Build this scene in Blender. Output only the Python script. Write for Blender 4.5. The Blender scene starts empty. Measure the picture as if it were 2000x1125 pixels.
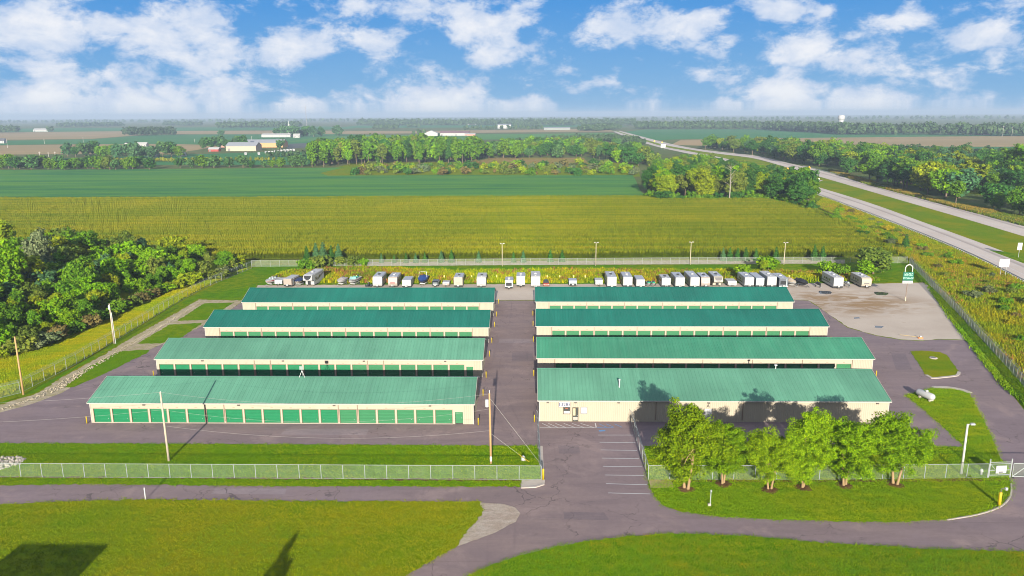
import bpy, math, random
import numpy as np
from mathutils import Vector, Matrix

# ------------------------------------------------------------------ camera
S = bpy.context.scene
col = S.collection
F, CX, CY, HZ, H, ROLL = 1500.0, 1000.0, 562.5, 223.0, 48.0, 0.0055
TH = math.atan((CY - HZ) / F)
YAW = math.atan(37 / (F * math.cos(TH) + (CY - HZ) * math.sin(TH)))
fwd = Vector((-math.sin(YAW) * math.cos(TH), math.cos(YAW) * math.cos(TH), -math.sin(TH)))
r0 = Vector((math.cos(YAW), math.sin(YAW), 0))
u0 = r0.cross(fwd)
RIGHT = (r0 - ROLL * u0).normalized()
UP = (u0 + ROLL * r0).normalized()
cam = bpy.data.objects.new('camera', bpy.data.cameras.new('camera'))
col.objects.link(cam)
m = Matrix.Identity(4)
for i in range(3):
    m[i][0], m[i][1], m[i][2] = RIGHT[i], UP[i], -fwd[i]
m[2][3] = H
cam.matrix_world = m
cam.data.sensor_width = 36
cam.data.lens = 36 * F / 2000
cam.data.clip_start = 1
cam.data.clip_end = 40000
S.camera = cam

# ------------------------------------------------------------------ sun + sky
SUN_EL = math.radians(15.0)
SUN_AZ = math.radians(-1.0)          # shadows fall along +Y, turned this much to -X
to_sun = Vector((-math.sin(SUN_AZ) * math.cos(SUN_EL), -math.cos(SUN_AZ) * math.cos(SUN_EL), math.sin(SUN_EL)))
sl = bpy.data.lights.new('sun', 'SUN')
sl.energy = 5.0
sl.angle = math.radians(0.5)
sl.color = (1.0, 0.93, 0.80)
so = bpy.data.objects.new('sun', sl)
col.objects.link(so)
so.location = (0, -50, 120)
so.rotation_euler = to_sun.to_track_quat('Z', 'Y').to_euler()
S.view_settings.view_transform = 'Standard'
S.view_settings.look = 'None'
S.view_settings.exposure = 1.35
S.view_settings.gamma = 1.0
S.view_settings.use_curve_mapping = False
S.render.engine = 'CYCLES'
S.cycles.max_bounces = 6
S.cycles.diffuse_bounces = 3
S.cycles.glossy_bounces = 2
S.cycles.transmission_bounces = 2
S.cycles.transparent_max_bounces = 10
S.cycles.volume_bounces = 0
S.cycles.use_denoising = True
S.cycles.denoising_prefilter = 'ACCURATE'
S.cycles.filter_width = 1.0


ALB = 0.80          # the picture is exposed up for the low sun; surfaces keep real-world reflectance


def al(c):
    return tuple(x * ALB for x in c)


class NT:
    """small node-tree builder"""
    def __init__(s, tree):
        s.t = tree
        s.t.nodes.clear()

    def n(s, typ, ins=None, **kw):
        nd = s.t.nodes.new(typ)
        for k, v in kw.items():
            setattr(nd, k, v)
        for k, v in (ins or {}).items():
            sk = nd.inputs[k]
            if isinstance(v, bpy.types.NodeSocket):
                s.t.links.new(v, sk)
            else:
                if sk.type == 'RGBA' and not isinstance(v, (int, float)) and len(v) == 3:
                    v = (*v, 1)
                sk.default_value = v
        return nd

    def math(s, op, a, b=0.0, c=0.0, clamp=False):
        return s.n('ShaderNodeMath', {0: a, 1: b, 2: c}, operation=op, use_clamp=clamp).outputs[0]

    def vmath(s, op, a, b=(0, 0, 0), c=(0, 0, 0)):
        nd = s.n('ShaderNodeVectorMath', {0: a}, operation=op)
        for i, v in ((1, b), (2, c)):
            if isinstance(v, bpy.types.NodeSocket):
                s.t.links.new(v, nd.inputs[i])
            elif i < len(nd.inputs) and nd.inputs[i].type == 'VECTOR':
                nd.inputs[i].default_value = v
        return nd.outputs['Value'] if op in ('LENGTH', 'DISTANCE', 'DOT_PRODUCT') else nd.outputs[0]

    def mix(s, f, a, b, typ='MIX'):
        nd = s.t.nodes.new('ShaderNodeMix')
        nd.data_type = 'RGBA'
        nd.blend_type = typ
        for k, v in ((0, f), (6, a), (7, b)):
            if isinstance(v, bpy.types.NodeSocket):
                s.t.links.new(v, nd.inputs[k])
            else:
                if k and len(v) == 3:
                    v = (*v, 1)
                nd.inputs[k].default_value = v
        return nd.outputs[2]

    def rng(s, v, a, b, c=0.0, d=1.0, smooth=True):
        return s.n('ShaderNodeMapRange', {0: v, 1: a, 2: b, 3: c, 4: d},
                   interpolation_type='SMOOTHSTEP' if smooth else 'LINEAR').outputs[0]

    def noise(s, vec, scale, detail=4, rough=0.55, dist=0.0):
        return s.n('ShaderNodeTexNoise', {'Vector': vec, 'Scale': scale, 'Detail': detail, 'Roughness': rough, 'Distortion': dist}).outputs[0]


W = bpy.data.worlds.new('World')
S.world = W
W.use_nodes = True
t = NT(W.node_tree)
gen = t.n('ShaderNodeTexCoord').outputs['Generated']
sep = t.n('ShaderNodeSeparateXYZ', {0: gen})
zc = t.math('MAXIMUM', sep.outputs[2], 0.012)
dirv = t.n('ShaderNodeCombineXYZ', {0: sep.outputs[0], 1: sep.outputs[1], 2: zc}).outputs[0]
sky = t.n('ShaderNodeTexSky', {'Vector': dirv}, sky_type='NISHITA', sun_disc=False, sun_elevation=SUN_EL,
          sun_rotation=math.pi + SUN_AZ, altitude=200, air_density=1.0, dust_density=0.3, ozone_density=3.0)
SKY_GAIN = 0.04
skyn = t.n('ShaderNodeHueSaturation', {'Saturation': 1.0, 'Value': SKY_GAIN, 'Color': sky.outputs[0]}).outputs[0]
az = t.math('ARCTAN2', sep.outputs[0], sep.outputs[1])
el = t.math('ARCSINE', zc)
# clear deep-blue day: the low-sun model alone is too yellow for this air
grad = t.mix(t.rng(el, 0.0, 0.16, 0, 1, False), (0.080, 0.180, 0.300), (0.012, 0.105, 0.285))
grad = t.mix(t.rng(el, 0.16, 1.2, 0, 1, False), grad, (0.014, 0.072, 0.20))
skyc = t.mix(0.93, skyn, grad)
ae = t.n('ShaderNodeCombineXYZ', {0: az, 1: el, 2: 0.0}).outputs[0]


def px_dir(px, py):
    d = fwd + RIGHT * ((px - CX) / F) + UP * ((CY - py) / F)
    d.normalize()
    return math.atan2(d.x, d.y), math.asin(d.z)


# broad cloud banks: (px, py, half width px, half height px, weight)
BLOBS = [(70, 45, 190, 75, .9), (330, 60, 120, 75, .9), (420, 100, 110, 60, .9), (570, 90, 95, 50, .9), (250, 95, 60, 30, .6),
         (120, 135, 110, 45, .7), (60, 200, 110, 60, 1.0), (240, 205, 200, 50, .9), (440, 190, 85, 50, .9), (580, 213, 75, 32, 1.15),
         (200, 150, 160, 40, .6), (700, 12, 60, 25, .8), (800, 18, 100, 30, .8), (745, 72, 65, 32, .8), (930, 55, 105, 60, 1.0),
         (960, 100, 85, 45, .9), (1010, 25, 70, 40, .7), (850, 200, 105, 38, 1.15), (940, 165, 40, 30, .6), (1040, 208, 75, 30, 1.15), (1190, 65, 100, 48, 1.0),
         (1130, 170, 70, 22, .5), (1180, 225, 80, 20, .6), (1340, 45, 115, 38, .9), (1440, 75, 70, 25, .6), (1520, 22, 65, 30, .8),
         (1620, 15, 50, 20, .6), (1590, 95, 120, 42, .9), (1700, 110, 130, 40, .8), (1400, 150, 70, 35, .7), (1545, 145, 40, 20, .7),
         (1770, 40, 80, 35, .8), (1930, 70, 80, 38, .8), (1530, 192, 95, 50, 1.3), (1420, 210, 70, 28, .9), (1690, 203, 105, 38, 1.2),
         (1810, 216, 85, 20, 1.0), (1790, 130, 60, 30, .5), (-150, 120, 150, 120, .7), (-350, 60, 150, 90, .7), (2150, 40, 130, 60, .7), (2250, 180, 150, 60, .7)]
acc = None
for (bx, by, rx, ry, w) in BLOBS:
    a, e = px_dir(bx, by)
    ix, iy = F / (rx * 1.25), F / (ry * 1.25)
    v = t.vmath('MULTIPLY_ADD', ae, (ix, iy, 0), (-a * ix, -e * iy, 0))
    d = t.rng(t.vmath('LENGTH', v), 0.0, 1.0, w * 0.93, 0.0)
    acc = d if acc is None else t.math('SMOOTH_MAX', acc, d, 0.25)
nv = t.n('ShaderNodeCombineXYZ', {0: t.math('MULTIPLY', az, 1.0), 1: t.math('MULTIPLY', el, 1.7), 2: 0.0}).outputs[0]
n1 = t.noise(nv, 11.0, 10, 0.60, 0.35)
n2 = t.noise(nv, 34.0, 10, 0.66, 0.25)
nz = t.math('ADD', t.math('MULTIPLY', t.math('SUBTRACT', n1, 0.5), 2.5), t.math('MULTIPLY', t.math('SUBTRACT', n2, 0.5), 1.25))
# away from the frame the banks go on as plain broad noise
wide = t.rng(t.noise(dirv, 2.6, 2, 0.5), 0.40, 0.58, 0.0, 0.85)
far = t.rng(t.math('ABSOLUTE', az), 0.70, 0.95)
hi = t.rng(el, 0.17, 0.24)
outw = t.math('MAXIMUM', far, hi)
acc = t.math('ADD', acc, t.math('MULTIPLY', outw, wide))
dens = t.math('ADD', acc, nz)
cm = t.rng(dens, 0.13, 0.66)
cover = t.math('MULTIPLY', cm, 0.93)
# sunlit white tops, thin parts bluer
shade = t.rng(t.math('ADD', dens, t.math('MULTIPLY', t.math('SUBTRACT', t.noise(nv, 20.0, 6, 0.6, 0.3), 0.5), 2.2)), 0.15, 1.5)
cc = t.mix(shade, (0.235, 0.275, 0.345), (0.375, 0.375, 0.385))
blue = t.n('ShaderNodeHueSaturation', {'Saturation': 1.0, 'Value': 1.0, 'Color': skyc}).outputs[0]
fin = t.mix(cover, blue, cc)
bg = t.n('ShaderNodeBackground', {'Color': fin, 'Strength': 1.0})
t.n('ShaderNodeOutputWorld', {0: bg.outputs[0]})


# ------------------------------------------------------------------ helpers
def G(px, py, z=0.0):
    """photograph pixel -> point of the horizontal plane at height z"""
    d = fwd + RIGHT * ((px - CX) / F) + UP * ((CY - py) / F)
    k = (z - H) / d.z
    return Vector((d.x * k, d.y * k, z))


def hgt(px, py0, py1):
    """height in metres of an upright standing on ground at (px,py0) whose top shows at py1"""
    b = G(px, py0)
    d = fwd + RIGHT * ((px - CX) / F) + UP * ((CY - py1) / F)
    k = math.hypot(b.x, b.y) / math.hypot(d.x, d.y)
    return H + d.z * k


LABELS = {}


def tag(o, label, cat, group=None, kind=None):
    if label:
        o['label'] = label
    if cat:
        o['category'] = cat
    if group:
        o['group'] = group
    if kind:
        o['kind'] = kind
    return o


def empty(name, loc=(0, 0, 0), rz=0.0):
    o = bpy.data.objects.new(name, None)
    o.empty_display_size = 0.3
    col.objects.link(o)
    o.location = loc
    o.rotation_euler = (0, 0, rz)
    return o


def thing(name, label, cat, loc=(0, 0, 0), rz=0.0, group=None):
    return tag(empty(name, loc, rz), label, cat, group)


def place(name, me, parent=None, loc=(0, 0, 0), rot=(0, 0, 0), scl=None):
    o = bpy.data.objects.new(name, me)
    col.objects.link(o)
    o.parent = parent
    o.location = loc
    o.rotation_euler = rot
    if scl is not None:
        o.scale = scl if hasattr(scl, '__len__') else (scl, scl, scl)
    return o


class MB:
    """collects faces; build() links them as one mesh object"""
    def __init__(s):
        s.v, s.f, s.m = [], [], []
        s.cur = 0

    def add(s, vs, fs):
        b = len(s.v)
        s.v += [tuple(v) for v in vs]
        for f in fs:
            s.f.append([b + i for i in f])
            s.m.append(s.cur)
        return s

    def box(s, x0, y0, z0, x1, y1, z1):
        return s.add([(x0, y0, z0), (x1, y0, z0), (x1, y1, z0), (x0, y1, z0), (x0, y0, z1), (x1, y0, z1), (x1, y1, z1), (x0, y1, z1)],
                     [(0, 3, 2, 1), (4, 5, 6, 7), (0, 1, 5, 4), (1, 2, 6, 5), (2, 3, 7, 6), (3, 0, 4, 7)])

    def tube(s, pts, rads, n=8, cap=True):
        pts = [Vector(p) for p in pts]
        if not hasattr(rads, '__len__'):
            rads = [rads] * len(pts)
        vs, fs = [], []
        for i, p in enumerate(pts):
            a = pts[max(i - 1, 0)]
            b = pts[min(i + 1, len(pts) - 1)]
            d = (b - a).normalized()
            x = d.cross(Vector((0, 0, 1)) if abs(d.z) < 0.9 else Vector((0, 1, 0))).normalized()
            y = d.cross(x)
            for k in range(n):
                an = 2 * math.pi * k / n
                vs.append(p + (x * math.cos(an) + y * math.sin(an)) * rads[i])
        for i in range(len(pts) - 1):
            for k in range(n):
                k2 = (k + 1) % n
                fs.append((i * n + k, i * n + k2, (i + 1) * n + k2, (i + 1) * n + k))
        if cap:
            fs.append(tuple(range(n))[::-1])
            fs.append(tuple((len(pts) - 1) * n + k for k in range(n)))
        # outward faces
        return s.add(vs, [f[::-1] for f in fs])

    def prism(s, poly, axis, a0, a1):
        """poly: 2-D points; axis 'x' -> (y,z), 'y' -> (x,z), 'z' -> (x,y)"""
        def mk(p, a):
            return {'x': (a, p[0], p[1]), 'y': (p[0], a, p[1]), 'z': (p[0], p[1], a)}[axis]
        n = len(poly)
        vs = [mk(p, a0) for p in poly] + [mk(p, a1) for p in poly]
        fs = [tuple(range(n))[::-1], tuple(range(n, 2 * n))]
        for k in range(n):
            k2 = (k + 1) % n
            fs.append((k, k2, n + k2, n + k))
        return s.add(vs, fs)

    def mesh(s, name, mats, smooth=False):
        me = bpy.data.meshes.new(name)
        me.from_pydata(s.v, [], s.f)
        for mt in (mats if isinstance(mats, (list, tuple)) else [mats]):
            me.materials.append(mt)
        if any(s.m):
            me.polygons.foreach_set('material_index', s.m)
        if smooth:
            me.polygons.foreach_set('use_smooth', [True] * len(me.polygons))
        me.update()
        return me

    def build(s, name, mats, parent=None, smooth=False, loc=(0, 0, 0), bevel=0.0):
        o = place(name, s.mesh(name, mats, smooth), parent, loc)
        if bevel:
            bm = o.modifiers.new('bevel', 'BEVEL')
            bm.width = bevel
            bm.segments = 2
            bm.limit_method = 'ANGLE'
        return o


def np_mesh(name, V, quads, mat, lv=None, extra=None):
    """V (n,3) array, quads (m,4) array"""
    me = bpy.data.meshes.new(name)
    V = np.asarray(V, dtype=np.float32)
    Q = np.asarray(quads, dtype=np.int32)
    me.vertices.add(len(V))
    me.vertices.foreach_set('co', V.ravel())
    me.loops.add(Q.size)
    me.loops.foreach_set('vertex_index', Q.ravel())
    me.polygons.add(len(Q))
    me.polygons.foreach_set('loop_start', np.arange(0, Q.size, 4, dtype=np.int32))
    me.polygons.foreach_set('loop_total', np.full(len(Q), 4, dtype=np.int32))
    if lv is not None:
        at = me.attributes.new('lv', 'FLOAT', 'POINT')
        at.data.foreach_set('value', np.asarray(lv, dtype=np.float32))
    for k, arr in (extra or {}).items():
        at = me.attributes.new(k, 'FLOAT', 'POINT')
        at.data.foreach_set('value', np.asarray(arr, dtype=np.float32))
    if mat is not None:
        me.materials.append(mat)
    me.update(calc_edges=True)
    me.validate()
    return me


# ------------------------------------------------------------------ materials
MATS = {}


def mat(name, c, rough=0.7, metal=0.0, spec=0.3, var=0.12, vscale=1.5, bump=0.0, bscale=20.0, stretch=(1, 1, 1), alpha=None, emit=None):
    """painted / plain material with soft procedural colour variation"""
    if name in MATS:
        return MATS[name]
    c = al(c)
    mt = bpy.data.materials.new(name)
    mt.use_nodes = True
    t = NT(mt.node_tree)
    co = t.n('ShaderNodeTexCoord').outputs['Object']
    vec = t.vmath('MULTIPLY', co, stretch)
    n = t.noise(vec, vscale, 5, 0.6)
    colr = t.mix(n, tuple(x * (1 - var) for x in c), tuple(min(1, x * (1 + var)) for x in c))
    p = t.n('ShaderNodeBsdfPrincipled', {'Base Color': colr, 'Roughness': rough, 'Metallic': metal, 'Specular IOR Level': spec})
    if bump:
        b = t.n('ShaderNodeBump', {'Height': t.noise(vec, bscale, 4, 0.6), 'Strength': bump, 'Distance': 0.05})
        t.t.links.new(b.outputs[0], p.inputs['Normal'])
    out = p.outputs[0]
    if alpha is not None:
        tr = t.n('ShaderNodeBsdfTransparent')
        out = t.n('ShaderNodeMixShader', {0: alpha, 1: tr.outputs[0], 2: out}).outputs[0]
    t.n('ShaderNodeOutputMaterial', {0: out})
    MATS[name] = mt
    return mt


def gmat(name, cols, s1=0.03, s2=0.6, s3=6.0, bump=0.6, bdist=0.08, stretch=(1, 1, 1), rough=0.9, edges=None, fine=0.35, mow=0.0, spec=0.02):
    """ground: three colours mixed by broad and fine noise in world metres"""
    cols = [al(c) for c in cols]
    mt = bpy.data.materials.new(name)
    mt.use_nodes = True
    t = NT(mt.node_tree)
    pos = t.n('ShaderNodeNewGeometry').outputs['Position']
    vec = t.vmath('MULTIPLY', pos, stretch)
    a = t.noise(vec, s1, 5, 0.6, 0.3)
    b = t.noise(vec, s2, 6, 0.65, 0.2)
    c = t.noise(pos, s3, 4, 0.7)
    k1 = t.rng(a, 0.42, 0.58)
    k2 = t.rng(b, 0.40, 0.62)
    colr = t.mix(k1, cols[0], cols[1])
    colr = t.mix(t.math('MULTIPLY', k2, 0.75), colr, cols[2])
    v = t.rng(c, 0.25, 0.75, 1 - fine, 1 + fine, False)
    colr = t.mix(1.0, colr, t.n('ShaderNodeCombineColor', {0: v, 1: v, 2: v}).outputs[0], 'MULTIPLY')
    if mow:
        w = t.n('ShaderNodeTexWave', {'Vector': pos, 'Scale': 0.11, 'Distortion': 2.0, 'Detail': 2, 'Detail Scale': 0.4}, bands_direction='Y').outputs[1]
        colr = t.mix(t.math('MULTIPLY', w, mow), colr, t.mix(0.5, cols[1], cols[2]))
    p = t.n('ShaderNodeBsdfPrincipled', {'Base Color': colr, 'Roughness': rough, 'Specular IOR Level': spec})
    if bump:
        hgt_ = t.math('ADD', c, t.math('MULTIPLY', t.noise(pos, s3 * 3.7, 2, 0.6), 0.6))
        bn = t.n('ShaderNodeBump', {'Height': hgt_, 'Strength': bump, 'Distance': bdist})
        t.t.links.new(bn.outputs[0], p.inputs['Normal'])
    t.n('ShaderNodeOutputMaterial', {0: p.outputs[0]})
    MATS[name] = mt
    return mt


def leaf_mat(name, spread=0.45, trans=0.22, patch=0.0):
    mt = bpy.data.materials.new(name)
    mt.use_nodes = True
    t = NT(mt.node_tree)
    oc = t.n('ShaderNodeObjectInfo').outputs['Color']
    lv = t.n('ShaderNodeAttribute', attribute_name='lv').outputs['Fac']
    v = t.rng(lv, 0, 1, 1 - spread, 1 + spread, False)
    hs = t.n('ShaderNodeHueSaturation', {'Hue': t.rng(lv, 0, 1, 0.525, 0.475, False), 'Saturation': 1.0, 'Value': v, 'Color': oc}).outputs[0]
    if patch:
        pos = t.n('ShaderNodeNewGeometry').outputs['Position']
        k1 = t.rng(t.noise(pos, 0.07, 6, 0.7, 0.6), 0.44, 0.56)
        k2 = t.rng(t.noise(t.vmath('MULTIPLY', pos, (0.4, 1, 1)), 0.6, 4, 0.6), 0.45, 0.62)
        hs = t.mix(t.math('MULTIPLY', k1, patch), hs, t.mix(1.0, hs, (1.42, 1.02, 0.9), 'MULTIPLY'))
        hs = t.mix(t.math('MULTIPLY', k2, patch * 0.8), hs, t.mix(1.0, hs, (0.72, 0.86, 0.9), 'MULTIPLY'))
    if patch:
        w_ = t.n('ShaderNodeTexWave', {'Vector': t.vmath('MULTIPLY', pos, (0.35, 1.0, 0.0)), 'Scale': 0.16, 'Distortion': 3.0, 'Detail': 3, 'Detail Scale': 0.5}, bands_direction='Y').outputs[1]
        hs = t.mix(t.math('MULTIPLY', w_, patch * 0.9), hs, t.mix(1.0, hs, (1.30, 1.12, 1.0), 'MULTIPLY'))
    d = t.n('ShaderNodeBsdfPrincipled', {'Base Color': hs, 'Roughness': 0.6, 'Specular IOR Level': 0.06})
    tl = t.n('ShaderNodeBsdfTranslucent', {'Color': t.mix(0.3, hs, (0.25, 0.30, 0.02))})
    o = t.n('ShaderNodeMixShader', {0: trans, 1: d.outputs[0], 2: tl.outputs[0]})
    t.n('ShaderNodeOutputMaterial', {0: o.outputs[0]})
    MATS[name] = mt
    return mt


LEAF = leaf_mat('leaf')
BLADE = leaf_mat('blade', 0.5, 0.15, 0.8)
BARK = mat('bark', (0.16, 0.115, 0.075), 0.95, var=0.35, vscale=3, bump=0.6, bscale=12, stretch=(1, 1, .25))
BARKL = mat('bark_light', (0.30, 0.20, 0.10), 0.95, var=0.3, vscale=3, bump=0.6, bscale=12, stretch=(1, 1, .25))

# ------------------------------------------------------------------ ground and fields
rnd = random.Random(7)
GRASS_LUSH = gmat('grass_lush', [(0.110, 0.225, 0.002), (0.170, 0.240, 0.002), (0.085, 0.190, 0.002)], 0.05, 0.5, 5.0, 0.9, 0.12, mow=0.25)
GRASS_DRY = gmat('grass_dry', [(0.110, 0.205, 0.002), (0.225, 0.225, 0.004), (0.160, 0.220, 0.003)], 0.045, 0.35, 4.5, 0.9, 0.12, mow=0.3)
GRASS_LONG = gmat('grass_long', [(0.105, 0.235, 0.002), (0.175, 0.240, 0.003), (0.070, 0.180, 0.003)], 0.06, 0.5, 3.5, 1.0, 0.2)
MEADOW = gmat('meadow', [(0.165, 0.235, 0.003), (0.225, 0.225, 0.006), (0.120, 0.205, 0.003)], 0.035, 0.3, 2.5, 1.0, 0.3)
FARM = gmat('farmland', [(0.085, 0.135, 0.035), (0.120, 0.150, 0.040), (0.140, 0.135, 0.060)], 0.004, 0.05, 0.8, 0.4, 0.3)
SOY = gmat('soybean', [(0.045, 0.178, 0.062), (0.082, 0.235, 0.062), (0.130, 0.275, 0.048)], 0.022, 0.09, 1.2, 0.9, 0.5, stretch=(0.10, 1, 1), fine=0.32)
SOY2 = gmat('soybean_blue', [(0.040, 0.175, 0.065), (0.055, 0.190, 0.065), (0.075, 0.200, 0.060)], 0.006, 0.04, 0.8, 0.5, 0.4, stretch=(0.2, 1, 1), fine=0.2)
STUBBLE = gmat('stubble', [(0.33, 0.24, 0.12), (0.38, 0.27, 0.14), (0.30, 0.24, 0.12)], 0.006, 0.05, 0.8, 0.4, 0.3, stretch=(0.2, 1, 1), fine=0.15)
SOIL = gmat('soil', [(0.10, 0.10, 0.02), (0.12, 0.11, 0.025), (0.09, 0.08, 0.03)], 0.05, 0.6, 5, 0.6)
MULCH = gmat('mulch', [(0.13, 0.060, 0.035), (0.17, 0.085, 0.05), (0.08, 0.04, 0.025)], 0.3, 2.0, 9, 0.9)
PINKGRAV = gmat('gravel', [(0.34, 0.28, 0.19), (0.38, 0.32, 0.22), (0.26, 0.23, 0.12)], 0.05, 0.5, 7, 0.6, 0.05, fine=0.22)


def asphalt_mat(name, base, warm):
    base, warm = al(base), al(warm)
    mt = bpy.data.materials.new(name)
    mt.use_nodes = True
    t = NT(mt.node_tree)
    pos = t.n('ShaderNodeNewGeometry').outputs['Position']
    sp = t.n('ShaderNodeSeparateXYZ', {0: pos})
    # the centre alley and drive were surfaced with a browner mix
    aw = t.rng(t.math('ABSOLUTE', t.math('ADD', sp.outputs[0], t.math('MULTIPLY', t.noise(pos, 0.05, 3), 8.0))), 2.0, 26.0, 1, 0)
    a = t.rng(t.noise(pos, 0.035, 5, 0.65), 0.40, 0.60)
    b = t.rng(t.noise(t.vmath('MULTIPLY', pos, (0.22, 1.0, 1)), 0.35, 7, 0.68, 0.5), 0.38, 0.64)
    g = t.rng(t.noise(pos, 1.6, 5, 0.7), 0.35, 0.68)
    f = t.noise(pos, 14.0, 3, 0.7)
    c = t.mix(t.math('MAXIMUM', t.math('MULTIPLY', a, 0.6), aw), base, warm)
    c = t.mix(t.math('MULTIPLY', b, 0.55), c, tuple(x * 0.70 for x in base))
    c = t.mix(t.math('MULTIPLY', t.rng(t.noise(pos, 0.11, 6, 0.7, 0.8), 0.52, 0.66), 0.55), c, tuple(min(1, x * 1.32) for x in warm))
    c = t.mix(t.math('MULTIPLY', g, 0.22), c, tuple(x * 0.62 for x in base))
    v = t.rng(f, 0.25, 0.75, 0.84, 1.16, False)
    c = t.mix(1.0, c, t.n('ShaderNodeCombineColor', {0: v, 1: v, 2: v}).outputs[0], 'MULTIPLY')
    # paver joints every few metres, hairline cracks, old oil, tyre scuffs
    wv = t.math('ADD', sp.outputs[1], t.math('MULTIPLY', t.noise(pos, 0.15, 2), 0.6))
    jt = t.rng(t.math('ABSOLUTE', t.math('SUBTRACT', t.math('FRACT', t.math('MULTIPLY', wv, 1 / 4.6)), 0.5)), 0.0, 0.013, 1, 0)
    c = t.mix(t.math('MULTIPLY', jt, t.rng(t.noise(pos, 0.09, 2), 0.42, 0.60, 0.0, 0.45)), c, tuple(x * 0.45 for x in base))
    vo = t.n('ShaderNodeTexVoronoi', {'Vector': t.vmath('ADD', pos, t.vmath('MULTIPLY', t.n('ShaderNodeTexNoise', {'Vector': pos, 'Scale': 0.4, 'Detail': 4}).outputs[1], (5, 5, 0))), 'Scale': 0.13}, feature='DISTANCE_TO_EDGE').outputs[0]
    cr = t.math('MULTIPLY', t.rng(vo, 0.0, 0.010, 1, 0), t.rng(t.noise(pos, 0.07, 2), 0.44, 0.58))
    c = t.mix(t.math('MULTIPLY', cr, 0.65), c, (0.04, 0.034, 0.034))
    oil = t.rng(t.noise(pos, 0.30, 4, 0.6), 0.62, 0.76)
    c = t.mix(t.math('MULTIPLY', oil, 0.45), c, (0.05, 0.042, 0.042))
    ty = t.rng(t.noise(t.vmath('MULTIPLY', pos, (1.0, 0.05, 1)), 0.9, 4, 0.6), 0.58, 0.72)
    c = t.mix(t.math('MULTIPLY', t.math('MULTIPLY', ty, aw), 0.35), c, tuple(x * 0.6 for x in base))
    p = t.n('ShaderNodeBsdfPrincipled', {'Base Color': c, 'Roughness': 0.85, 'Specular IOR Level': 0.2})
    bn = t.n('ShaderNodeBump', {'Height': f, 'Strength': 0.35, 'Distance': 0.02})
    t.t.links.new(bn.outputs[0], p.inputs['Normal'])
    t.n('ShaderNodeOutputMaterial', {0: p.outputs[0]})
    MATS[name] = mt
    return mt


ASPH = asphalt_mat('asphalt', (0.232, 0.174, 0.185), (0.250, 0.182, 0.168))


def gravel_lot_mat():
    mt = bpy.data.materials.new('gravel_lot')
    mt.use_nodes = True
    t = NT(mt.node_tree)
    pos = t.n('ShaderNodeNewGeometry').outputs['Position']
    a = t.rng(t.noise(pos, 0.06, 4, 0.6), 0.35, 0.65)
    f = t.noise(pos, 9.0, 4, 0.75)
    c = t.mix(a, al((0.44, 0.365, 0.30)), al((0.51, 0.43, 0.355)))
    # silt washed over the yard (brown, streaky)
    sx = t.vmath('SUBTRACT', pos, tuple(G(1640, 590)))
    r = t.vmath('LENGTH', t.vmath('MULTIPLY', sx, (1 / 30.0, 1 / 19.0, 0)))
    n = t.noise(t.vmath('MULTIPLY', pos, (0.5, 1.0, 1)), 0.22, 6, 0.68, 1.2)
    k = t.math('MULTIPLY', t.rng(r, 0.25, 1.0, 1, 0), t.rng(n, 0.40, 0.58))
    c = t.mix(t.math('MULTIPLY', k, 0.8), c, (0.215, 0.125, 0.045))
    k2 = t.rng(t.noise(pos, 0.5, 5, 0.7, 0.6), 0.62, 0.75)
    c = t.mix(t.math('MULTIPLY', k2, 0.35), c, (0.17, 0.13, 0.085))
    v = t.rng(f, 0.25, 0.75, 0.82, 1.18, False)
    c = t.mix(1.0, c, t.n('ShaderNodeCombineColor', {0: v, 1: v, 2: v}).outputs[0], 'MULTIPLY')
    p = t.n('ShaderNodeBsdfPrincipled', {'Base Color': c, 'Roughness': 0.95, 'Specular IOR Level': 0.1})
    bn = t.n('ShaderNodeBump', {'Height': f, 'Strength': 0.5, 'Distance': 0.05})
    t.t.links.new(bn.outputs[0], p.inputs['Normal'])
    t.n('ShaderNodeOutputMaterial', {0: p.outputs[0]})
    return mt


LOT = gravel_lot_mat()


def catmull(P, step=2.0, closed=False):
    P = [Vector(p) for p in P]
    n = len(P)
    out = []
    for i in range(n if closed else n - 1):
        p1, p2 = P[i], P[(i + 1) % n]
        p0 = P[i - 1] if (closed or i) else p1
        p3 = P[(i + 2) % n] if (closed or i + 2 < n) else p2
        k = max(1, int((p2 - p1).length / step))
        for j in range(k):
            u = j / k
            out.append(0.5 * ((2 * p1) + (p2 - p0) * u + (2 * p0 - 5 * p1 + 4 * p2 - p3) * u * u + (3 * p1 - p0 - 3 * p2 + p3) * u ** 3))
    if not closed:
        out.append(P[-1])
    return out


def wob(P, amp, step=0.6):
    """resample a closed outline and roughen it"""
    out = []
    n = len(P)
    for i in range(n):
        a, b = P[i], P[(i + 1) % n]
        d = b - a
        L = d.length
        k = max(1, min(600, int(L / step)))
        nn = Vector((-d.y, d.x, 0)).normalized() if L else Vector((0, 0, 0))
        for j in range(k):
            q = a + d * (j / k)
            out.append(q + nn * rnd.gauss(0, amp) * (1 if j else 0.3))
    return out


def sheet(name, P, z, mt, kind='structure', label=None, rough=0.0, step=0.6, smooth=False, parent=None):
    P = [Vector((p[0], p[1], 0)) for p in P]
    if smooth:
        P = catmull(P, 1.5, True)
    if rough:
        P = wob(P, rough, step)
    me = bpy.data.meshes.new(name)
    me.from_pydata([(p.x, p.y, z) for p in P], [], [list(range(len(P)))])
    me.materials.append(mt)
    me.update()
    if me.polygons[0].normal.z < 0:
        me.flip_normals()
    o = place(name, me, parent)
    if kind:
        o['kind'] = kind
    if label:
        o['label'] = label
    return o


def GP(*pts):
    return [G(*p) for p in pts]


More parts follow.
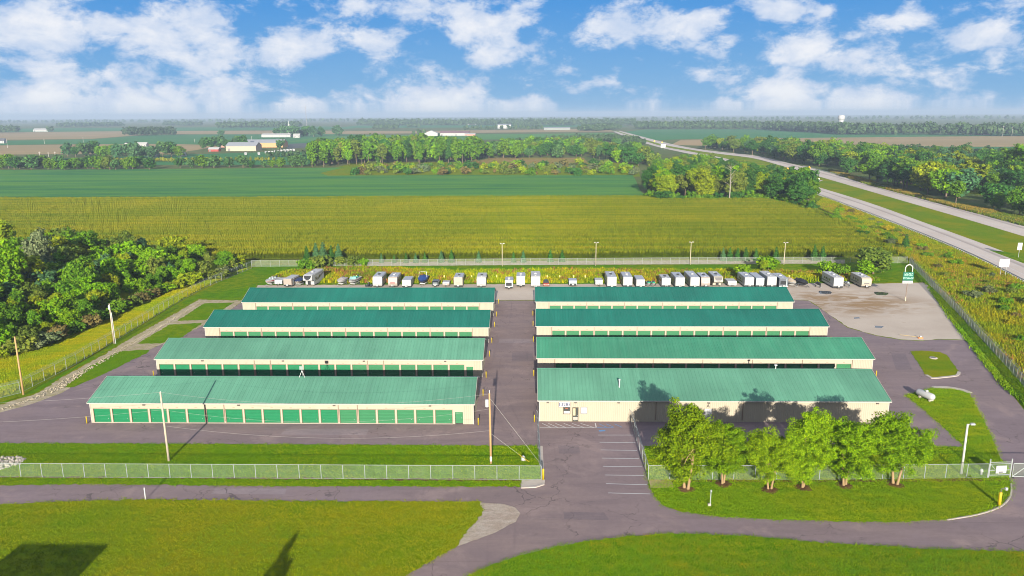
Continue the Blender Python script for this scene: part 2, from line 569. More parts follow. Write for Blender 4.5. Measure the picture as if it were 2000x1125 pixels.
# one sheet to the horizon
gm = MB()
gm.add([(-14000, -400, -0.02), (14000, -400, -0.02), (14000, 15000, -0.02), (-14000, 15000, -0.02)], [(0, 1, 2, 3)])
o = gm.build('ground', FARM)
o['kind'] = 'structure'

# near meadow round the site
sheet('meadow_ground', GP((-900, 1300), (-700, 500), (0, 506), (480, 508), (1750, 500), (1600, 410), (1560, 366), (1640, 376), (2000, 500), (2700, 800), (2700, 1500)), 0.0, MEADOW)

# far fields: (name, material, z, outline px)
FIELDS = [
    ('soybean_field', SOY, .03, ((-700, 402), (0, 392), (1268, 389), (1250, 372), (1242, 352), (1235, 342), (860, 342), (640, 343), (625, 338), (672, 327), (600, 328), (0, 332), (-500, 336))),
    ('green_field', SOY2, .02, ((150, 322), (600, 322), (640, 300), (560, 296), (330, 303), (120, 309))),
    ('soybean_strip', SOY2, .02, ((-400, 326), (200, 322), (200, 309), (-400, 315))),
    ('stubble_field', STUBBLE, .03, ((-300, 306), (180, 300), (340, 300), (440, 284), (330, 281), (150, 282), (-300, 288))),
    ('green_field', SOY2, .02, ((-300, 287), (150, 281), (420, 284), (640, 281), (840, 276), (960, 268), (640, 262), (300, 263), (180, 272), (-300, 280))),
    ('stubble_field', STUBBLE, .03, ((-400, 278), (180, 271), (300, 262), (600, 262), (560, 255), (250, 256), (-400, 263))),
    ('green_field', SOY2, .015, ((-500, 262), (560, 254), (700, 252), (640, 247), (-500, 255))),
    ('stubble_field', STUBBLE, .03, ((640, 262), (1200, 257), (1185, 251), (800, 256), (590, 255))),
    ('green_field', SOY, .03, ((560, 277), (1190, 270), (1200, 260), (980, 262), (640, 265))),
    ('ploughed_field', gmat('ploughed', [(0.10, 0.11, 0.11), (0.12, 0.13, 0.12), (0.11, 0.12, 0.12)], 0.01, 0.05, 1, 0.4), .035, ((560, 291), (640, 285), (720, 283), (660, 277), (560, 281))),
    ('green_field', SOY2, .015, ((650, 250), (1230, 248), (1180, 243), (700, 245))),
    ('green_field', SOY2, .02, ((1250, 275), (1330, 272), (2400, 263), (2400, 258), (1800, 261), (1500, 252), (1260, 253), (1215, 258))),
    ('stubble_field', STUBBLE, .03, ((1310, 283), (1420, 286), (2300, 287), (2300, 266), (1900, 266), (1500, 270), (1330, 273))),
    ('green_field', SOY2, .025, ((1480, 297), (2300, 302), (2300, 287), (1700, 285), (1420, 286))),
    ('fallow_strip', gmat('fallow', [(0.26, 0.19, 0.06), (0.22, 0.20, 0.03), (0.30, 0.20, 0.09)], 0.02, 0.15, 1.5, 0.6), .03, ((920, 318), (1000, 322), (1150, 321), (1140, 308), (960, 308))),
    ('rough_pasture', MEADOW, .025, ((640, 345), (1250, 345), (1245, 318), (700, 316), (660, 326), (612, 336))),
]
for nm, mt, z, pp in FIELDS:
    sheet(nm, GP(*pp), z, mt)

# ---- asphalt: yard, alleys, drive and access roads are one surfacing
ASPH_PX = [(-500, 905), (-500, 855), (0, 806), (60, 790), (120, 768), (190, 727), (290, 684), (385, 642), (440, 612), (472, 590), (968, 587), (1042, 587),
           (1300, 587), (1545, 586), (1578, 587), (1602, 602), (1655, 640), (1712, 656), (1760, 664), (1800, 666), (1835, 663), (1892, 665),
           (1925, 708), (1965, 758), (2010, 812), (2080, 880), (2300, 1010), (2300, 1095), (1800, 1095), (1400, 1075), (1150, 1090), (1000, 1140), (880, 1220), (600, 1380), (300, 1380),
           (700, 1180), (850, 1090), (860, 1020), (600, 1005), (0, 1005), (-500, 1015), (-500, 950)]
sheet('asphalt_yard', GP(*ASPH_PX), 0.020, ASPH, rough=0.03, step=1.0)

# patched and resealed squares
PATCH = asphalt_mat('asphalt_patch', (0.192, 0.148, 0.164), (0.205, 0.154, 0.152))
PATCH2 = asphalt_mat('asphalt_patch_pale', (0.265, 0.210, 0.225), (0.28, 0.215, 0.21))
for mt_, pp in [(PATCH, ((1000, 690), (1040, 690), (1042, 706), (1000, 706))), (PATCH2, ((975, 662), (1046, 662), (1046, 670), (974, 670))), (PATCH, ((1090, 870), (1130, 870), (1133, 886), (1091, 886))), (PATCH2, ((560, 838), (720, 838.5), (716, 850), (548, 849))),
                (PATCH, ((1740, 690), (1768, 691), (1782, 722), (1750, 722))), (PATCH, ((1100, 1000), (1180, 1001), (1190, 1016), (1102, 1014))), (PATCH2, ((420, 954), (560, 955), (556, 966), (412, 965)))]:
    sheet('asphalt_patch', GP(*pp), 0.0235, mt_, rough=0.04)

# ---- gravel
LOT_PX = [(500, 566), (503, 557), (700, 556), (1000, 555), (1300, 554), (1560, 553), (1706, 554), (1808, 552), (1830, 582), (1862, 627), (1890, 664),
          (1835, 662), (1800, 665), (1760, 663), (1712, 655), (1655, 639), (1602, 601), (1578, 586), (1545, 585), (1300, 586), (1042, 586), (968, 586), (480, 588)]
sheet('gravel_lot', GP(*LOT_PX), 0.014, LOT, rough=0.12, step=1.0)
sheet('gravel_path', GP((-60, 830), (-60, 815), (0, 790), (67, 771), (128, 734), (209, 690), (236, 672), (324, 623), (388, 585), (420, 586), (475, 587), (440, 612), (385, 642), (290, 684), (190, 727), (120, 768), (60, 790), (0, 807)),
      0.012, gmat('gravel_path_mat', [(0.40, 0.33, 0.23), (0.45, 0.38, 0.28), (0.30, 0.26, 0.12)], 0.12, 0.7, 6, 0.8, 0.08), rough=0.15)
for k, pp in enumerate([((126, 757), (165, 721), (233, 686), (294, 683), (288, 689), (209, 728), (145, 756)),
                        ((268, 671), (331, 634), (395, 631), (358, 658), (314, 671)),
                        ((346, 627), (398, 593), (456, 591), (428, 610), (402, 625))]):
    sheet('grass_patch', GP(*pp), 0.035, GRASS_LUSH, rough=0.12)
sheet('gravel_strip', GP((700, 520), (1000, 518), (1650, 515), (1650, 507), (1000, 510), (700, 512)), 0.016, PINKGRAV, rough=0.1, step=1.0)
sheet('gravel_corner', GP((932, 981), (985, 985), (1008, 993), (1016, 1003), (1008, 1020), (960, 1044), (893, 1068), (905, 1045), (930, 1018), (943, 998)), 0.048,
      gmat('gravel_ridged', [(0.42, 0.34, 0.28), (0.47, 0.40, 0.33), (0.36, 0.28, 0.22)], 0.2, 1.2, 6, 1.0, 0.12, stretch=(0.5, 1.3, 1)), rough=0.04)
sheet('grass_back', GP((488, 526), (500, 518), (1745, 512), (1772, 516), (1800, 545), (1808, 551), (1560, 553), (1000, 555), (503, 557)), 0.010, GRASS_LONG)
sheet('grass_verge', GP((1774, 514), (1985, 742), (2090, 860), (2050, 850), (1965, 757), (1925, 707), (1892, 664), (1862, 626), (1830, 581), (1808, 551)), 0.026, GRASS_LONG, rough=0.15)
sheet('grass_left', GP((-60, 812), (0, 786), (67, 768), (128, 731), (209, 687), (236, 669), (324, 620), (388, 582), (472, 586), (500, 560), (504, 530), (480, 524), (330, 604), (222, 671), (150, 714), (40, 775), (-60, 810)), 0.006, GRASS_LONG, rough=0.1)

# ---- lawns laid over the asphalt sheet
LAWN_A = GP((-500, 893), (0, 866), (500, 868), (1050, 871), (1054, 905), (1057, 936), (1019, 938), (1017, 951), (500, 950), (170, 946), (0, 949), (-500, 960))
LAWN_B = GP((-700, 1010), (0, 986), (90, 981), (170, 978), (285, 976), (600, 979), (938, 980), (943, 998), (930, 1018), (905, 1045), (893, 1068), (840, 1098), (790, 1126), (640, 1230), (400, 1400), (-900, 1500))
LAWN_C = GP((905, 1129), (950, 1108), (1000, 1090), (1060, 1074), (1130, 1060), (1220, 1049), (1300, 1043), (1400, 1044), (1500, 1051), (1600, 1060), (1800, 1072), (2000, 1078), (2400, 1085), (2600, 1500), (500, 1500), (700, 1260))
LAWN_D = GP((1258, 872), (1500, 872), (1850, 873), (1882, 872), (1850, 842), (1800, 797), (1768, 772), (1790, 766), (1822, 758), (1860, 760), (1893, 768), (1910, 800), (1935, 850), (1953, 893), (1971, 914),
            (1975, 945), (1973, 968), (1955, 988), (1910, 1004), (1850, 1015), (1750, 1020), (1640, 1019), (1500, 1014), (1400, 1009), (1330, 1000), (1295, 988), (1278, 970), (1268, 950), (1264, 930))
LAWN_E = GP((1778, 687), (1800, 685), (1836, 688), (1850, 694), (1862, 711), (1873, 727), (1868, 734), (1820, 739), (1808, 733), (1795, 712))
sheet('lawn', LAWN_A, 0.050, GRASS_LUSH, rough=0.11, step=0.4)
sheet('lawn', LAWN_B, 0.050, GRASS_DRY, rough=0.13, step=0.4)
sheet('lawn', LAWN_C, 0.050, GRASS_LONG, rough=0.10, step=0.4)
sheet('lawn', LAWN_D, 0.050, GRASS_LUSH, rough=0.10, step=0.4)
sheet('lawn', LAWN_E, 0.060, GRASS_DRY, rough=0.08, step=0.4)
CONC = mat('concrete', (0.44, 0.38, 0.33), 0.9, var=0.2, vscale=1.2, bump=0.3)


def ribbon(name, P, w, z0, z1, mt, kind='structure', parent=None):
    """kerb / strip along a world poly-line"""
    P = catmull([Vector((p[0], p[1], 0)) for p in P], 1.0)
    L, R = [], []
    for i, p in enumerate(P):
        d = (P[min(i + 1, len(P) - 1)] - P[max(i - 1, 0)]).normalized()
        n = Vector((-d.y, d.x, 0)) * (w / 2)
        L.append(p + n)
        R.append(p - n)
    b = MB()
    n = len(P)
    vs = [(p.x, p.y, z1) for p in L] + [(p.x, p.y, z1) for p in R]
    fs = [(i, n + i, n + i + 1, i + 1) for i in range(n - 1)]
    if z1 - z0 > 0.03:
        vs += [(p.x, p.y, z0) for p in L] + [(p.x, p.y, z0) for p in R]
        for i in range(n - 1):
            fs += [(2 * n + i, i, i + 1, 2 * n + i + 1), (n + i, 3 * n + i, 3 * n + i + 1, n + i + 1)]
        fs += [(0, 2 * n, 3 * n, n), (n - 1, 2 * n - 1, 4 * n - 1, 3 * n - 1)]
    b.add(vs, fs)
    ob = b.build(name, mt, parent)
    if kind:
        ob['kind'] = kind
    if ob.data.polygons[0].normal.z < 0:
        ob.data.flip_normals()
    return ob


ribbon('kerb', GP((1873, 727), (1869, 734), (1845, 737), (1820, 739), (1809, 733)), 0.55, 0.0, 0.13, CONC)
ribbon('kerb', GP((1822, 757), (1850, 757), (1880, 762), (1895, 768)), 0.9, 0.0, 0.10, CONC)
ribbon('kerb', GP((1062, 938), (1061, 947), (1045, 952), (1018, 953)), 0.35, 0.0, 0.13, CONC)
ribbon('kerb', GP((1975, 945), (1974, 968), (1956, 989), (1912, 1005), (1850, 1016)), 0.18, 0.0, 0.10, CONC)
sheet('concrete_apron', GP((1019, 938), (1060, 937), (1060, 946), (1045, 950), (1018, 951)), 0.064, CONC)
sheet('concrete_pad', GP((1267, 938), (1312, 937), (1315, 953), (1270, 954)), 0.064, mat('concrete_tan', (0.42, 0.31, 0.19), 0.9, var=0.3, vscale=1.5, bump=0.5), rough=0.05)
sheet('mulch_bed', GP((-200, 943), (0, 934), (300, 935), (600, 937), (1015, 941), (1015, 936), (600, 933), (0, 931), (-200, 938)), 0.064, MULCH, rough=0.14, step=0.4)
sheet('mulch_bed', GP((1312, 942), (1500, 943), (1700, 942), (1968, 940), (1968, 935), (1700, 936), (1500, 937), (1312, 937)), 0.064, MULCH, rough=0.14, step=0.4)
sheet('side_strip', GP((1053, 872), (1060, 872), (1063, 938), (1057, 936)), 0.062, CONC)
PUD = mat('puddle_water', (0.05, 0.055, 0.06), 0.06, spec=0.6, var=0.1)
for pp in [((1600, 568), (1622, 569), (1622, 574), (1602, 574)), ((1708, 570), (1735, 572), (1730, 577), (1712, 576)), ((1668, 620), (1678, 619), (1680, 622), (1668, 623)), ((1708, 636), (1727, 637), (1722, 641), (1708, 640))]:
    sheet('puddle', GP(*pp), 0.017, PUD, smooth=True, rough=0.05)

# ---- painted markings
PAINT = mat('road_paint', (0.52, 0.52, 0.53), 0.7, var=0.15, vscale=3)
BLUEP = mat('blue_paint', (0.10, 0.24, 0.48), 0.7, var=0.2, vscale=3)


def line(a, b, w=0.12, mt=PAINT, name='parking_line', z=0.026):
    a, b = G(*a), G(*b)
    d = (b - a).normalized()
    n = Vector((-d.y, d.x, 0)) * (w / 2)
    q = MB().add([(a + n) + Vector((0, 0, z)), (a - n) + Vector((0, 0, z)), (b - n) + Vector((0, 0, z)), (b + n) + Vector((0, 0, z))], [(0, 1, 2, 3)]).build(name, mt)
    q['kind'] = 'structure'
    return q


for a, b in [((1168, 850), (1237, 850)), ((1171, 864), (1241, 865)), ((1173, 879), (1244, 880)), ((1176, 895), (1248, 896)), ((1178, 911), (1254, 912)), ((1182, 928), (1258, 929)), ((1184, 945), (1264, 947)), ((1188, 963), (1270, 965))]:
    line(a, b, 0.13)
line((1054, 835.5), (1164, 835.5), 0.12)
for x in (1059, 1071, 1085, 1101, 1117, 1134):
    line((x, 827.2), (x + 17 + (x - 1059) * 0.11, 835), 0.12)
line((1162.5, 826.8), (1164.5, 835.2), 0.16)
for x in (1170, 1184, 1200):
    line((x, 828), (x + 15, 834.8), 0.13, BLUEP, z=0.030)
line((1166, 835.4), (1198, 835.4), 0.13, BLUEP, z=0.030)
line((1170, 842), (1182, 841), 0.5, BLUEP, 'blue_marking', z=0.030)

# ------------------------------------------------------------------ highway
CONCR = bpy.data.materials.new('highway_concrete')
CONCR.use_nodes = True
t = NT(CONCR.node_tree)
pos = t.n('ShaderNodeNewGeometry').outputs['Position']
uvx = t.n('ShaderNodeAttribute', attribute_name='across').outputs['Fac']
c = t.mix(t.rng(t.noise(pos, 0.03, 4, 0.6), 0.35, 0.65), al((0.50, 0.425, 0.37)), al((0.56, 0.485, 0.43)))
trk = t.n('ShaderNodeTexWave', {'Vector': t.n('ShaderNodeCombineXYZ', {0: uvx, 1: 0.0, 2: 0.0}).outputs[0], 'Scale': 0.65, 'Distortion': 0.0, 'Phase Offset': 0.6}, bands_direction='X').outputs[1]
lane = t.math('MULTIPLY', t.rng(trk, 0.45, 0.9), t.math('MULTIPLY', t.rng(uvx, 0.30, 0.42), t.rng(uvx, 0.62, 0.78, 1, 0)))
c = t.mix(t.math('MULTIPLY', lane, 0.55), c, al((0.21, 0.18, 0.17)))
v = t.rng(t.noise(pos, 2.0, 4, 0.7), 0.25, 0.75, 0.88, 1.12, False)
c = t.mix(1.0, c, t.n('ShaderNodeCombineColor', {0: v, 1: v, 2: v}).outputs[0], 'MULTIPLY')
p = t.n('ShaderNodeBsdfPrincipled', {'Base Color': c, 'Roughness': 0.9, 'Specular IOR Level': 0.15})
t.n('ShaderNodeOutputMaterial', {0: p.outputs[0]})


def road(name, left, right, z, mt):
    """strip between two pixel poly-lines of equal length"""
    L = catmull(GP(*left), 6.0)
    n = 160

    def resample(P):
        P = catmull(P, 4.0)
        d = [0]
        for i in range(1, len(P)):
            d.append(d[-1] + (P[i] - P[i - 1]).length)
        out, j = [], 0
        for k in range(n + 1):
            s_ = d[-1] * k / n
            while j < len(P) - 2 and d[j + 1] < s_:
                j += 1
            u = (s_ - d[j]) / max(1e-6, d[j + 1] - d[j])
            out.append(P[j].lerp(P[j + 1], u))
        return out
    A, B = resample(GP(*left)), resample(GP(*right))
    vs, fs, ac = [], [], []
    m_ = 8
    for i in range(n + 1):
        for k in range(m_ + 1):
            q = A[i].lerp(B[i], k / m_)
            vs.append((q.x, q.y, z))
            ac.append(k / m_)
    for i in range(n):
        for k in range(m_):
            a = i * (m_ + 1) + k
            fs.append((a, a + 1, a + m_ + 2, a + m_ + 1))
    me = np_mesh(name, vs, fs, mt, extra={'across': ac})
    if me.polygons[0].normal.z < 0:
        me.flip_normals()
    ob = place(name, me)
    ob['kind'] = 'structure'
    return A, B


near_l = [(2300, 700), (2100, 600), (2000, 549), (1900, 499), (1800, 457), (1700, 418), (1600, 381), (1540, 358), (1470, 330), (1400, 311), (1330, 297), (1285, 287), (1245, 275), (1212, 263), (1198, 257)]
near_r = [(2300, 600), (2100, 540), (2000, 506), (1900, 469), (1800, 433), (1700, 397), (1600, 366), (1550, 349), (1480, 326), (1410, 308), (1345, 295.5), (1295, 286), (1255, 274), (1220, 262), (1203, 256.5)]
far_l = [(2300, 560), (2100, 492), (2000, 462), (1900, 432), (1800, 403), (1700, 374), (1600, 345), (1530, 325), (1470, 309), (1400, 300), (1350, 292.5), (1300, 283.5), (1262, 273), (1224, 261.5), (1207, 256)]
far_r = [(2300, 520), (2100, 464), (2000, 438), (1900, 411), (1800, 385), (1700, 359), (1600, 333), (1530, 316), (1475, 304), (1410, 297), (1360, 290.5), (1315, 282), (1272, 271.5), (1230, 260.5), (1211, 255.5)]
sheet('median', GP(*(near_r + far_l[::-1])), 0.030, GRASS_DRY)
NA, NB = road('highway', near_l, near_r, 0.060, CONCR)
FA, FB = road('highway', far_l, far_r, 0.060, CONCR)
sheet('road_crossover', GP((1540, 353), (1600, 355), (1608, 352), (1548, 349)), 0.066, CONC)
sheet('grass_gore', GP((1932, 489), (1965, 492), (2000, 502), (2100, 530), (2160, 560), (2000, 515), (1955, 498)), 0.070, GRASS_LONG)


def stripe(A, B, f, w, z, dash=None, name='lane_line', rng_=(0, 120)):
    bb = MB()
    pts = [A[i].lerp(B[i], f) for i in range(*rng_)]
    acc_ = 0
    for i in range(len(pts) - 1):
        a, b_ = pts[i], pts[i + 1]
        L = (b_ - a).length
        d = (b_ - a).normalized()
        n = Vector((-d.y, d.x, 0)) * w / 2
        segs = [(0, L)] if not dash else [(s0, min(s0 + dash[0], L)) for s0 in np.arange((-acc_) % dash[1], L, dash[1])]
        for s0, s1 in segs:
            p0, p1 = a + d * s0, a + d * s1
            bb.add([(p0 + n) + Vector((0, 0, z)), (p0 - n) + Vector((0, 0, z)), (p1 - n) + Vector((0, 0, z)), (p1 + n) + Vector((0, 0, z))], [(0, 1, 2, 3)])
        acc_ += L
    ob = bb.build(name, PAINT)
    ob['kind'] = 'structure'


for A, B in ((NA, NB), (FA, FB)):
    stripe(A, B, 0.27, 0.2, 0.066)
    stripe(A, B, 0.84, 0.2, 0.066)
    stripe(A, B, 0.56, 0.2, 0.066, (3.0, 12.0), 'lane_dashes')

# ------------------------------------------------------------------ storage buildings
CREAM = mat('cream_metal', (0.365, 0.315, 0.238), 0.55, var=0.09, vscale=1.4, spec=0.3, stretch=(1, 1, 0.15))
TRIM = mat('white_trim', (0.37, 0.345, 0.305), 0.5, var=0.06)
SILLM = mat('door_sill_concrete', (0.34, 0.30, 0.24), 0.8, var=0.12)
BROWN = mat('downspout_brown', (0.19, 0.13, 0.09), 0.6)
DOORG = mat('door_green', (0.003, 0.148, 0.056), 0.5, var=0.22, vscale=0.9, spec=0.35)
DOORG2 = mat('door_green_faded', (0.022, 0.150, 0.058), 0.55, var=0.30, vscale=0.7, spec=0.35, stretch=(0.4, 1, 3))
FIXT = mat('wall_light_bronze', (0.07, 0.055, 0.04), 0.5)
LENS = mat('lamp_lens', (0.55, 0.52, 0.45), 0.3)
YELL = mat('bollard_yellow', (0.46, 0.33, 0.01), 0.5, var=0.15)
STEEL = mat('galvanised', (0.50, 0.51, 0.50), 0.45, metal=0.35, var=0.08)
DARK = mat('dark_rubber', (0.025, 0.025, 0.027), 0.8)
GLASS = mat('window_glass', (0.05, 0.055, 0.05), 0.08, spec=0.6, var=0.3, vscale=2)
WHITE = mat('white_paint', (0.40, 0.40, 0.40), 0.45, var=0.04)


def roof_mat(name, c, streak):
    c, streak = al(c), al(streak)
    mt = bpy.data.materials.new(name)
    mt.use_nodes = True
    t = NT(mt.node_tree)
    pos = t.n('ShaderNodeNewGeometry').outputs['Position']
    sp = t.n('ShaderNodeSeparateXYZ', {0: pos})
    a = t.noise(t.vmath('MULTIPLY', pos, (1.0, 0.10, 0.10)), 1.3, 5, 0.65)
    b = t.noise(pos, 0.07, 4, 0.6)
    cc_ = t.mix(t.rng(a, 0.35, 0.65), c, streak)
    # single sheets weather differently
    wn = t.n('ShaderNodeTexWhiteNoise', {'W': t.math('FLOOR', t.math('MULTIPLY', sp.outputs[0], 1 / 0.915))}, noise_dimensions='1D').outputs[0]
    v = t.math('MULTIPLY', t.rng(b, 0.35, 0.65, 0.86, 1.14, False), t.rng(wn, 0, 1, 0.95, 1.05, False))
    cc_ = t.mix(1.0, cc_, t.n('ShaderNodeCombineColor', {0: v, 1: v, 2: v}).outputs[0], 'MULTIPLY')
    # chalky run-off towards the eave and rows of screws
    ch = t.rng(t.noise(t.vmath('MULTIPLY', pos, (1.6, 0.06, 0.06)), 1.0, 5, 0.7), 0.55, 0.75)
    cc_ = t.mix(t.math('MULTIPLY', ch, 0.18), cc_, tuple(min(1, x * 1.5 + 0.02) for x in streak))
    sc = t.rng(t.math('ABSOLUTE', t.math('SUBTRACT', t.math('FRACT', t.math('MULTIPLY', sp.outputs[1], 1 / 1.5)), 0.5)), 0.0, 0.03, 1, 0)
    cc_ = t.mix(t.math('MULTIPLY', sc, 0.16), cc_, tuple(x * 0.5 for x in c))
    p = t.n('ShaderNodeBsdfPrincipled', {'Base Color': cc_, 'Roughness': t.rng(b, 0.3, 0.7, 0.42, 0.62, False), 'Specular IOR Level': 0.25})
    t.n('ShaderNodeOutputMaterial', {0: p.outputs[0]})
    return mt


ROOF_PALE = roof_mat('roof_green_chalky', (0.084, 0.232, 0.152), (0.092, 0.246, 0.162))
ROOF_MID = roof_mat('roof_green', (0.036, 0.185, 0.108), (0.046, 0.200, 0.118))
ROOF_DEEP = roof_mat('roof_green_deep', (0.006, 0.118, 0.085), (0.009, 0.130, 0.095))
BAY = 3.048

# one roll-up door, shared: seven curtain ribs
db = MB()
DW, DH = 2.66, 2.30
nr = 9
prof = []
for i in range(nr):
    z0 = DH * i / nr
    prof += [(0.0, z0), (0.0, z0 + DH / nr * 0.55), (-0.035, z0 + DH / nr * 0.68), (-0.035, z0 + DH / nr * 0.9)]
prof.append((0.0, DH))
vs = []
for y, z in prof:
    vs += [(-DW / 2, y, z), (DW / 2, y, z)]
db.add(vs, [(2 * i, 2 * i + 1, 2 * i + 3, 2 * i + 2) for i in range(len(prof) - 1)])
DOOR_ME = db.mesh('roll_up_door', DOORG)
DOOR_ME2 = db.mesh('roll_up_door', DOORG2)
hb = MB()
hb.box(-0.02, -0.075, 0.0, 0.02, -0.04, 0.12)
HANDLE_ME = hb.mesh('handle', STEEL)
wl = MB()
wl.prism([(-0.0, 0.0), (-0.22, -0.10), (-0.26, 0.02), (-0.20, 0.16), (0.0, 0.20)], 'x', -0.2, 0.2)
LIGHT_ME = wl.mesh('wall_light', FIXT)
pl = MB()
pl.box(-0.17, -0.03, 0, 0.17, 0, 0.12)
PLATE_ME = pl.mesh('number_plate', mat('plate_tan', (0.30, 0.24, 0.17)))
ds = MB()
ds.box(-0.05, -0.09, 0.1, 0.05, -0.004, 1.0)
DSP_ME = ds.mesh('downspout', BROWN)


jb = MB()
jb.box(-DW / 2 - .07, -.02, 0, -DW / 2 + .01, .10, DH + .16).box(DW / 2 - .01, -.02, 0, DW / 2 + .07, .10, DH + .16).box(-DW / 2 + .01, -.02, DH + .08, DW / 2 - .01, .10, DH + .16)
JAMB_ME = jb.mesh('door_frame', mat('jamb_brown', (0.20, 0.145, 0.10), 0.6))


def ribbed(b, x0, x1, z0, z1, y, out=-1, pitch=0.305, dep=0.028):
    """ribbed wall sheet in the XZ plane facing -Y (out=-1) or +Y"""
    n = max(1, round((x1 - x0) / pitch))
    xs = []
    for i in range(n):
        a = x0 + (x1 - x0) * i / n
        w = (x1 - x0) / n
        xs += [(a, 0), (a + w * .62, 0), (a + w * .70, 1), (a + w * .90, 1)]
    xs.append((x1, 0))
    vs, fs = [], []
    for x, k in xs:
        vs += [(x, y + out * dep * k, z0), (x, y + out * dep * k, z1)]
    for i in range(len(xs) - 1):
        q = (2 * i, 2 * i + 2, 2 * i + 3, 2 * i + 1)
        fs.append(q if out < 0 else q[::-1])
    b.add(vs, fs)


def ribbed_y(b, y0, y1, zf, x, out, pitch=0.305, dep=0.028):
    """gable end: ribs run up to the roof line zf(y)"""
    n = max(1, round((y1 - y0) / pitch))
    ys = []
    for i in range(n):
        a = y0 + (y1 - y0) * i / n
        w = (y1 - y0) / n
        ys += [(a, 0), (a + w * .62, 0), (a + w * .70, 1), (a + w * .90, 1)]
    ys.append((y1, 0))
    vs, fs = [], []
    for yy, k in ys:
        vs += [(x + out * dep * k, yy, 0), (x + out * dep * k, yy, zf(yy))]
    for i in range(len(ys) - 1):
        q = (2 * i, 2 * i + 2, 2 * i + 3, 2 * i + 1)
        fs.append(q[::-1] if out < 0 else q)
    b.add(vs, fs)


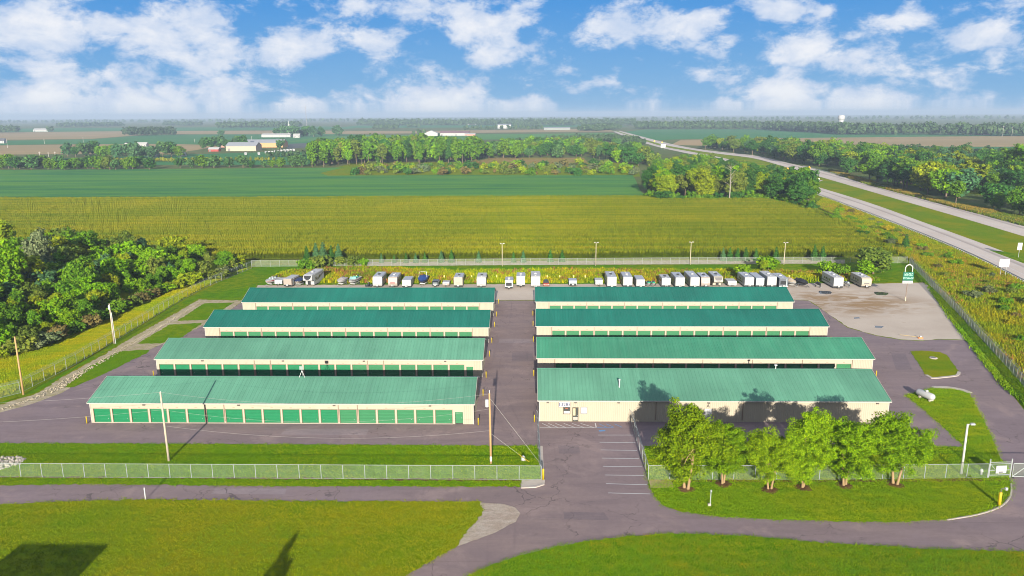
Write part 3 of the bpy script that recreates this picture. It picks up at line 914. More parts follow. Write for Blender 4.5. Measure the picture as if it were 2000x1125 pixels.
def storage(label, x0, x1, yf, depth, eave, ridge, roofm, doors, small=None, door_me=None, lights=3, spouts=None, header=True):
    root = thing('storage_building', label, 'building', ((x0 + x1) / 2, yf, 0), group='rows of storage buildings')
    cx = (x0 + x1) / 2
    L = (x1 - x0) / 2
    zf = lambda y: eave + (ridge - eave) * (1 - abs(y - depth / 2) / (depth / 2)) - 0.05
    b = MB()
    # front: blank sheets at the ends, piers and header between doors
    rec = 0.14
    if doors:
        dx = [d - cx for d in doors]
        edges = [(d - DW / 2, d + DW / 2, DH + 0.12) for d in dx]
        if small is not None:
            edges.append((small - cx - 0.62, small - cx + 0.62, 2.05))
        edges.sort()
        prev = -L
        for (a, e, top) in edges:
            if a - prev > 1.2:
                ribbed(b, prev, a, 0.0, eave, 0.0)
            else:
                b.box(prev, 0.0, 0.0, a, 0.2, eave)
            b.add([(a, 0, top), (e, 0, top), (e, 0, eave), (a, 0, eave)], [(0, 1, 2, 3)])
            b.add([(a, 0, top), (a, 0.3, top), (e, 0.3, top), (e, 0, top)], [(0, 1, 2, 3)])
            b.add([(a, 0, 0), (a, .3, 0), (a, .3, top), (a, 0, top)], [(0, 1, 2, 3)])
            b.add([(e, 0, 0), (e, .3, 0), (e, .3, top), (e, 0, top)], [(3, 2, 1, 0)])
            prev = e
        ribbed(b, prev, L, 0.0, eave, 0.0)
    else:
        ribbed(b, -L, L, 0.0, eave, 0.0)
    ribbed(b, -L, L, 0.0, eave, depth, +1)
    ribbed_y(b, 0, depth, zf, -L, -1)
    ribbed_y(b, 0, depth, zf, L, +1)
    b.build('wall', CREAM, root)
    if doors:
        s = MB()
        s.box(doors[0] - cx - DW / 2 - 0.1, -0.07, 0.0, doors[-1] - cx + DW / 2 + 0.1, 0.3, 0.12)
        s.build('door_sill', SILLM, root)
        for i, d in enumerate(dx):
            me = (DOOR_ME if door_me is None else door_me(i))
            o = place('roll_up_door', me, root, (d, rec, 0.12))
            place('handle', HANDLE_ME, o, (rnd.choice((-1, 1)) * 0.9, 0, 0.55))
            place('door_frame', JAMB_ME, root, (d, 0, 0.0))
            place('number_plate', PLATE_ME, root, (d, 0, DH + 0.32))
        if small is not None:
            sd = MB()
            sd.box(-0.58, 0, 0, 0.58, 0.05, 1.93)
            o = sd.build('service_door', DOORG2, root, loc=(small - cx, rec, 0.12))
            place('handle', HANDLE_ME, o, (0.42, 0.04, 0.85))
    # roof: ribbed sheets both sides
    ov = 0.28
    pitch = (ridge - eave) / (depth / 2)
    for nm, sgn in (('roof_slope_front', 1), ('roof_slope_back', -1)):
        r = MB()
        n = round((x1 - x0 + 2 * ov) / 0.61)
        X0, X1 = -L - ov, L + ov
        w = (X1 - X0) / n
        xs = []
        for i in range(n):
            a = X0 + w * i
            xs += [(a, 0), (a + w * .80, 0), (a + w * .85, .035), (a + w * .95, .035)]
        xs.append((X1, 0))
        ya, yb = (-ov, depth / 2) if sgn > 0 else (depth + ov, depth / 2)
        za = eave - ov * pitch + 0.06
        vs = []
        for x, k in xs:
            vs += [(x, ya, za + k), (x, yb, ridge + 0.06 + k)]
        fs = [(2 * i, 2 * i + 2, 2 * i + 3, 2 * i + 1) for i in range(len(xs) - 1)]
        if sgn < 0:
            fs = [f[::-1] for f in fs]
        # underside closes the sheet
        k0 = len(vs)
        vs += [(X0, ya, za - 0.05), (X1, ya, za - 0.05), (X1, yb, ridge), (X0, yb, ridge)]
        fs.append((k0, k0 + 3, k0 + 2, k0 + 1) if sgn > 0 else (k0, k0 + 1, k0 + 2, k0 + 3))
        r.add(vs, fs)
        r.build('roof_slope', roofm, root)
    rc = MB()
    rc.prism([(depth / 2 - 0.22, ridge + 0.055), (depth / 2, ridge + 0.15), (depth / 2 + 0.22, ridge + 0.055)], 'x', -L - ov, L + ov)
    rc.build('ridge_cap', roofm, root)
    za = eave - ov * pitch
    for y in (-ov - 0.13, depth + ov):
        g = MB()
        g.box(-L - ov, y, za - 0.10, L + ov, y + 0.13, za + 0.06)
        g.build('gutter', TRIM, root)
    for sx in (-1, 1):
        k = MB()
        xx = sx * (L + ov)
        k.prism([(-ov, za - 0.12), (depth / 2, ridge - 0.13), (depth + ov, za - 0.12), (depth + ov, za + 0.13), (depth / 2, ridge + 0.17), (-ov, za + 0.13)], 'x', min(xx, xx + sx * 0.06), max(xx, xx + sx * 0.06))
        k.build('rake_trim', TRIM, root)
        c = MB()
        c.box(min(sx * L, sx * (L + 0.05)) - 0.04, -0.045, 0, max(sx * L, sx * (L + 0.05)) + 0.04, 0.12, eave - 0.12)
        c.build('corner_trim', TRIM, root)
    for x in (spouts or []):
        place('downspout', DSP_ME, root, (x - cx, 0, 0), scl=(1, 1, eave - 0.1))
    for i in range(lights):
        x = -L + (2 * L) * (i + 0.5) / lights
        place('wall_light', LIGHT_ME, root, (x, 0, eave - 0.42))
    return root


LX0, LX1, RX0, RX1 = -70.3, -9.0, 1.5, 63.5
YF = [114.0, 136.4, 158.6, 181.0]
full = [LX0 + 0.45 + DW / 2 + BAY * i for i in range(19)]
inset = [LX0 + 3.30 + DW / 2 + BAY * i for i in range(18)]
insetr = [RX0 + 3.30 + DW / 2 + (BAY + 0.02) * i for i in range(18)]
mixd = lambda i: DOOR_ME2
ORD = ['nearest', 'second', 'third', 'farthest']
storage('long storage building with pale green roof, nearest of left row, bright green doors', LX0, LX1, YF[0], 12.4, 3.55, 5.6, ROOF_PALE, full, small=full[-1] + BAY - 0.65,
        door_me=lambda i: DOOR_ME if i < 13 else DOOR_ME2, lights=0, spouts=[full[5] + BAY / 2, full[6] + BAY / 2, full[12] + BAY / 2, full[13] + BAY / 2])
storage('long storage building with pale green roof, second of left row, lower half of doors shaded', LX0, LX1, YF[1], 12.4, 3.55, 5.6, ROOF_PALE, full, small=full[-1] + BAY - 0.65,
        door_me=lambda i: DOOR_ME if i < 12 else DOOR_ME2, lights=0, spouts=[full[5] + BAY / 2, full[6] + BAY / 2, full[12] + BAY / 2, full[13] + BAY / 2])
for j, z in ((0, YF[0]), (1, YF[1])):
    root = [o for o in col.objects if o.get('category') == 'building'][j]
    for i in (2, 7, 12, 17):
        place('wall_light', LIGHT_ME, root, (full[i] + 0.9 - (LX0 + LX1) / 2, 0, 3.15))
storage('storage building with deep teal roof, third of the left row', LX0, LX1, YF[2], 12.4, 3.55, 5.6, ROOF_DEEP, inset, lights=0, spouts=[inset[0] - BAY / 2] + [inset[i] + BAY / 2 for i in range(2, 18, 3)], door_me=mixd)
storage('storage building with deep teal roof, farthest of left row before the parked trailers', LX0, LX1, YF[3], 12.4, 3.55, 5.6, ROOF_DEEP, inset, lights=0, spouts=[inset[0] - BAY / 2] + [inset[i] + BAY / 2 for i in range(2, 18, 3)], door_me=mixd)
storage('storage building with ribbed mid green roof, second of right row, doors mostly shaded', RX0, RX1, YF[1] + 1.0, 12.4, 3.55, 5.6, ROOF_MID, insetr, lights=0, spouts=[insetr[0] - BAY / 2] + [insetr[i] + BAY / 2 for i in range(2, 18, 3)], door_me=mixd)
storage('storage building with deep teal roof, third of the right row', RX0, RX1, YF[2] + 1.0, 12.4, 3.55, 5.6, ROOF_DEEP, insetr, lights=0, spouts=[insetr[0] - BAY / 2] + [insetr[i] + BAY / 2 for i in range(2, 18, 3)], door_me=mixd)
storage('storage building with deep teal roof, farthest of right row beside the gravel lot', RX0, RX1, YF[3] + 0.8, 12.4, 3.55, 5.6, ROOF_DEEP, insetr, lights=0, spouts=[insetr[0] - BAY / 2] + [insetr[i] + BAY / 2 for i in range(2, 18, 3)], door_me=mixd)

# office building, nearest of the right row
OX0, OX1, OY = 1.5, 56.5, 115.3
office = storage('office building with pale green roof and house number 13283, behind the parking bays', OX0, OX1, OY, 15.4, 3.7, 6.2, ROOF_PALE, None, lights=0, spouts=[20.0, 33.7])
ocx = (OX0 + OX1) / 2


def text(body, size, loc, parent, mt, name='lettering', rot=(math.pi / 2, 0, 0), ext=0.006):
    cu = bpy.data.curves.new(name, 'FONT')
    cu.body = body
    cu.size = size
    cu.align_x = 'CENTER'
    cu.align_y = 'CENTER'
    cu.extrude = ext
    cu.offset = 0.006 * size
    cu.materials.append(mt)
    me = bpy.data.meshes.new_from_object(bpy.data.objects.new(name, cu))
    return place(name, me, parent, loc, rot)


def strokes(parent, x0, x1, z, h, y, mt, n):
    """a worn line of letters that can no longer be read: uneven upright and level strokes"""
    b = MB()
    w = (x1 - x0) / n
    for i in range(n):
        a = x0 + i * w + w * 0.12
        b.box(a, y - 0.005, z, a + w * 0.2, y, z + h)
        if i % 3 != 1:
            b.box(a + w * 0.2, y - 0.005, z + h * (0.8 if i % 2 else 0.38), a + w * 0.65, y, z + h * (1.0 if i % 2 else 0.58))
        if i % 4 != 2:
            b.box(a + w * 0.55, y - 0.005, z, a + w * 0.75, y, z + h * 0.37)
    return b.build('lettering', mt, parent)


INK = mat('ink_navy', (0.03, 0.035, 0.10), 0.6)
BLK = mat('ink_black', (0.02, 0.02, 0.02), 0.6)
FRM = mat('frame_grey', (0.16, 0.15, 0.15), 0.5)
BRZ = mat('frame_bronze', (0.075, 0.06, 0.04), 0.4)


def framed(name, x0, x1, z0, z1, fm, pm, parent, t_=0.08, y=-0.03):
    f = MB()
    f.box(x0, y - 0.05, z0, x1, y, z0 + t_).box(x0, y - 0.05, z1 - t_, x1, y, z1)
    f.box(x0, y - 0.05, z0 + t_, x0 + t_, y, z1 - t_).box(x1 - t_, y - 0.05, z0 + t_, x1, y, z1 - t_)
    fo = f.build(name, fm, parent)
    p = MB()
    p.box(x0 + t_, y - 0.02, z0 + t_, x1 - t_, y + 0.01, z1 - t_)
    p.build('pane' if 'window' in name or 'door' in name else 'face', pm, fo)
    return fo


ox = lambda px: G(px, 826).x - ocx
sg = framed('address_sign', ox(1091), ox(1114), 2.42, 3.36, FRM, WHITE, office, 0.05)
text('13283', 0.80, ((ox(1091) + ox(1114)) / 2, -0.060, 2.88), sg, INK)
wn = framed('window', ox(1100), ox(1114), 1.28, 2.46, BRZ, GLASS, office, 0.10)
wb = MB()
wb.box(ox(1100) + 0.1, -0.058, 1.38, ox(1114) - 0.1, -0.052, 1.80)
wb.build('blind', mat('blind_white', (0.45, 0.42, 0.40), 0.6), wn)
wr = MB()
wr.box(ox(1104), -0.058, 2.14, ox(1109.5), -0.052, 2.32)
wr.build('window_notice', mat('notice_red', (0.22, 0.06, 0.03), 0.6), wn)
wn = framed('window', ox(1134), ox(1147), 1.34, 2.48, FRM, mat('window_film', (0.50, 0.53, 0.56), 0.25, var=0.1), office, 0.08)
dr = framed('entrance_door', ox(1118), ox(1130), 0.02, 2.42, BRZ, GLASS, office, 0.11)
db_ = MB()
db_.box(ox(1119.5), -0.06, 1.05, ox(1124), -0.052, 2.25)
db_.build('door_notice', mat('notice_tan', (0.42, 0.36, 0.22), 0.6), dr)
db_ = MB()
db_.box(ox(1119.5), -0.06, 0.30, ox(1128.5), -0.052, 0.78)
db_.build('door_kick_panel', mat('kick_panel', (0.33, 0.30, 0.26), 0.4), dr)
place('handle', HANDLE_ME, dr, (ox(1128.4), 0, 0.95))
for px in (1070, 1124, 1208, 1383, 1710):
    place('wall_light', LIGHT_ME, office, (ox(px), 0, 3.28))
text('A', 0.75, (ox(1382.5), -0.04, 2.72), office, BLK)
pb = MB()
pb.box(ox(1376), -0.07, 0.05, ox(1390), -0.035, 2.25)
pb.build('white_door', WHITE, office)
vp = MB()
vp.tube([(0, 0, -0.3), (0, 0, 1.25)], 0.11, 10)
vp.tube([(0, 0, 1.25), (0, 0, 1.42)], [0.18, 0.17], 10)
vx = G(1213, 770, 4.3)
vp.build('vent_pipe', STEEL, office, loc=(ox(1213), 3.0, 3.7 + 2.5 * 3.0 / 7.7))

# things on the left front roof: tripod antenna ; small white dome on the office ridge
a = thing('antenna', 'small tripod aerial with grey panel on ridge of nearest left building', 'antenna', (G(594, 733, 5.6).x, YF[0] + 6.2, 5.7))
tb = MB()
for an in (90, 210, 330):
    r_ = math.radians(an)
    tb.tube([(math.cos(r_) * 0.55, math.sin(r_) * 0.45, 0.0 - 0.30 * abs(math.sin(r_) * 0.45)), (0, 0, 1.1)], 0.035, 6)
tb.build('tripod', STEEL, a)
MB().tube([(0, 0, 0.9), (0, 0, 1.5)], 0.045, 8).build('mast', STEEL, a)
tb = MB()
tb.box(-0.38, -0.12, 1.25, 0.30, -0.05, 1.85)
tb.build('panel', mat('panel_grey', (0.22, 0.27, 0.25), 0.5), a, bevel=0.06)
a = thing('roof_vent', 'small white mushroom vent on the office building ridge', 'vent', (G(1515, 722, 6.2).x, OY + 7.7, 6.28))
MB().tube([(0, 0, 0), (0, 0, 0.55)], 0.09, 10).build('stem', STEEL, a)
MB().tube([(0, 0, 0.52), (0, 0, 0.66), (0, 0, 0.80)], [0.12, 0.28, 0.22], 12).build('cap', WHITE, a)


# ------------------------------------------------------------------ bollards
bo = MB()
bo.tube([(0, 0, 0), (0, 0, 1.15), (0, 0, 1.22)], [0.085, 0.085, 0.04], 10)
BOL_ME = bo.mesh('bollard', YELL, True)
BOLL = [(LX0 - 0.7, YF[0] - 0.3, 'yellow bollard at outer front corner of nearest left storage building'),
        (LX1 + 0.8, YF[0] - 0.3, 'yellow bollard at alley front corner of nearest left storage building'),
        (LX1 + 0.8, YF[0] + 12.6, 'yellow bollard at alley back corner of nearest left storage building'),
        (LX0 - 0.7, YF[1] - 0.3, 'yellow bollard at outer front corner of second left storage building'),
        (LX1 + 0.8, YF[1] - 0.3, 'yellow bollard at alley front corner of second left storage building'),
        (LX1 + 0.8, YF[1] + 12.6, 'yellow bollard at alley back corner of second left storage building'),
        (LX1 + 0.8, YF[2] - 0.3, 'yellow bollard at alley front corner of third left storage building'),
        (LX1 + 0.8, YF[2] + 12.6, 'yellow bollard at alley back corner of third left storage building'),
        (LX1 + 0.8, YF[3] - 0.3, 'yellow bollard at alley front corner of farthest left storage building'),
        (LX1 + 0.8, YF[3] + 12.6, 'yellow bollard at alley back corner of farthest left storage building'),
        (RX0 - 0.8, OY - 0.3, 'yellow bollard at alley front corner of the office building'),
        (RX0 - 0.8, YF[1] + 0.7, 'yellow bollard at alley front corner of second right storage building'),
        (RX0 - 0.8, YF[2] + 0.7, 'yellow bollard at alley front corner of third right storage building'),
        (RX0 - 0.8, YF[2] + 13.6, 'yellow bollard at alley back corner of third right storage building'),
        (RX0 - 0.8, YF[3] + 0.5, 'yellow bollard at alley front corner of farthest right storage building'),
        (RX1 + 0.8, YF[1] + 0.7, 'yellow bollard at outer front corner of second right storage building'),
        (RX1 + 0.8, YF[2] + 0.7, 'yellow bollard at outer front corner of third right storage building')]
for x, y, lb in BOLL:
    tag(place('bollard', BOL_ME, None, (x, y, 0.02)), lb, 'bollard', 'yellow bollards at the building corners')
q = G(1061, 938)
tag(place('bollard', BOL_ME, None, (q.x, q.y, 0.06), scl=(1.7, 1.7, 1.35)), 'thick yellow bollard at left corner of the office parking entrance', 'bollard')


# ------------------------------------------------------------------ fences
def chain_mat(name, c, op):
    mt = bpy.data.materials.new(name)
    mt.use_nodes = True
    t = NT(mt.node_tree)
    pos = t.n('ShaderNodeNewGeometry').outputs['Position']
    n = t.rng(t.noise(pos, 1.3, 3, 0.6), 0.3, 0.7, op * 0.8, op * 1.2, False)
    d = t.n('ShaderNodeBsdfPrincipled', {'Base Color': (*c, 1), 'Roughness': 0.5, 'Metallic': 0.2})
    tr = t.n('ShaderNodeBsdfTransparent')
    o_ = t.n('ShaderNodeMixShader', {0: n, 1: tr.outputs[0], 2: d.outputs[0]})
    t.n('ShaderNodeOutputMaterial', {0: o_.outputs[0]})
    return mt


CHAIN = chain_mat('chain_link', (0.34, 0.45, 0.31), 0.12)
CHAIN2 = chain_mat('chain_link_far', (0.36, 0.38, 0.33), 0.16)
CHAIN3 = chain_mat('chain_link_slats', (0.42, 0.42, 0.40), 0.55)
GALV = mat('fence_galvanised', (0.33, 0.35, 0.34), 0.5, metal=0.15, var=0.06)
POSTS = {}


def fence(label, P, h=2.1, gap=3.05, chain=None, arms=False, pr=0.04, bottom=True, cat='fence', name='chain_link_fence'):
    P = [Vector((p[0], p[1], 0)) for p in P]
    root = thing(name, label, cat, P[0], group=None)
    o0 = P[0]
    key = (h, arms, pr)
    if key not in POSTS:
        b = MB()
        b.tube([(0, 0, 0), (0, 0, h)], pr, 6)
        if arms:
            b.tube([(0, 0, h - 0.02), (0.30, 0.0, h + 0.32)], 0.025, 5)
        POSTS[key] = b.mesh('post', GALV)
    pts = []
    for i in range(len(P) - 1):
        a, b_ = P[i], P[i + 1]
        n = max(1, round((b_ - a).length / gap))
        for k in range(n):
            pts.append((a.lerp(b_, k / n), (b_ - a)))
    pts.append((P[-1], P[-1] - P[-2]))
    for q, d in pts:
        place('post', POSTS[key], root, q - o0, (rnd.gauss(0, .008), rnd.gauss(0, .008), math.atan2(d.y, d.x) + math.pi / 2))
    b = MB()
    line_ = [q - o0 + Vector((0, 0, h - 0.01)) for q, d in pts]
    for a, c_ in zip(line_[:-1], line_[1:]):
        b.tube([a, c_], 0.030, 5, cap=False)
    b.build('top_rail', GALV, root)
    if bottom:
        b = MB()
        for a, c_ in zip(line_[:-1], line_[1:]):
            z_ = Vector((0, 0, h - 0.10))
            b.tube([a - z_, c_ - z_], 0.02, 4, cap=False)
        b.build('bottom_wire', GALV, root)
    b = MB()
    for a, c_ in zip(line_[:-1], line_[1:]):
        z_ = Vector((0, 0, h - 0.06))
        b.add([a - z_, c_ - z_, c_, a], [(0, 1, 2, 3)])
    b.build('chain_link_mesh', chain or CHAIN, root)
    if arms:
        b = MB()
        for (q, d), (q2, d2) in zip(pts[:-1], pts[1:]):
            nn = Vector((math.cos(math.atan2(d.y, d.x) + math.pi / 2), math.sin(math.atan2(d.y, d.x) + math.pi / 2), 0))
            for f in (0.35, 0.7, 1.0):
                off = nn * 0.30 * f + Vector((0, 0, h + 0.32 * f))
                b.tube([q - o0 + off, q2 - o0 + off], 0.012, 3, cap=False)
        b.build('barbed_wire', GALV, root)
    return root


fence('chain link fence along the front lawn, left of the office drive', GP((-260, 936), (0, 932.5), (500, 935), (1057, 938)), gap=2.95)
fence('chain link fence along left edge of the office parking bays', GP((1057, 938), (1053, 872), (1050.5, 829)), arms=True)
fence('chain link fence slanting along right edge of the office parking bays', GP((1266, 937), (1249, 880), (1234, 829)), arms=True)
fence('chain link fence behind the six front trees', GP((1266, 937), (1600, 937.5), (1928, 934)), gap=3.0)
fence('long chain link fence with barbed wire arms beside the left woods', GP((-200, 862), (0, 778), (40, 768), (150, 711), (222, 668), (330, 601), (400, 562), (492, 524)), arms=True)
fence('chain link fence along the corn field behind the parked trailers', GP((492, 521), (1000, 517.5), (1400, 515), (1772, 514)), chain=CHAIN2, arms=False)
fence('pale slatted chain link fence beside the highway slope', GP((1776, 515), (1800, 541), (1870, 613), (1985, 741), (2120, 900)), chain=CHAIN3, arms=True, gap=2.4)
# gate with its sign
gb = G(1930, 934)
gate = thing('gate', 'galvanised entrance gate panel beside the right access road', 'gate', gb)
w_ = (G(1972, 933) - gb).length
dirg = (G(1972, 933) - gb)
gate.rotation_euler = (0, 0, math.atan2(dirg.y, dirg.x))
b = MB()
for x in (0.0, w_):
    b = MB()
    b.tube([(x, 0, 0), (x, 0, 2.75)], [0.085, 0.08], 8)
    b.build('post', GALV, gate)
b = MB()
for z in (0.45, 1.15, 2.05, 2.3):
    b.tube([(0, 0, z), (w_, 0, z)], 0.04, 6)
b.tube([(0.1, 0, 2.05), (w_ / 2, 0, 0.45)], 0.03, 6)
b.build('frame', GALV, gate)
MB().add([(0, 0.01, 0.2), (w_, 0.01, 0.2), (w_, 0.01, 2.05), (0, 0.01, 2.05)], [(0, 1, 2, 3)]).build('chain_link_mesh', CHAIN, gate)
sgn = tag(empty('gate_sign', gb + dirg * 0.52 + Vector((0, -0.14, 0)), gate.rotation_euler.z), 'white hours notice hanging on the entrance gate', 'sign')
b = MB()
b.box(-0.72, -0.02, 0.75, 0.72, 0.02, 1.85)
b.build('board', WHITE, sgn)
strokes(sgn, -0.55, 0.55, 1.50, 0.20, -0.022, mat('ink_pale', (0.36, 0.36, 0.36)), 9)
strokes(sgn, -0.38, 0.38, 1.18, 0.17, -0.022, mat('ink_pale', (0.36, 0.36, 0.36)), 6)
b = MB()
b.box(-0.32, -0.028, 0.86, 0.32, -0.021, 1.0)
b.build('dark_bar', BLK, sgn)
sg2 = thing('slide_gate', 'galvanised sliding gate with diagonal braces across right access road', 'gate', G(1974, 934))
b = MB()
for z in (0.25, 2.15):
    b.tube([(0.15, 0, z), (9.0, 0, z)], 0.045, 6)
for k in range(4):
    x = 0.15 + k * 2.2
    b.tube([(x, 0, 0.25), (x, 0, 2.15)], 0.035, 6)
    b.tube([(x, 0, 0.25), (x + 2.2, 0, 2.15)] if k % 2 == 0 else [(x, 0, 2.15), (x + 2.2, 0, 0.25)], 0.035, 6)
b.build('frame', GALV, sg2)
MB().add([(0.15, 0.02, 0.25), (9, 0.02, 0.25), (9, 0.02, 2.15), (0.15, 0.02, 2.15)], [(0, 1, 2, 3)]).build('chain_link_mesh', CHAIN, sg2)
for x in (0.3, 8.8):
    MB().tube([(x, -0.03, 0.02), (x, 0.03, 0.02)], 0.12, 10).build('wheel', DARK, sg2, loc=(0, 0, 0.10))

# ------------------------------------------------------------------ poles and wires
WOOD = mat('pole_wood', (0.44, 0.27, 0.12), 0.9, var=0.35, vscale=1.2, stretch=(1, 1, .2), bump=0.4)
WOODG = mat('pole_wood_grey', (0.44, 0.37, 0.28), 0.9, var=0.25, vscale=1.2, stretch=(1, 1, .2), bump=0.4)
WIRE = mat('wire', (0.34, 0.32, 0.30), 0.5)
TANK = mat('transformer_grey', (0.50, 0.52, 0.52), 0.5)


def upole(label, px, py, top, mt=WOOD, r=0.17, lean=0.0, name='utility_pole'):
    b = G(px, py)
    h = hgt(px, py, top)
    o = thing(name, label, 'pole', b)
    m_ = MB()
    m_.tube([(0, 0, -0.1), (lean * h * .5, 0, h * 0.5), (lean * h, 0, h)], [r, r * 0.85, r * 0.68], 10)
    m_.build('shaft', mt, o, True)
    return o, h


p1, h1 = upole('wooden utility pole standing in front lawn before the nearest left storage building', 330, 901, 764, WOODG, lean=-0.012)
MB().tube([(-0.12, 0, h1 - 0.15), (-0.12, 0, h1 + 0.15)], 0.06, 8).build('insulator', TANK, p1)
p2, h2 = upole('wooden utility pole with transformer beside the centre alley', 959, 906, 768, WOOD, lean=-0.01)
MB().tube([(-0.45, -0.15, h2 - 1.9), (-0.45, -0.15, h2 - 0.9)], 0.24, 12).build('transformer', TANK, p2)
MB().tube([(-0.10, 0, h2 - 0.2), (-0.10, 0, h2 + 0.45)], 0.05, 8).build('insulator', TANK, p2)
MB().box(-0.13, -0.26, 0.5, 0.13, -0.13, 1.2).build('meter_box', TANK, p2)
p3, h3 = upole('bare wooden utility pole at left end of the meadow fence', 46, 771, 655, WOOD)
p4, h4 = upole('wooden utility pole with grey riser pipe beside the meadow fence', 223, 671, 592, WOODG)
MB().tube([(0.35, 0, 0), (0.22, 0, h4 * 0.78)], 0.07, 8).build('riser_pipe', STEEL, p4)
MB().tube([(0.05, -0.28, h4 - 1.2), (0.05, -0.28, h4 - 0.3)], 0.2, 10).build('transformer', TANK, p4)


def wire(label, A, B, sag, r=0.010):
    A, B = Vector(A), Vector(B)
    P = []
    for k in range(25):
        u = k / 24
        q = A.lerp(B, u)
        q.z -= sag * 4 * u * (1 - u)
        P.append(q)
    o = MB().tube(P, r, 4).build('overhead_wire', WIRE)
    tag(o, label, 'wire')
    return o


b1, b2 = p1.location, p2.location
top1, top2 = b1 + Vector((-0.1, 0, h1)), b2 + Vector((-0.1, 0, h2 - 0.1))
wire('top overhead wire between the lawn pole and the transformer pole', top1, top2, 1.7)
wire('middle overhead wire between the lawn pole and the transformer pole', top1 - Vector((0, 0, 2.6)), top2 - Vector((0, 0, 2.2)), 1.9)
wire('lowest overhead wire between the lawn pole and the transformer pole', top1 - Vector((0, 0, 5.0)), top2 - Vector((0, 0, 5.4)), 1.5)
lft = Vector((-125, 99, 0))
wire('top overhead wire running from lawn pole out of left picture edge', top1, lft + Vector((0, 0, h1 - 0.2)), 1.7)
wire('middle overhead wire running from lawn pole out of left picture edge', top1 - Vector((0, 0, 2.6)), lft + Vector((0, 0, h1 - 3)), 1.9)
for k, (dx, dy, z, lb, mt) in enumerate([(6.8, 0.6, h2 - 0.8, 'upper steel guy wire of the transformer pole', WIRE), (5.4, 0.6, 4.6, 'lower guy wire with yellow guard beside the transformer pole', WIRE)]):
    g = thing('guy_wire', lb, 'wire', b2)
    MB().tube([(0, 0, z), (dx * 0.72, dy * .72, z * 0.28)], 0.018, 5).build('cable', WIRE, g)
    MB().tube([(dx * 0.72, dy * .72, z * 0.28), (dx, dy, 0.03)], 0.045 if k else 0.02, 6).build('guard', YELL if k else WIRE, g)


def light_pole(label, px, py, top, arms, mt=None, r=0.11):
    b = G(px, py)
    h = hgt(px, py, top)
    o = thing('light_pole', label, 'light pole', b)
    MB().tube([(0, 0, -0.05), (0, 0, h)], [r, r * .75], 10).build('shaft', mt or mat('light_pole_paint', (0.55, 0.46, 0.34), 0.6), o, True)
    for s in arms:
        MB().tube([(0, 0, h - 0.1), (s * 0.55, -0.15, h + 0.02)], 0.05, 6).build('arm', STEEL, o)
        MB().box(s * 0.45 - 0.22, -0.42, h - 0.02, s * 0.45 + 0.35 * (1 if s > 0 else .6), -0.02, h + 0.22).build('lamp_head', WHITE, o, bevel=0.04)
    return o


for px, py, top, lb in [(981, 520, 476, 'first light pole from the left along the corn field fence'), (1163.5, 519, 474, 'second light pole from the left along the corn field fence'),
                        (1348, 517, 473, 'third light pole from the left along the corn field fence'), (1531, 517, 474, 'rightmost light pole along the corn field fence')]:
    light_pole(lb, px, py, top, (-1, 1))
light_pole('tall grey light pole behind the right front fence near the gate', 1877, 926, 826, (1,), mat('light_pole_grey', (0.47, 0.46, 0.42), 0.6), 0.17)

# ------------------------------------------------------------------ padlock sign on its post
sb = G(1768, 588)
sh_ = hgt(1768, 588, 553)
sgn = thing('padlock_sign', 'green padlock shaped sign with white shackle on a post in gravel lot', 'sign', sb)
MB().tube([(0, 0, -0.05), (0, 0, 1.2)], 0.14, 8).build('post_base', mat('sign_base_tan', (0.46, 0.38, 0.28), 0.7), sgn)
MB().tube([(0, 0, 1.2), (0.05, 0, sh_ + 0.2)], 0.085, 8).build('post', BROWN, sgn)
GRN = mat('sign_green', (0.006, 0.115, 0.070), 0.5)
MB().box(-1.28, -0.14, sh_ + 0.72, 1.40, 0.14, sh_ + 3.0).build('lock_body', GRN, sgn, bevel=0.06)
MB().box(-1.30, -0.15, sh_, 1.36, 0.15, sh_ + 0.68).build('white_panel', WHITE, sgn)
arc = [(-0.85, 0, sh_ + 2.95), (-0.85, 0, sh_ + 3.9)] + [(0.06 + 0.91 * math.cos(a_), 0, sh_ + 3.95 + 0.95 * math.sin(a_)) for a_ in np.linspace(math.pi, 0, 13)] + [(0.97, 0, sh_ + 3.9), (0.97, 0, sh_ + 2.95)]
MB().tube(arc, 0.13, 8).build('shackle', mat('sign_cream', (0.60, 0.58, 0.48), 0.5), sgn, True)
PALE = mat('sign_letter_pale', (0.42, 0.60, 0.52), 0.5)
strokes(sgn, -1.0, 1.15, sh_ + 2.02, 0.72, -0.145, PALE, 6)
text('STORAGE', 0.62, (0.06, -0.15, sh_ + 1.35), sgn, PALE)
strokes(sgn, -1.05, 1.1, sh_ + 0.2, 0.3, -0.155, GRN, 9)

# ------------------------------------------------------------------ propane tank, posts, small things
tk = thing('propane_tank', 'white horizontal propane tank on the grass island by the yard', 'tank', G(1815, 783), math.radians(22))
tz, tr_ = 0.85, 0.58
prof = [(-1.5, 0.12), (-1.42, 0.34), (-1.25, 0.5), (-1.05, tr_), (1.6, tr_), (1.8, 0.5), (1.97, 0.34), (2.05, 0.12)]
MB().tube([(0, y + 0.6, tz) for y, r in prof], [r for y, r in prof], 20).build('shell', WHITE, tk, True)
MB().tube([(0, 0.7, tz + tr_ - 0.05), (0, 0.7, tz + tr_ + 0.22), (0, 0.7, tz + tr_ + 0.30)], [0.26, 0.26, 0.1], 14).build('dome', WHITE, tk, True)
for y in (-0.3, 1.7):
    MB().box(-0.45, y - 0.12, 0, 0.45, y + 0.12, 0.42).build('foot', CONC, tk)
ip = thing('intercom_post', 'yellow intercom post with small reader at the right access road kerb', 'post', G(1951, 987))
MB().tube([(0, 0, 0), (0, 0, 1.75), (0, 0, 1.82)], [0.20, 0.19, 0.1], 12).build('post', YELL, ip, True)
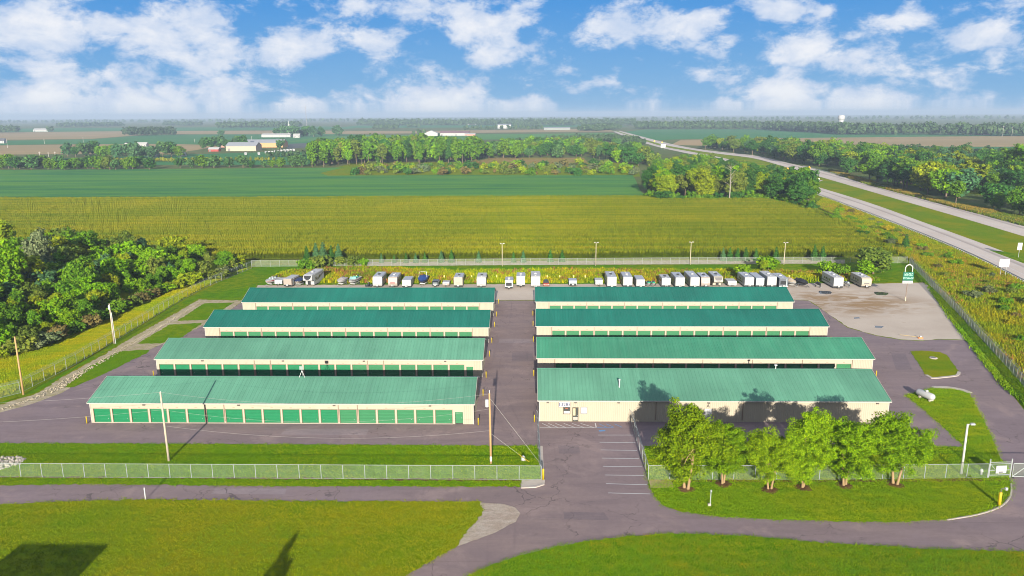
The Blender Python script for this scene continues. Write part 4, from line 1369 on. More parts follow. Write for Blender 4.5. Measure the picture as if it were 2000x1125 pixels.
MB().tube([(0, 0, 1.8), (0.05, 0, 2.25), (0.5, -0.05, 2.3)], 0.05, 6).build('arm', FRM, ip)
MB().box(0.42, -0.2, 2.12, 0.72, 0.06, 2.46).build('reader', WHITE, ip, bevel=0.03)
sp = thing('marker_post', 'slim white marker post at the left road edge', 'post', G(284.5, 976))
MB().box(-0.07, -0.05, 0, 0.07, 0.05, 1.7).build('post', WHITE, sp, bevel=0.02)
MB().box(-0.072, -0.054, 1.35, 0.072, -0.051, 1.55).build('reflector', TANK, sp)
sp = thing('ground_light', 'thin grey stake light on the lawn below the first front tree', 'light', G(1386, 988))
MB().box(-0.22, -0.18, 0, 0.14, 0.18, 0.32).build('base', CONC, sp, bevel=0.03)
MB().tube([(0.05, 0, 0.2), (0.08, 0, 2.05)], 0.05, 6).build('stake', STEEL, sp)
MB().box(0.0, -0.1, 2.0, 0.18, 0.08, 2.15).build('lamp_head', STEEL, sp)
bd = thing('barricade', 'orange and white boom barricade lying on gravel lot edge', 'barricade', G(1797, 661))
ORG = mat('orange_paint', (0.70, 0.22, 0.08), 0.6)
MB().box(-0.45, -0.3, 0, 0.55, 0.3, 0.3).build('base', ORG, bd, bevel=0.08)
MB().box(-0.15, -0.15, 0.3, 0.25, 0.15, 0.6).build('head', WHITE, bd, bevel=0.05)
MB().tube([(-0.3, 0, 0.3), (-3.4, 2.0, 0.25)], 0.06, 6).build('boom', mat('boom_tan', (0.40, 0.30, 0.15), 0.7), bd)
sp = thing('hydrant', 'small white capped standpipe behind right fence near the gate', 'hydrant', G(1916, 928))
MB().tube([(0, 0, 0), (0, 0, 0.5), (0, 0, 0.62), (0, 0, 0.9)], [0.14, 0.14, 0.24, 0.12], 10).build('barrel', WHITE, sp, True)
sp = thing('utility_pedestal', 'low pale utility pedestal on lawn beside the yellow guy wire', 'pedestal', G(1022, 899))
MB().tube([(0, 0, 0), (0, 0, 0.5), (0, 0, 0.7)], [0.28, 0.28, 0.12], 12).build('cap', TANK, sp, True)
MB().box(-0.34, -0.34, 0, 0.34, 0.34, 0.08).build('base', CONC, sp)
mh = thing('manhole_cover', 'round concrete manhole cover on the small grass island', 'manhole', G(1823, 700) + Vector((0, 0, 0.06)))
MB().tube([(0, 0, 0), (0, 0, 0.12)], [0.75, 0.72], 16).build('ring', CONC, mh)
MB().tube([(0, 0, 0.12), (0, 0, 0.17)], 0.45, 16).build('lid', FRM, mh)
# numbered yellow stall markers behind the trailers
for i, px in enumerate((697, 868, 921, 970, 1069, 1093, 1120, 1143, 1380, 1541)):
    o = thing('stall_marker', ['%s short yellow stall marker from the left behind the parked trailers' % w for w in ('first', 'second', 'third', 'fourth', 'fifth', 'sixth', 'seventh', 'eighth', 'ninth', 'tenth')][i], 'marker', G(px, 546.5), group='stall markers')
    MB().box(-0.05, -0.04, 0, 0.05, 0.04, 0.75).build('stake', YELL, o)
    MB().box(-0.18, -0.07, 0.75, 0.18, -0.02, 1.35).build('plate', mat('marker_yellow', (0.70, 0.62, 0.15), 0.5), o)

# ------------------------------------------------------------------ trailers, campers, boats
RWHT = mat('rv_white', (0.375, 0.372, 0.366), 0.4, var=0.05)
RCRM = mat('rv_cream', (0.35, 0.31, 0.25), 0.45, var=0.05)
RBEI = mat('rv_beige', (0.29, 0.245, 0.21), 0.45, var=0.05)
RGRY = mat('rv_grey', (0.33, 0.37, 0.38), 0.45, var=0.06)
RDRK = mat('rv_charcoal', (0.09, 0.10, 0.12), 0.4, var=0.1)
RROOF = mat('rv_roof_grey', (0.34, 0.36, 0.41), 0.7, var=0.15, vscale=2)
RROOFL = mat('rv_roof_pale', (0.40, 0.40, 0.41), 0.7, var=0.15, vscale=2)
RBLK = mat('rv_black', (0.02, 0.022, 0.025), 0.35)
RSTR = mat('rv_stripe', (0.13, 0.12, 0.12), 0.4)
RRED = mat('rv_maroon', (0.22, 0.02, 0.03), 0.4)
RUBB = mat('tyre', (0.022, 0.022, 0.022), 0.85)
whb = MB()
whb.tube([(-0.11, 0, 0), (0.11, 0, 0)], 0.33, 16)
TYRE_ME = whb.mesh('tyre', RUBB, True)
whb = MB()
whb.tube([(-0.118, 0, 0), (0.118, 0, 0)], 0.17, 12)
RIM_ME = whb.mesh('rim', STEEL)


def wheel(parent, x, y, r=0.33):
    w = place('wheel', TYRE_ME, parent, (x, y, r), scl=r / 0.33)
    place('rim', RIM_ME, w)


def hitch(root, L=1.3, w=0.55):
    b = MB()
    b.tube([(-w, 0.1, 0.48), (0, -L, 0.48)], 0.05, 5).tube([(w, 0.1, 0.48), (0, -L, 0.48)], 0.05, 5)
    b.build('hitch', RBLK, root)
    MB().tube([(0, -L + 0.15, 0.0), (0, -L + 0.15, 0.75)], 0.04, 6).build('jack', RBLK, root)
    b = MB()
    b.tube([(-0.17, -0.35, 0.52), (-0.17, -0.35, 0.95)], 0.15, 10).tube([(0.17, -0.35, 0.52), (0.17, -0.35, 0.95)], 0.15, 10)
    b.build('gas_bottles', WHITE, root)


def camper(px, py, label, w=2.5, l=7.0, h=3.05, front='flat', body=RWHT, roof=RROOF, mask=None, stripe=None, ac=True, name='travel_trailer', cat='trailer', rz=0.0, swoosh=False, win=3, fwin=None, low=0.42, ramp=False):
    root = thing(name, label, cat, G(px, py), rz, group='trailers and campers parked along the back of the yard')
    h *= 0.95
    z0, z1 = low, h
    if front == 'flat':
        pf = [(0, z0), (l, z0), (l, z1 - 0.05), (l - 0.08, z1), (0.10, z1), (0, z1 - 0.08)]
    elif front == 'slope':
        pf = [(0.35, z0), (l, z0), (l, z1 - 0.05), (l - 0.08, z1), (0.75, z1), (0.45, z1 - 0.10), (0.05, z0 + 0.95), (0.05, z0 + 0.5)]
    elif front == 'round':
        pf = [(0.25, z0), (l, z0), (l, z1 - 0.10), (l - 0.15, z1)] + [(0.95 - 0.95 * math.sin(a_), z1 - 1.05 + 1.05 * math.cos(a_)) for a_ in np.linspace(0, math.pi / 2, 8)] + [(0.0, z0 + 0.7)]
    elif front == 'fifth':
        pf = [(2.2, z0), (l, z0), (l, z1 - 0.05), (l - 0.08, z1), (1.0, z1), (0.45, z1 - 0.18), (0.1, z1 - 0.9), (0.0, z1 - 1.35), (0.2, z1 - 1.62), (2.2, z1 - 1.75)]
    b = MB()
    b.prism(pf, 'x', -w / 2, w / 2)
    o = b.build('body', body, root, bevel=0.06)
    # roof sheet
    ys = 0.55 if front == 'flat' else 1.05
    ys = 0.12 if front == 'flat' else ys
    MB().box(-w / 2 + 0.05, ys, h - 0.01, w / 2 - 0.05, l - 0.12, h + 0.035).build('roof', roof, root)
    if ac:
        MB().box(-0.34, l * 0.42, h + 0.03, 0.34, l * 0.42 + 0.95, h + 0.33).build('air_conditioner', rnd.choice((WHITE, WHITE, RBLK)), root, bevel=0.07)
        for yy in (l * 0.18, l * 0.75):
            MB().box(-0.2, yy, h + 0.03, 0.2, yy + 0.4, h + 0.13).build('roof_vent', rnd.choice((WHITE, RROOF)), root)
    if front in ('flat', 'slope', 'round'):
        y_ = {'flat': -0.015, 'slope': 0.30, 'round': 0.20}[front]
        MB().box(-w / 2 + .02, y_, z0 - .02, w / 2 - .02, y_ + .03, z0 + 0.30).build('skirt_shade_band', RBLK if body is not RDRK else RGRY, root)  # skirt band; the chassis shading is put into its dark colour
    if win:
        MB().tube([(w / 2 + .07, l * .25, h - .22), (w / 2 + .07, l * .85, h - .22)], .07, 6).build('awning', RROOFL, root)
    if mask is not None:
        if front == 'flat':
            MB().box(-w * .36, -0.03, h * .38, w * .36, 0.02, h * .74).build('front_window', mask, root, bevel=0.02)
        elif front in ('slope',):
            k = [(0.05 + 0.4 * u - 0.03, z0 + 0.95 + (z1 - 0.10 - z0 - 0.95) * u) for u in (0.12, 0.86)]
            MB().add([(-w * .40, k[0][0], k[0][1]), (w * .40, k[0][0], k[0][1]), (w * .44, k[1][0], k[1][1]), (-w * .44, k[1][0], k[1][1])], [(0, 1, 2, 3)]).build('front_mask', mask, root)
        elif front == 'round':
            pts = [(0.95 - 0.95 * math.sin(a_) - 0.02, z1 - 1.05 + 1.05 * math.cos(a_) + 0.02) for a_ in np.linspace(0.9, math.pi / 2, 6)]
            mm = MB()
            for (ya, za), (yb, zb) in zip(pts[:-1], pts[1:]):
                mm.add([(-w * .36, ya, za), (w * .36, ya, za), (w * .36, yb, zb), (-w * .36, yb, zb)], [(0, 3, 2, 1)])
            mm.build('front_mask', mask, root)
        elif front == 'fifth':
            mm = MB()
            for (ya, za), (yb, zb), wa, wb_ in (((0.42, z1 - 0.20), (0.08, z1 - 0.9), .42, .34), ((0.08, z1 - 0.9), (-0.02, z1 - 1.33), .34, .12)):
                mm.add([(-w * wa, ya - .03, za), (w * wa, ya - .03, za), (w * wb_, yb - .03, zb), (-w * wb_, yb - .03, zb)], [(0, 3, 2, 1)])
            mm.build('front_mask', mask, root)
    if front in ('flat', 'slope', 'round') and fwin is not None:
        MB().box(-w * .26, -0.03, z0 + 0.85, w * .26, 0.03, z0 + 1.12).build('front_badge', fwin, root)
    for sx in (-1, 1):
        xx = sx * w / 2
        for k in range(win):
            ya = l * (0.30 + 0.55 * k / max(1, win))
            MB().box(min(xx, xx + sx * .02), ya, h * .52, max(xx, xx + sx * .02), ya + 0.85, h * .72).build('window', GLASS, root)
        if win:
            MB().box(min(xx, xx + sx * .015), l * .18, z0 + .1, max(xx, xx + sx * .015), l * .18 + .65, h * .80).build('door', RGRY if sx > 0 else body, root)
        if stripe is not None:
            MB().prism([(l * .08, h * .36), (l * .98, h * .30), (l * .98, h * .40), (l * .5, h * .45)], 'x', min(xx, xx + sx * .012), max(xx, xx + sx * .012)).build('stripe', stripe, root)
        if swoosh:
            for dz in (0, 0.34):
                MB().prism([(1.6, h * .42 + dz), (l * .55, h * .40 + dz), (l * .98, h * .72 + dz * .6), (l * .98, h * .78 + dz * .6), (l * .5, h * .50 + dz)], 'x', min(xx, xx + sx * .014), max(xx, xx + sx * .014)).build('stripe', RSTR, root)
        yc = l * .58
        for yy in ((yc - .43, yc + .43) if l > 5.5 else (yc,)):
            wheel(root, sx * (w / 2 - 0.18), yy)
    if front == 'fifth':
        MB().box(-0.25, 0.9, 0.75, 0.25, 1.3, h - 1.7).build('pin_box', RBLK, root)
        for sx in (-1, 1):
            MB().box(sx * .95 - .05, 2.3, 0, sx * .95 + .05, 2.4, z0 + 0.1).build('landing_leg', RBLK, root)
    else:
        hitch(root)
        MB().box(-w / 2 + .1, 0.38 if front != 'flat' else 0.01, z0 - 0.12, w / 2 - .1, l - 0.1, z0 + 0.001).build('chassis', RBLK, root)
    if ramp:
        MB().box(w * .28, -0.04, z0, w * .36, -0.005, h - .1).build('door_post', RGRY, root)
    return root


def popup(px, py, label, w=2.1, l=3.6, h=1.5, body=RWHT, top=RROOFL, front=None):
    root = thing('folding_camper', label, 'camper', G(px, py), 0, group='trailers and campers parked along the back of the yard')
    MB().box(-w / 2, 0, 0.45, w / 2, l, h - 0.35).build('body', body, root, bevel=0.05)
    MB().prism([(0.0, h - 0.34), (l, h - 0.34), (l - 0.15, h), (0.30, h)], 'x', -w / 2 - 0.04, w / 2 + 0.04).build('lid', top, root, bevel=0.05)
    if front is not None:
        MB().box(-w * .42, -0.35, 0.45, w * .42, -0.005, 0.95).build('front_box', front, root, bevel=0.04)
    for sx in (-1, 1):
        wheel(root, sx * (w / 2 - 0.05), l * .55, 0.3)
    hitch(root, 1.0, 0.4)
    return root


def hull_mesh(L, w, h, deck=True):
    """lofted boat hull, bow to -Y"""
    st = [(0.0, 0.02, 0.62, 1.0), (0.12, 0.45, 0.35, 0.98), (0.3, 0.80, 0.12, 0.95), (0.55, 1.0, 0.0, 0.92), (0.8, 1.0, 0.0, 0.92), (1.0, 0.95, 0.02, 0.92)]
    vs, fs = [], []
    for s_, ww, zb, zt in st:
        y = s_ * L
        x = ww * w / 2
        vs += [(-x, y, zt * h), (-x * 0.92, y, (zb + 0.42 * (zt - zb)) * h), (0, y, zb * h), (x * 0.92, y, (zb + 0.42 * (zt - zb)) * h), (x, y, zt * h)]
    n = len(st)
    for i in range(n - 1):
        for k in range(4):
            a = i * 5 + k
            fs.append((a, a + 5, a + 6, a + 1))
    fs.append(tuple((n - 1) * 5 + k for k in range(5)))
    fs.append((0, 1, 2, 3, 4))
    if deck:
        for i in range(n - 1):
            fs.append((i * 5 + 4, i * 5 + 9, i * 5 + 5, i * 5))
    return vs, fs


def boat(px, py, label, L=6.0, w=2.3, h=1.25, hull=RWHT, deckm=None, cover=None, glass=False, stripe=None, tower=False, rz=0.0, motor=True):
    root = thing('boat', label, 'boat', G(px, py), rz, group='boats on trailers along the back of the yard')
    z = 0.62
    b = MB()
    vs, fs = hull_mesh(L, w, h)
    b.add([(x, y, zz + z) for x, y, zz in vs], fs)
    b.build('hull', hull, root, bevel=0.03)
    if cover is not None:
        st = [(0.02, 0.1, 0.05), (0.2, 0.68, 0.35), (0.42, 1.02, 0.85), (0.62, 1.03, 0.80), (0.85, 1.03, 0.45), (1.02, 0.98, 0.15)]
        vs, fs = [], []
        for s_, ww, hh in st:
            x = ww * w / 2
            vs += [(-x * 1.02, s_ * L, z + h * .80), (-x, s_ * L, z + h * .98), (0, s_ * L, z + h + hh * 0.75), (x, s_ * L, z + h * .98), (x * 1.02, s_ * L, z + h * .80)]
        for i in range(len(st) - 1):
            for k in range(4):
                a = i * 5 + k
                fs.append((a, a + 5, a + 6, a + 1))
        fs += [(0, 1, 2, 3, 4), tuple(len(vs) - 1 - k for k in range(5))]
        MB().add(vs, fs).build('cover', cover, root)
    else:
        MB().box(-w * .36, L * .42, z + h * .92, w * .36, L * .93, z + h * .96).build('cockpit', deckm or RGRY, root)
        for yy in (0.5, 0.72):
            for sx in (-1, 1):
                MB().box(sx * w * .2 - .24, L * yy, z + h * .96, sx * w * .2 + .24, L * yy + .45, z + h + .30).build('seat', deckm or RGRY, root, bevel=0.05)
    if glass:
        MB().add([(-w * .42, L * .40, z + h * .94), (0, L * .30, z + h * .94), (w * .42, L * .40, z + h * .94), (-w * .36, L * .47, z + h + .48), (0, L * .38, z + h + .48), (w * .36, L * .47, z + h + .48)],
                 [(0, 1, 4, 3), (1, 2, 5, 4)]).build('windscreen', mat('boat_glass', (0.20, 0.38, 0.36), 0.15, spec=0.5), root)
    if stripe is not None:
        vs, fs = hull_mesh(L * 1.004, w * 1.02, h, False)
        b = MB()
        P = [vs[5 * i + k] for i in range(6) for k in (0, 1, 3, 4)]
        for i in range(5):
            for (k, k2) in ((0, 1), (3, 2)):
                A, B = Vector(P[4 * i + k]), Vector(P[4 * i + k2])
                C, D = Vector(P[4 * i + 4 + k]), Vector(P[4 * i + 4 + k2])
                q_ = [A.lerp(B, .30), A.lerp(B, .72), C.lerp(D, .72), C.lerp(D, .30)]
                b.add([(v_.x, v_.y - 0.01, v_.z + z) for v_ in q_], [(0, 1, 2, 3)])
        b.build('stripe', stripe, root)
    if tower:
        for sx in (-1, 1):
            MB().tube([(sx * w * .45, L * .55, z + h), (sx * w * .40, L * .62, z + h + 1.5), (0, L * .62, z + h + 1.6)], 0.05, 6).build('tower_tube', STEEL, root)
    if motor:
        MB().box(-0.2, L * .98, z + .1, 0.2, L * .98 + .5, z + h + .35).build('outboard_motor', RBLK, root, bevel=0.06)
    b = MB()
    b.tube([(-.75, L * .25, .5), (-.85, L * .95, .5)], .05, 5).tube([(.75, L * .25, .5), (.85, L * .95, .5)], .05, 5)
    b.tube([(-.75, L * .25, .5), (0, -.9, .5)], .05, 5).tube([(.75, L * .25, .5), (0, -.9, .5)], .05, 5).tube([(-1.0, L * .68, .38), (1.0, L * .68, .38)], .05, 5)
    for yy in (.35, .85):
        b.box(-.7, L * yy, .5, .7, L * yy + .1, .66)
    b.build('trailer_frame', STEEL if hull is not RBLK else RBLK, root)
    for sx in (-1, 1):
        wheel(root, sx * 1.05, L * .68, 0.3)
    return root


def jetski(px, py, label, body=RWHT, seat=RBLK, two=False, green=None):
    root = thing('jet_ski', label, 'jet ski', G(px, py), 0, group='small craft on trailers along the back of the yard')
    vs, fs = hull_mesh(3.0, 1.1, 0.7)
    MB().add([(x, y, z + .5) for x, y, z in vs], fs).build('hull', body, root, bevel=0.03)
    MB().prism([(0.7, 1.1), (1.1, 1.5), (1.4, 1.35), (2.6, 1.4), (2.7, 1.1)], 'x', -.25, .25).build('seat', seat, root, bevel=0.05)
    MB().tube([(-.4, 1.05, 1.55), (.4, 1.05, 1.55)], .04, 6).build('handlebar', RBLK, root)
    if green is not None:
        MB().prism([(0.25, 1.12), (0.6, 1.36), (1.05, 1.40), (1.05, 1.12)], 'x', -.42, .42).build('cowl', green, root, bevel=0.06)
    b = MB()
    b.tube([(-.45, .4, .38), (-.45, 2.9, .38)], .045, 5).tube([(.45, .4, .38), (.45, 2.9, .38)], .045, 5).tube([(-.45, .4, .38), (0, -.9, .38)], .045, 5).tube([(.45, .4, .38), (0, -.9, .38)], .045, 5).tube([(-.65, 1.9, .3), (.65, 1.9, .3)], .04, 5)
    b.build('trailer_frame', STEEL, root)
    for sx in (-1, 1):
        wheel(root, sx * .68, 1.9, .26)
    return root


BLUEC = mat('cover_blue', (0.015, 0.05, 0.20), 0.8, var=0.2)
GREYC = mat('cover_grey', (0.34, 0.31, 0.30), 0.85, var=0.2)
TANC = mat('cover_tan', (0.42, 0.34, 0.25), 0.85, var=0.2)
BLKC = mat('cover_black', (0.02, 0.022, 0.03), 0.85, var=0.2)
NAVY = mat('hull_navy', (0.02, 0.03, 0.09), 0.35)
TEAL = mat('hull_teal', (0.05, 0.25, 0.18), 0.4)
JGRN = mat('jet_green', (0.01, 0.30, 0.13), 0.4)

boat(520, 561, 'white speedboat with maroon stripe, leftmost boat behind the storage buildings', 5.8, 2.3, 1.3, RWHT, RGRY, stripe=RRED, rz=math.radians(-12))
popup(544, 558, 'low white folding camper beside the maroon striped boat', 2.2, 4.0, 1.6, RWHT, RROOFL)
camper(562, 561, 'beige camper with pale grey roof between folding camper and navy boat', 2.4, 6.0, 2.55, 'flat', RBEI, RROOFL, ac=False, rz=math.radians(-6))
boat(579, 561, 'small boat with navy cover tucked beside the large swoosh fifth wheel', 4.8, 2.0, 1.05, RCRM, cover=NAVY)
camper(601, 562, 'large white fifth wheel camper with black front mask and curving side swooshes', 2.6, 10.0, 3.75, 'fifth', RWHT, RROOFL, mask=RBLK, swoosh=True, rz=math.radians(-5), win=2)
boat(661, 560, 'boat under grey tarpaulin left of the teal windscreen boat', 5.0, 2.0, 1.1, RWHT, cover=GREYC, rz=math.radians(-8), motor=False)
boat(683, 561, 'white speedboat with teal windscreen and dark hull stripe', 6.2, 2.4, 1.45, RWHT, TEAL, glass=True, stripe=RSTR, rz=math.radians(-10))
camper(737, 562, 'white travel trailer with small dark front lettering, left of beige fronted trailer', 2.6, 7.5, 3.3, 'slope', RWHT, RROOF, fwin=RGRY)
camper(767, 562, 'travel trailer with beige front next to low white cargo trailer', 2.6, 7.0, 3.15, 'slope', RBEI, RROOF, fwin=RRED, stripe=RSTR)
camper(794, 563, 'low white cargo trailer with plain grey roof beside the blue covered boat', 2.5, 5.5, 2.45, 'flat', RWHT, RROOF, ac=False, win=0, name='cargo_trailer')
boat(823, 561, 'boat under a bright blue cover with a tubular tower', 6.5, 2.6, 1.5, NAVY, cover=BLUEC, tower=True)
camper(850, 561, 'tiny black teardrop trailer with white tongue box', 1.8, 3.0, 1.75, 'round', RBLK, RDRK, mask=RGRY, ac=False, win=1, name='teardrop_trailer')
popup(871, 560, 'small pale folding camper right of the black teardrop trailer', 1.9, 3.0, 1.25, RCRM, RROOFL, front=RBEI)
camper(895, 562, 'upright cream fronted trailer standing alone left of the round nosed trailer', 2.5, 6.5, 3.15, 'flat', RCRM, RROOF, fwin=RBEI)
camper(940, 562, 'white round nosed travel trailer with black roof cooler', 2.6, 6.5, 3.2, 'round', RWHT, RROOFL, fwin=RGRY)
camper(994, 565, 'small grey camper with dark front window at head of the alley', 2.2, 5.0, 2.7, 'flat', RGRY, RROOF, mask=RBLK, ac=True)
camper(1017, 561, 'tall plain white trailer at head of the alley', 2.4, 5.5, 3.35, 'flat', RWHT, RROOF)
camper(1046, 563, 'white camper with black masked front and wrap around swoosh beside the red car', 2.6, 8.0, 3.5, 'slope', RWHT, RROOFL, mask=RBLK, stripe=RSTR)
popup(1119, 560, 'grey folding camper with dark front box standing alone', 2.2, 3.8, 1.75, RGRY, RROOF, front=RBLK)
popup(1170, 559, 'small white folding camper left of the tall white trailer', 2.1, 3.6, 1.75, RWHT, RROOFL)
camper(1195, 563, 'tall long white trailer with three roof units right of white folding camper', 2.6, 8.0, 3.4, 'flat', RWHT, RROOF)
camper(1226, 562, 'white trailer with grey front badge and grey side', 2.6, 7.5, 3.25, 'flat', RWHT, RROOF, fwin=RGRY, stripe=RSTR)
camper(1251, 563, 'white cargo trailer with wide grey roof left of the green jet skis', 2.4, 6.0, 2.6, 'flat', RWHT, RROOF, ac=False, win=0, name='cargo_trailer')
jetski(1268, 561, 'left one of two green and white jet skis', RWHT, RBLK, green=JGRN)
jetski(1277.5, 561, 'right one of two green and white jet skis', RWHT, RBLK, green=JGRN)
camper(1301, 562, 'short white trailer right of the two jet skis', 2.5, 5.5, 2.85, 'flat', RWHT, RROOFL)
camper(1328, 563, 'plain white trailer with grey roof, left of the longest white trailer', 2.6, 8.0, 3.2, 'flat', RWHT, RROOF)
camper(1357, 563, 'longest plain white trailer with grey side, left of beige graded trailer', 2.6, 9.5, 3.25, 'flat', RWHT, RROOF, stripe=RSTR, fwin=RGRY)
camper(1378, 562, 'beige fronted trailer with dark roof cooler between white trailer and fifth wheel', 2.5, 7.0, 3.1, 'slope', RBEI, RROOF, fwin=RGRY)
camper(1403, 563, 'grey fifth wheel with twin swooshes on its prow', 2.5, 8.0, 3.4, 'fifth', RCRM, RROOF, mask=RSTR, swoosh=True, win=1)
popup(1430, 560, 'low white folding camper with framed front window', 2.5, 4.0, 1.6, RWHT, RROOFL, front=RWHT)
camper(1463, 562, 'white camper with framed front panel and dark sides beside grey cargo trailer', 2.6, 8.0, 3.1, 'flat', RWHT, RROOF, fwin=RGRY, stripe=RBLK)
camper(1484, 562, 'plain grey cargo trailer squeezed between two white campers', 2.3, 8.0, 2.9, 'flat', RGRY, RROOF, ac=False, win=0, name='cargo_trailer', ramp=True)
camper(1507, 562, 'large white camper with grey side right of the grey cargo trailer', 2.6, 8.5, 3.3, 'flat', RWHT, RROOFL, stripe=RSTR)
camper(1530, 563, 'charcoal camper with glazed front at the end of the roof', 2.5, 7.5, 3.0, 'flat', RDRK, RROOF, mask=RBLK, ramp=True)
boat(1554, 562, 'boat under tan cover, leftmost on the open gravel', 5.8, 2.1, 1.1, RWHT, cover=TANC, rz=math.radians(14))
boat(1577, 563, 'black covered boat on a trailer right of the tan covered boat', 5.4, 2.0, 1.0, RBLK, cover=BLKC, rz=math.radians(14))
jetski(1602, 563, 'dark watercraft on a low trailer left of the long white trailer', RBLK, RBLK)
camper(1637, 564, 'long white trailer on open gravel with a black roof unit and dark windows', 2.7, 9.0, 3.3, 'flat', RWHT, RROOFL, fwin=RGRY, stripe=RSTR, win=4)
jetski(1659, 562, 'small white watercraft between the two trailers on open gravel', RWHT, RGRY)
camper(1692, 563, 'cream round nosed camper nearest the padlock sign', 2.7, 8.0, 3.1, 'round', RCRM, RROOFL, fwin=RSTR, stripe=RSTR, win=3)

# motorcycles left of the white trailer
mc = thing('motorcycle', 'dark motorcycle on a small trailer left of the white lettered trailer', 'motorcycle', G(719, 561))
for y in (0.3, 1.75):
    w_ = place('wheel', TYRE_ME, mc, (0, y, 0.62), scl=(0.7, 1.0, 1.0))
    place('rim', RIM_ME, w_)
MB().prism([(0.5, 0.7), (0.7, 1.15), (1.1, 1.25), (1.9, 1.15), (1.8, 0.95), (1.3, 0.6)], 'x', -.17, .17).build('frame', RBLK, mc, bevel=0.05)
MB().tube([(-.42, .45, 1.5), (0, .5, 1.35), (.42, .45, 1.5)], .035, 6).build('handlebar', STEEL, mc)
MB().box(-.85, -.1, .22, .85, 2.4, .30).build('trailer_bed', RBLK, mc)
for sx in (-1, 1):
    wheel(mc, sx * .98, 1.3, .26)

# red car
car = thing('car', 'small red hatchback parked beside the black masked camper', 'car', G(1067, 560))
prof = [(0.0, 0.35), (0.05, 0.72), (0.9, 0.92), (3.7, 0.95), (3.9, 0.6), (3.85, 0.3)]
MB().prism(prof, 'x', -.86, .86).build('body', mat('car_red', (0.36, 0.045, 0.010), 0.3, spec=0.5), car, bevel=0.08)
cb = MB()
cb.add([(-.76, .95, .90), (.76, .95, .90), (.60, 1.75, 1.42), (-.60, 1.75, 1.42), (-.76, 3.75, .93), (.76, 3.75, .93), (.60, 3.2, 1.42), (-.60, 3.2, 1.42)],
       [(0, 1, 2, 3), (1, 5, 6, 2), (5, 4, 7, 6), (4, 0, 3, 7)])
cb.build('windows', GLASS, car)
MB().box(-.61, 1.72, 1.41, .61, 3.22, 1.46).build('roof', RBLK, car, bevel=0.02)
for sx in (-1, 1):
    MB().box(sx * .62 - .17, -.03, .52, sx * .62 + .17, .03, .68).build('headlight', WHITE, car, bevel=0.02)
    for y in (.75, 3.1):
        wheel(car, sx * .78, y, .31)

# ------------------------------------------------------------------ highway furniture
def guardrail(label, A, off, i0, i1, side):
    root = thing('guardrail', label, 'guardrail', A[i0])
    o0 = A[i0]
    pts = []
    for i in range(i0, i1):
        d = (A[i + 1] - A[i]).normalized()
        n = Vector((-d.y, d.x, 0)) * side
        pts.append(A[i] + n * off)
    b = MB()
    for a, c_ in zip(pts[:-1], pts[1:]):
        d = (c_ - a).normalized()
        n = Vector((-d.y, d.x, 0))
        a_, c2 = a - o0, c_ - o0
        for za, zb, na, nb in ((0.50, 0.58, 0, .06), (.58, .66, .06, 0), (.66, .74, 0, .06), (.74, .82, .06, 0)):
            b.add([a_ + n * na + Vector((0, 0, za)), c2 + n * na + Vector((0, 0, za)), c2 + n * nb + Vector((0, 0, zb)), a_ + n * nb + Vector((0, 0, zb))], [(0, 1, 2, 3)])
    b.build('rail', GALV, root)
    pm = POSTS.setdefault('guard', MB().box(-.09, -.09, 0, .09, .09, .78).mesh('post', GALV))
    step, carry = 1.9, 0.0
    for a, c_ in zip(pts[:-1], pts[1:]):
        L = (c_ - a).length
        s_ = carry
        while s_ < L:
            place('post', pm, root, a.lerp(c_, s_ / L) - o0)
            s_ += step
        carry = s_ - L
    return root


# NA/FB run from beyond the right frame edge away to the horizon
def idx(A, px):
    best = None
    for i, q in enumerate(A):
        d = q - Vector((0, 0, H))
        z = d.dot(fwd)
        x = CX + F * d.dot(RIGHT) / z
        if best is None or abs(x - px) < best[0]:
            best = (abs(x - px), i)
    return best[1]


guardrail('steel guardrail along the near highway edge above the weedy slope', NA, 0.6, idx(NA, 2060), idx(NA, 1560), -1 if (NB[5] - NA[5]).cross(NA[6] - NA[5]).z < 0 else 1)
guardrail('steel guardrail along the far highway edge before the roadside trees', FB, 0.6, idx(FB, 2020), idx(FB, 1560), 1 if (NB[5] - NA[5]).cross(NA[6] - NA[5]).z < 0 else -1)


def roadsign(name, label, px, py, top, bw, bh, mt, posts=1, rz=0.0, shape='rect'):
    b = G(px, py)
    h = hgt(px, py, top)
    o = thing(name, label, 'road sign', b, rz)
    for k in range(posts):
        x = 0 if posts == 1 else (-bw * .25 if k == 0 else bw * .25)
        MB().box(x - .06, 0.03, 0, x + .06, .15, h - 0.1).build('post', GALV, o)
    if shape == 'rect':
        MB().box(-bw / 2, 0, h - bh, bw / 2, .03, h).build('panel', mt, o)
    else:
        MB().prism([(0, h - bh), (bw / 2, h - bh / 2), (0, h), (-bw / 2, h - bh / 2)], 'y', 0, .03).build('panel', mt, o)
    return o


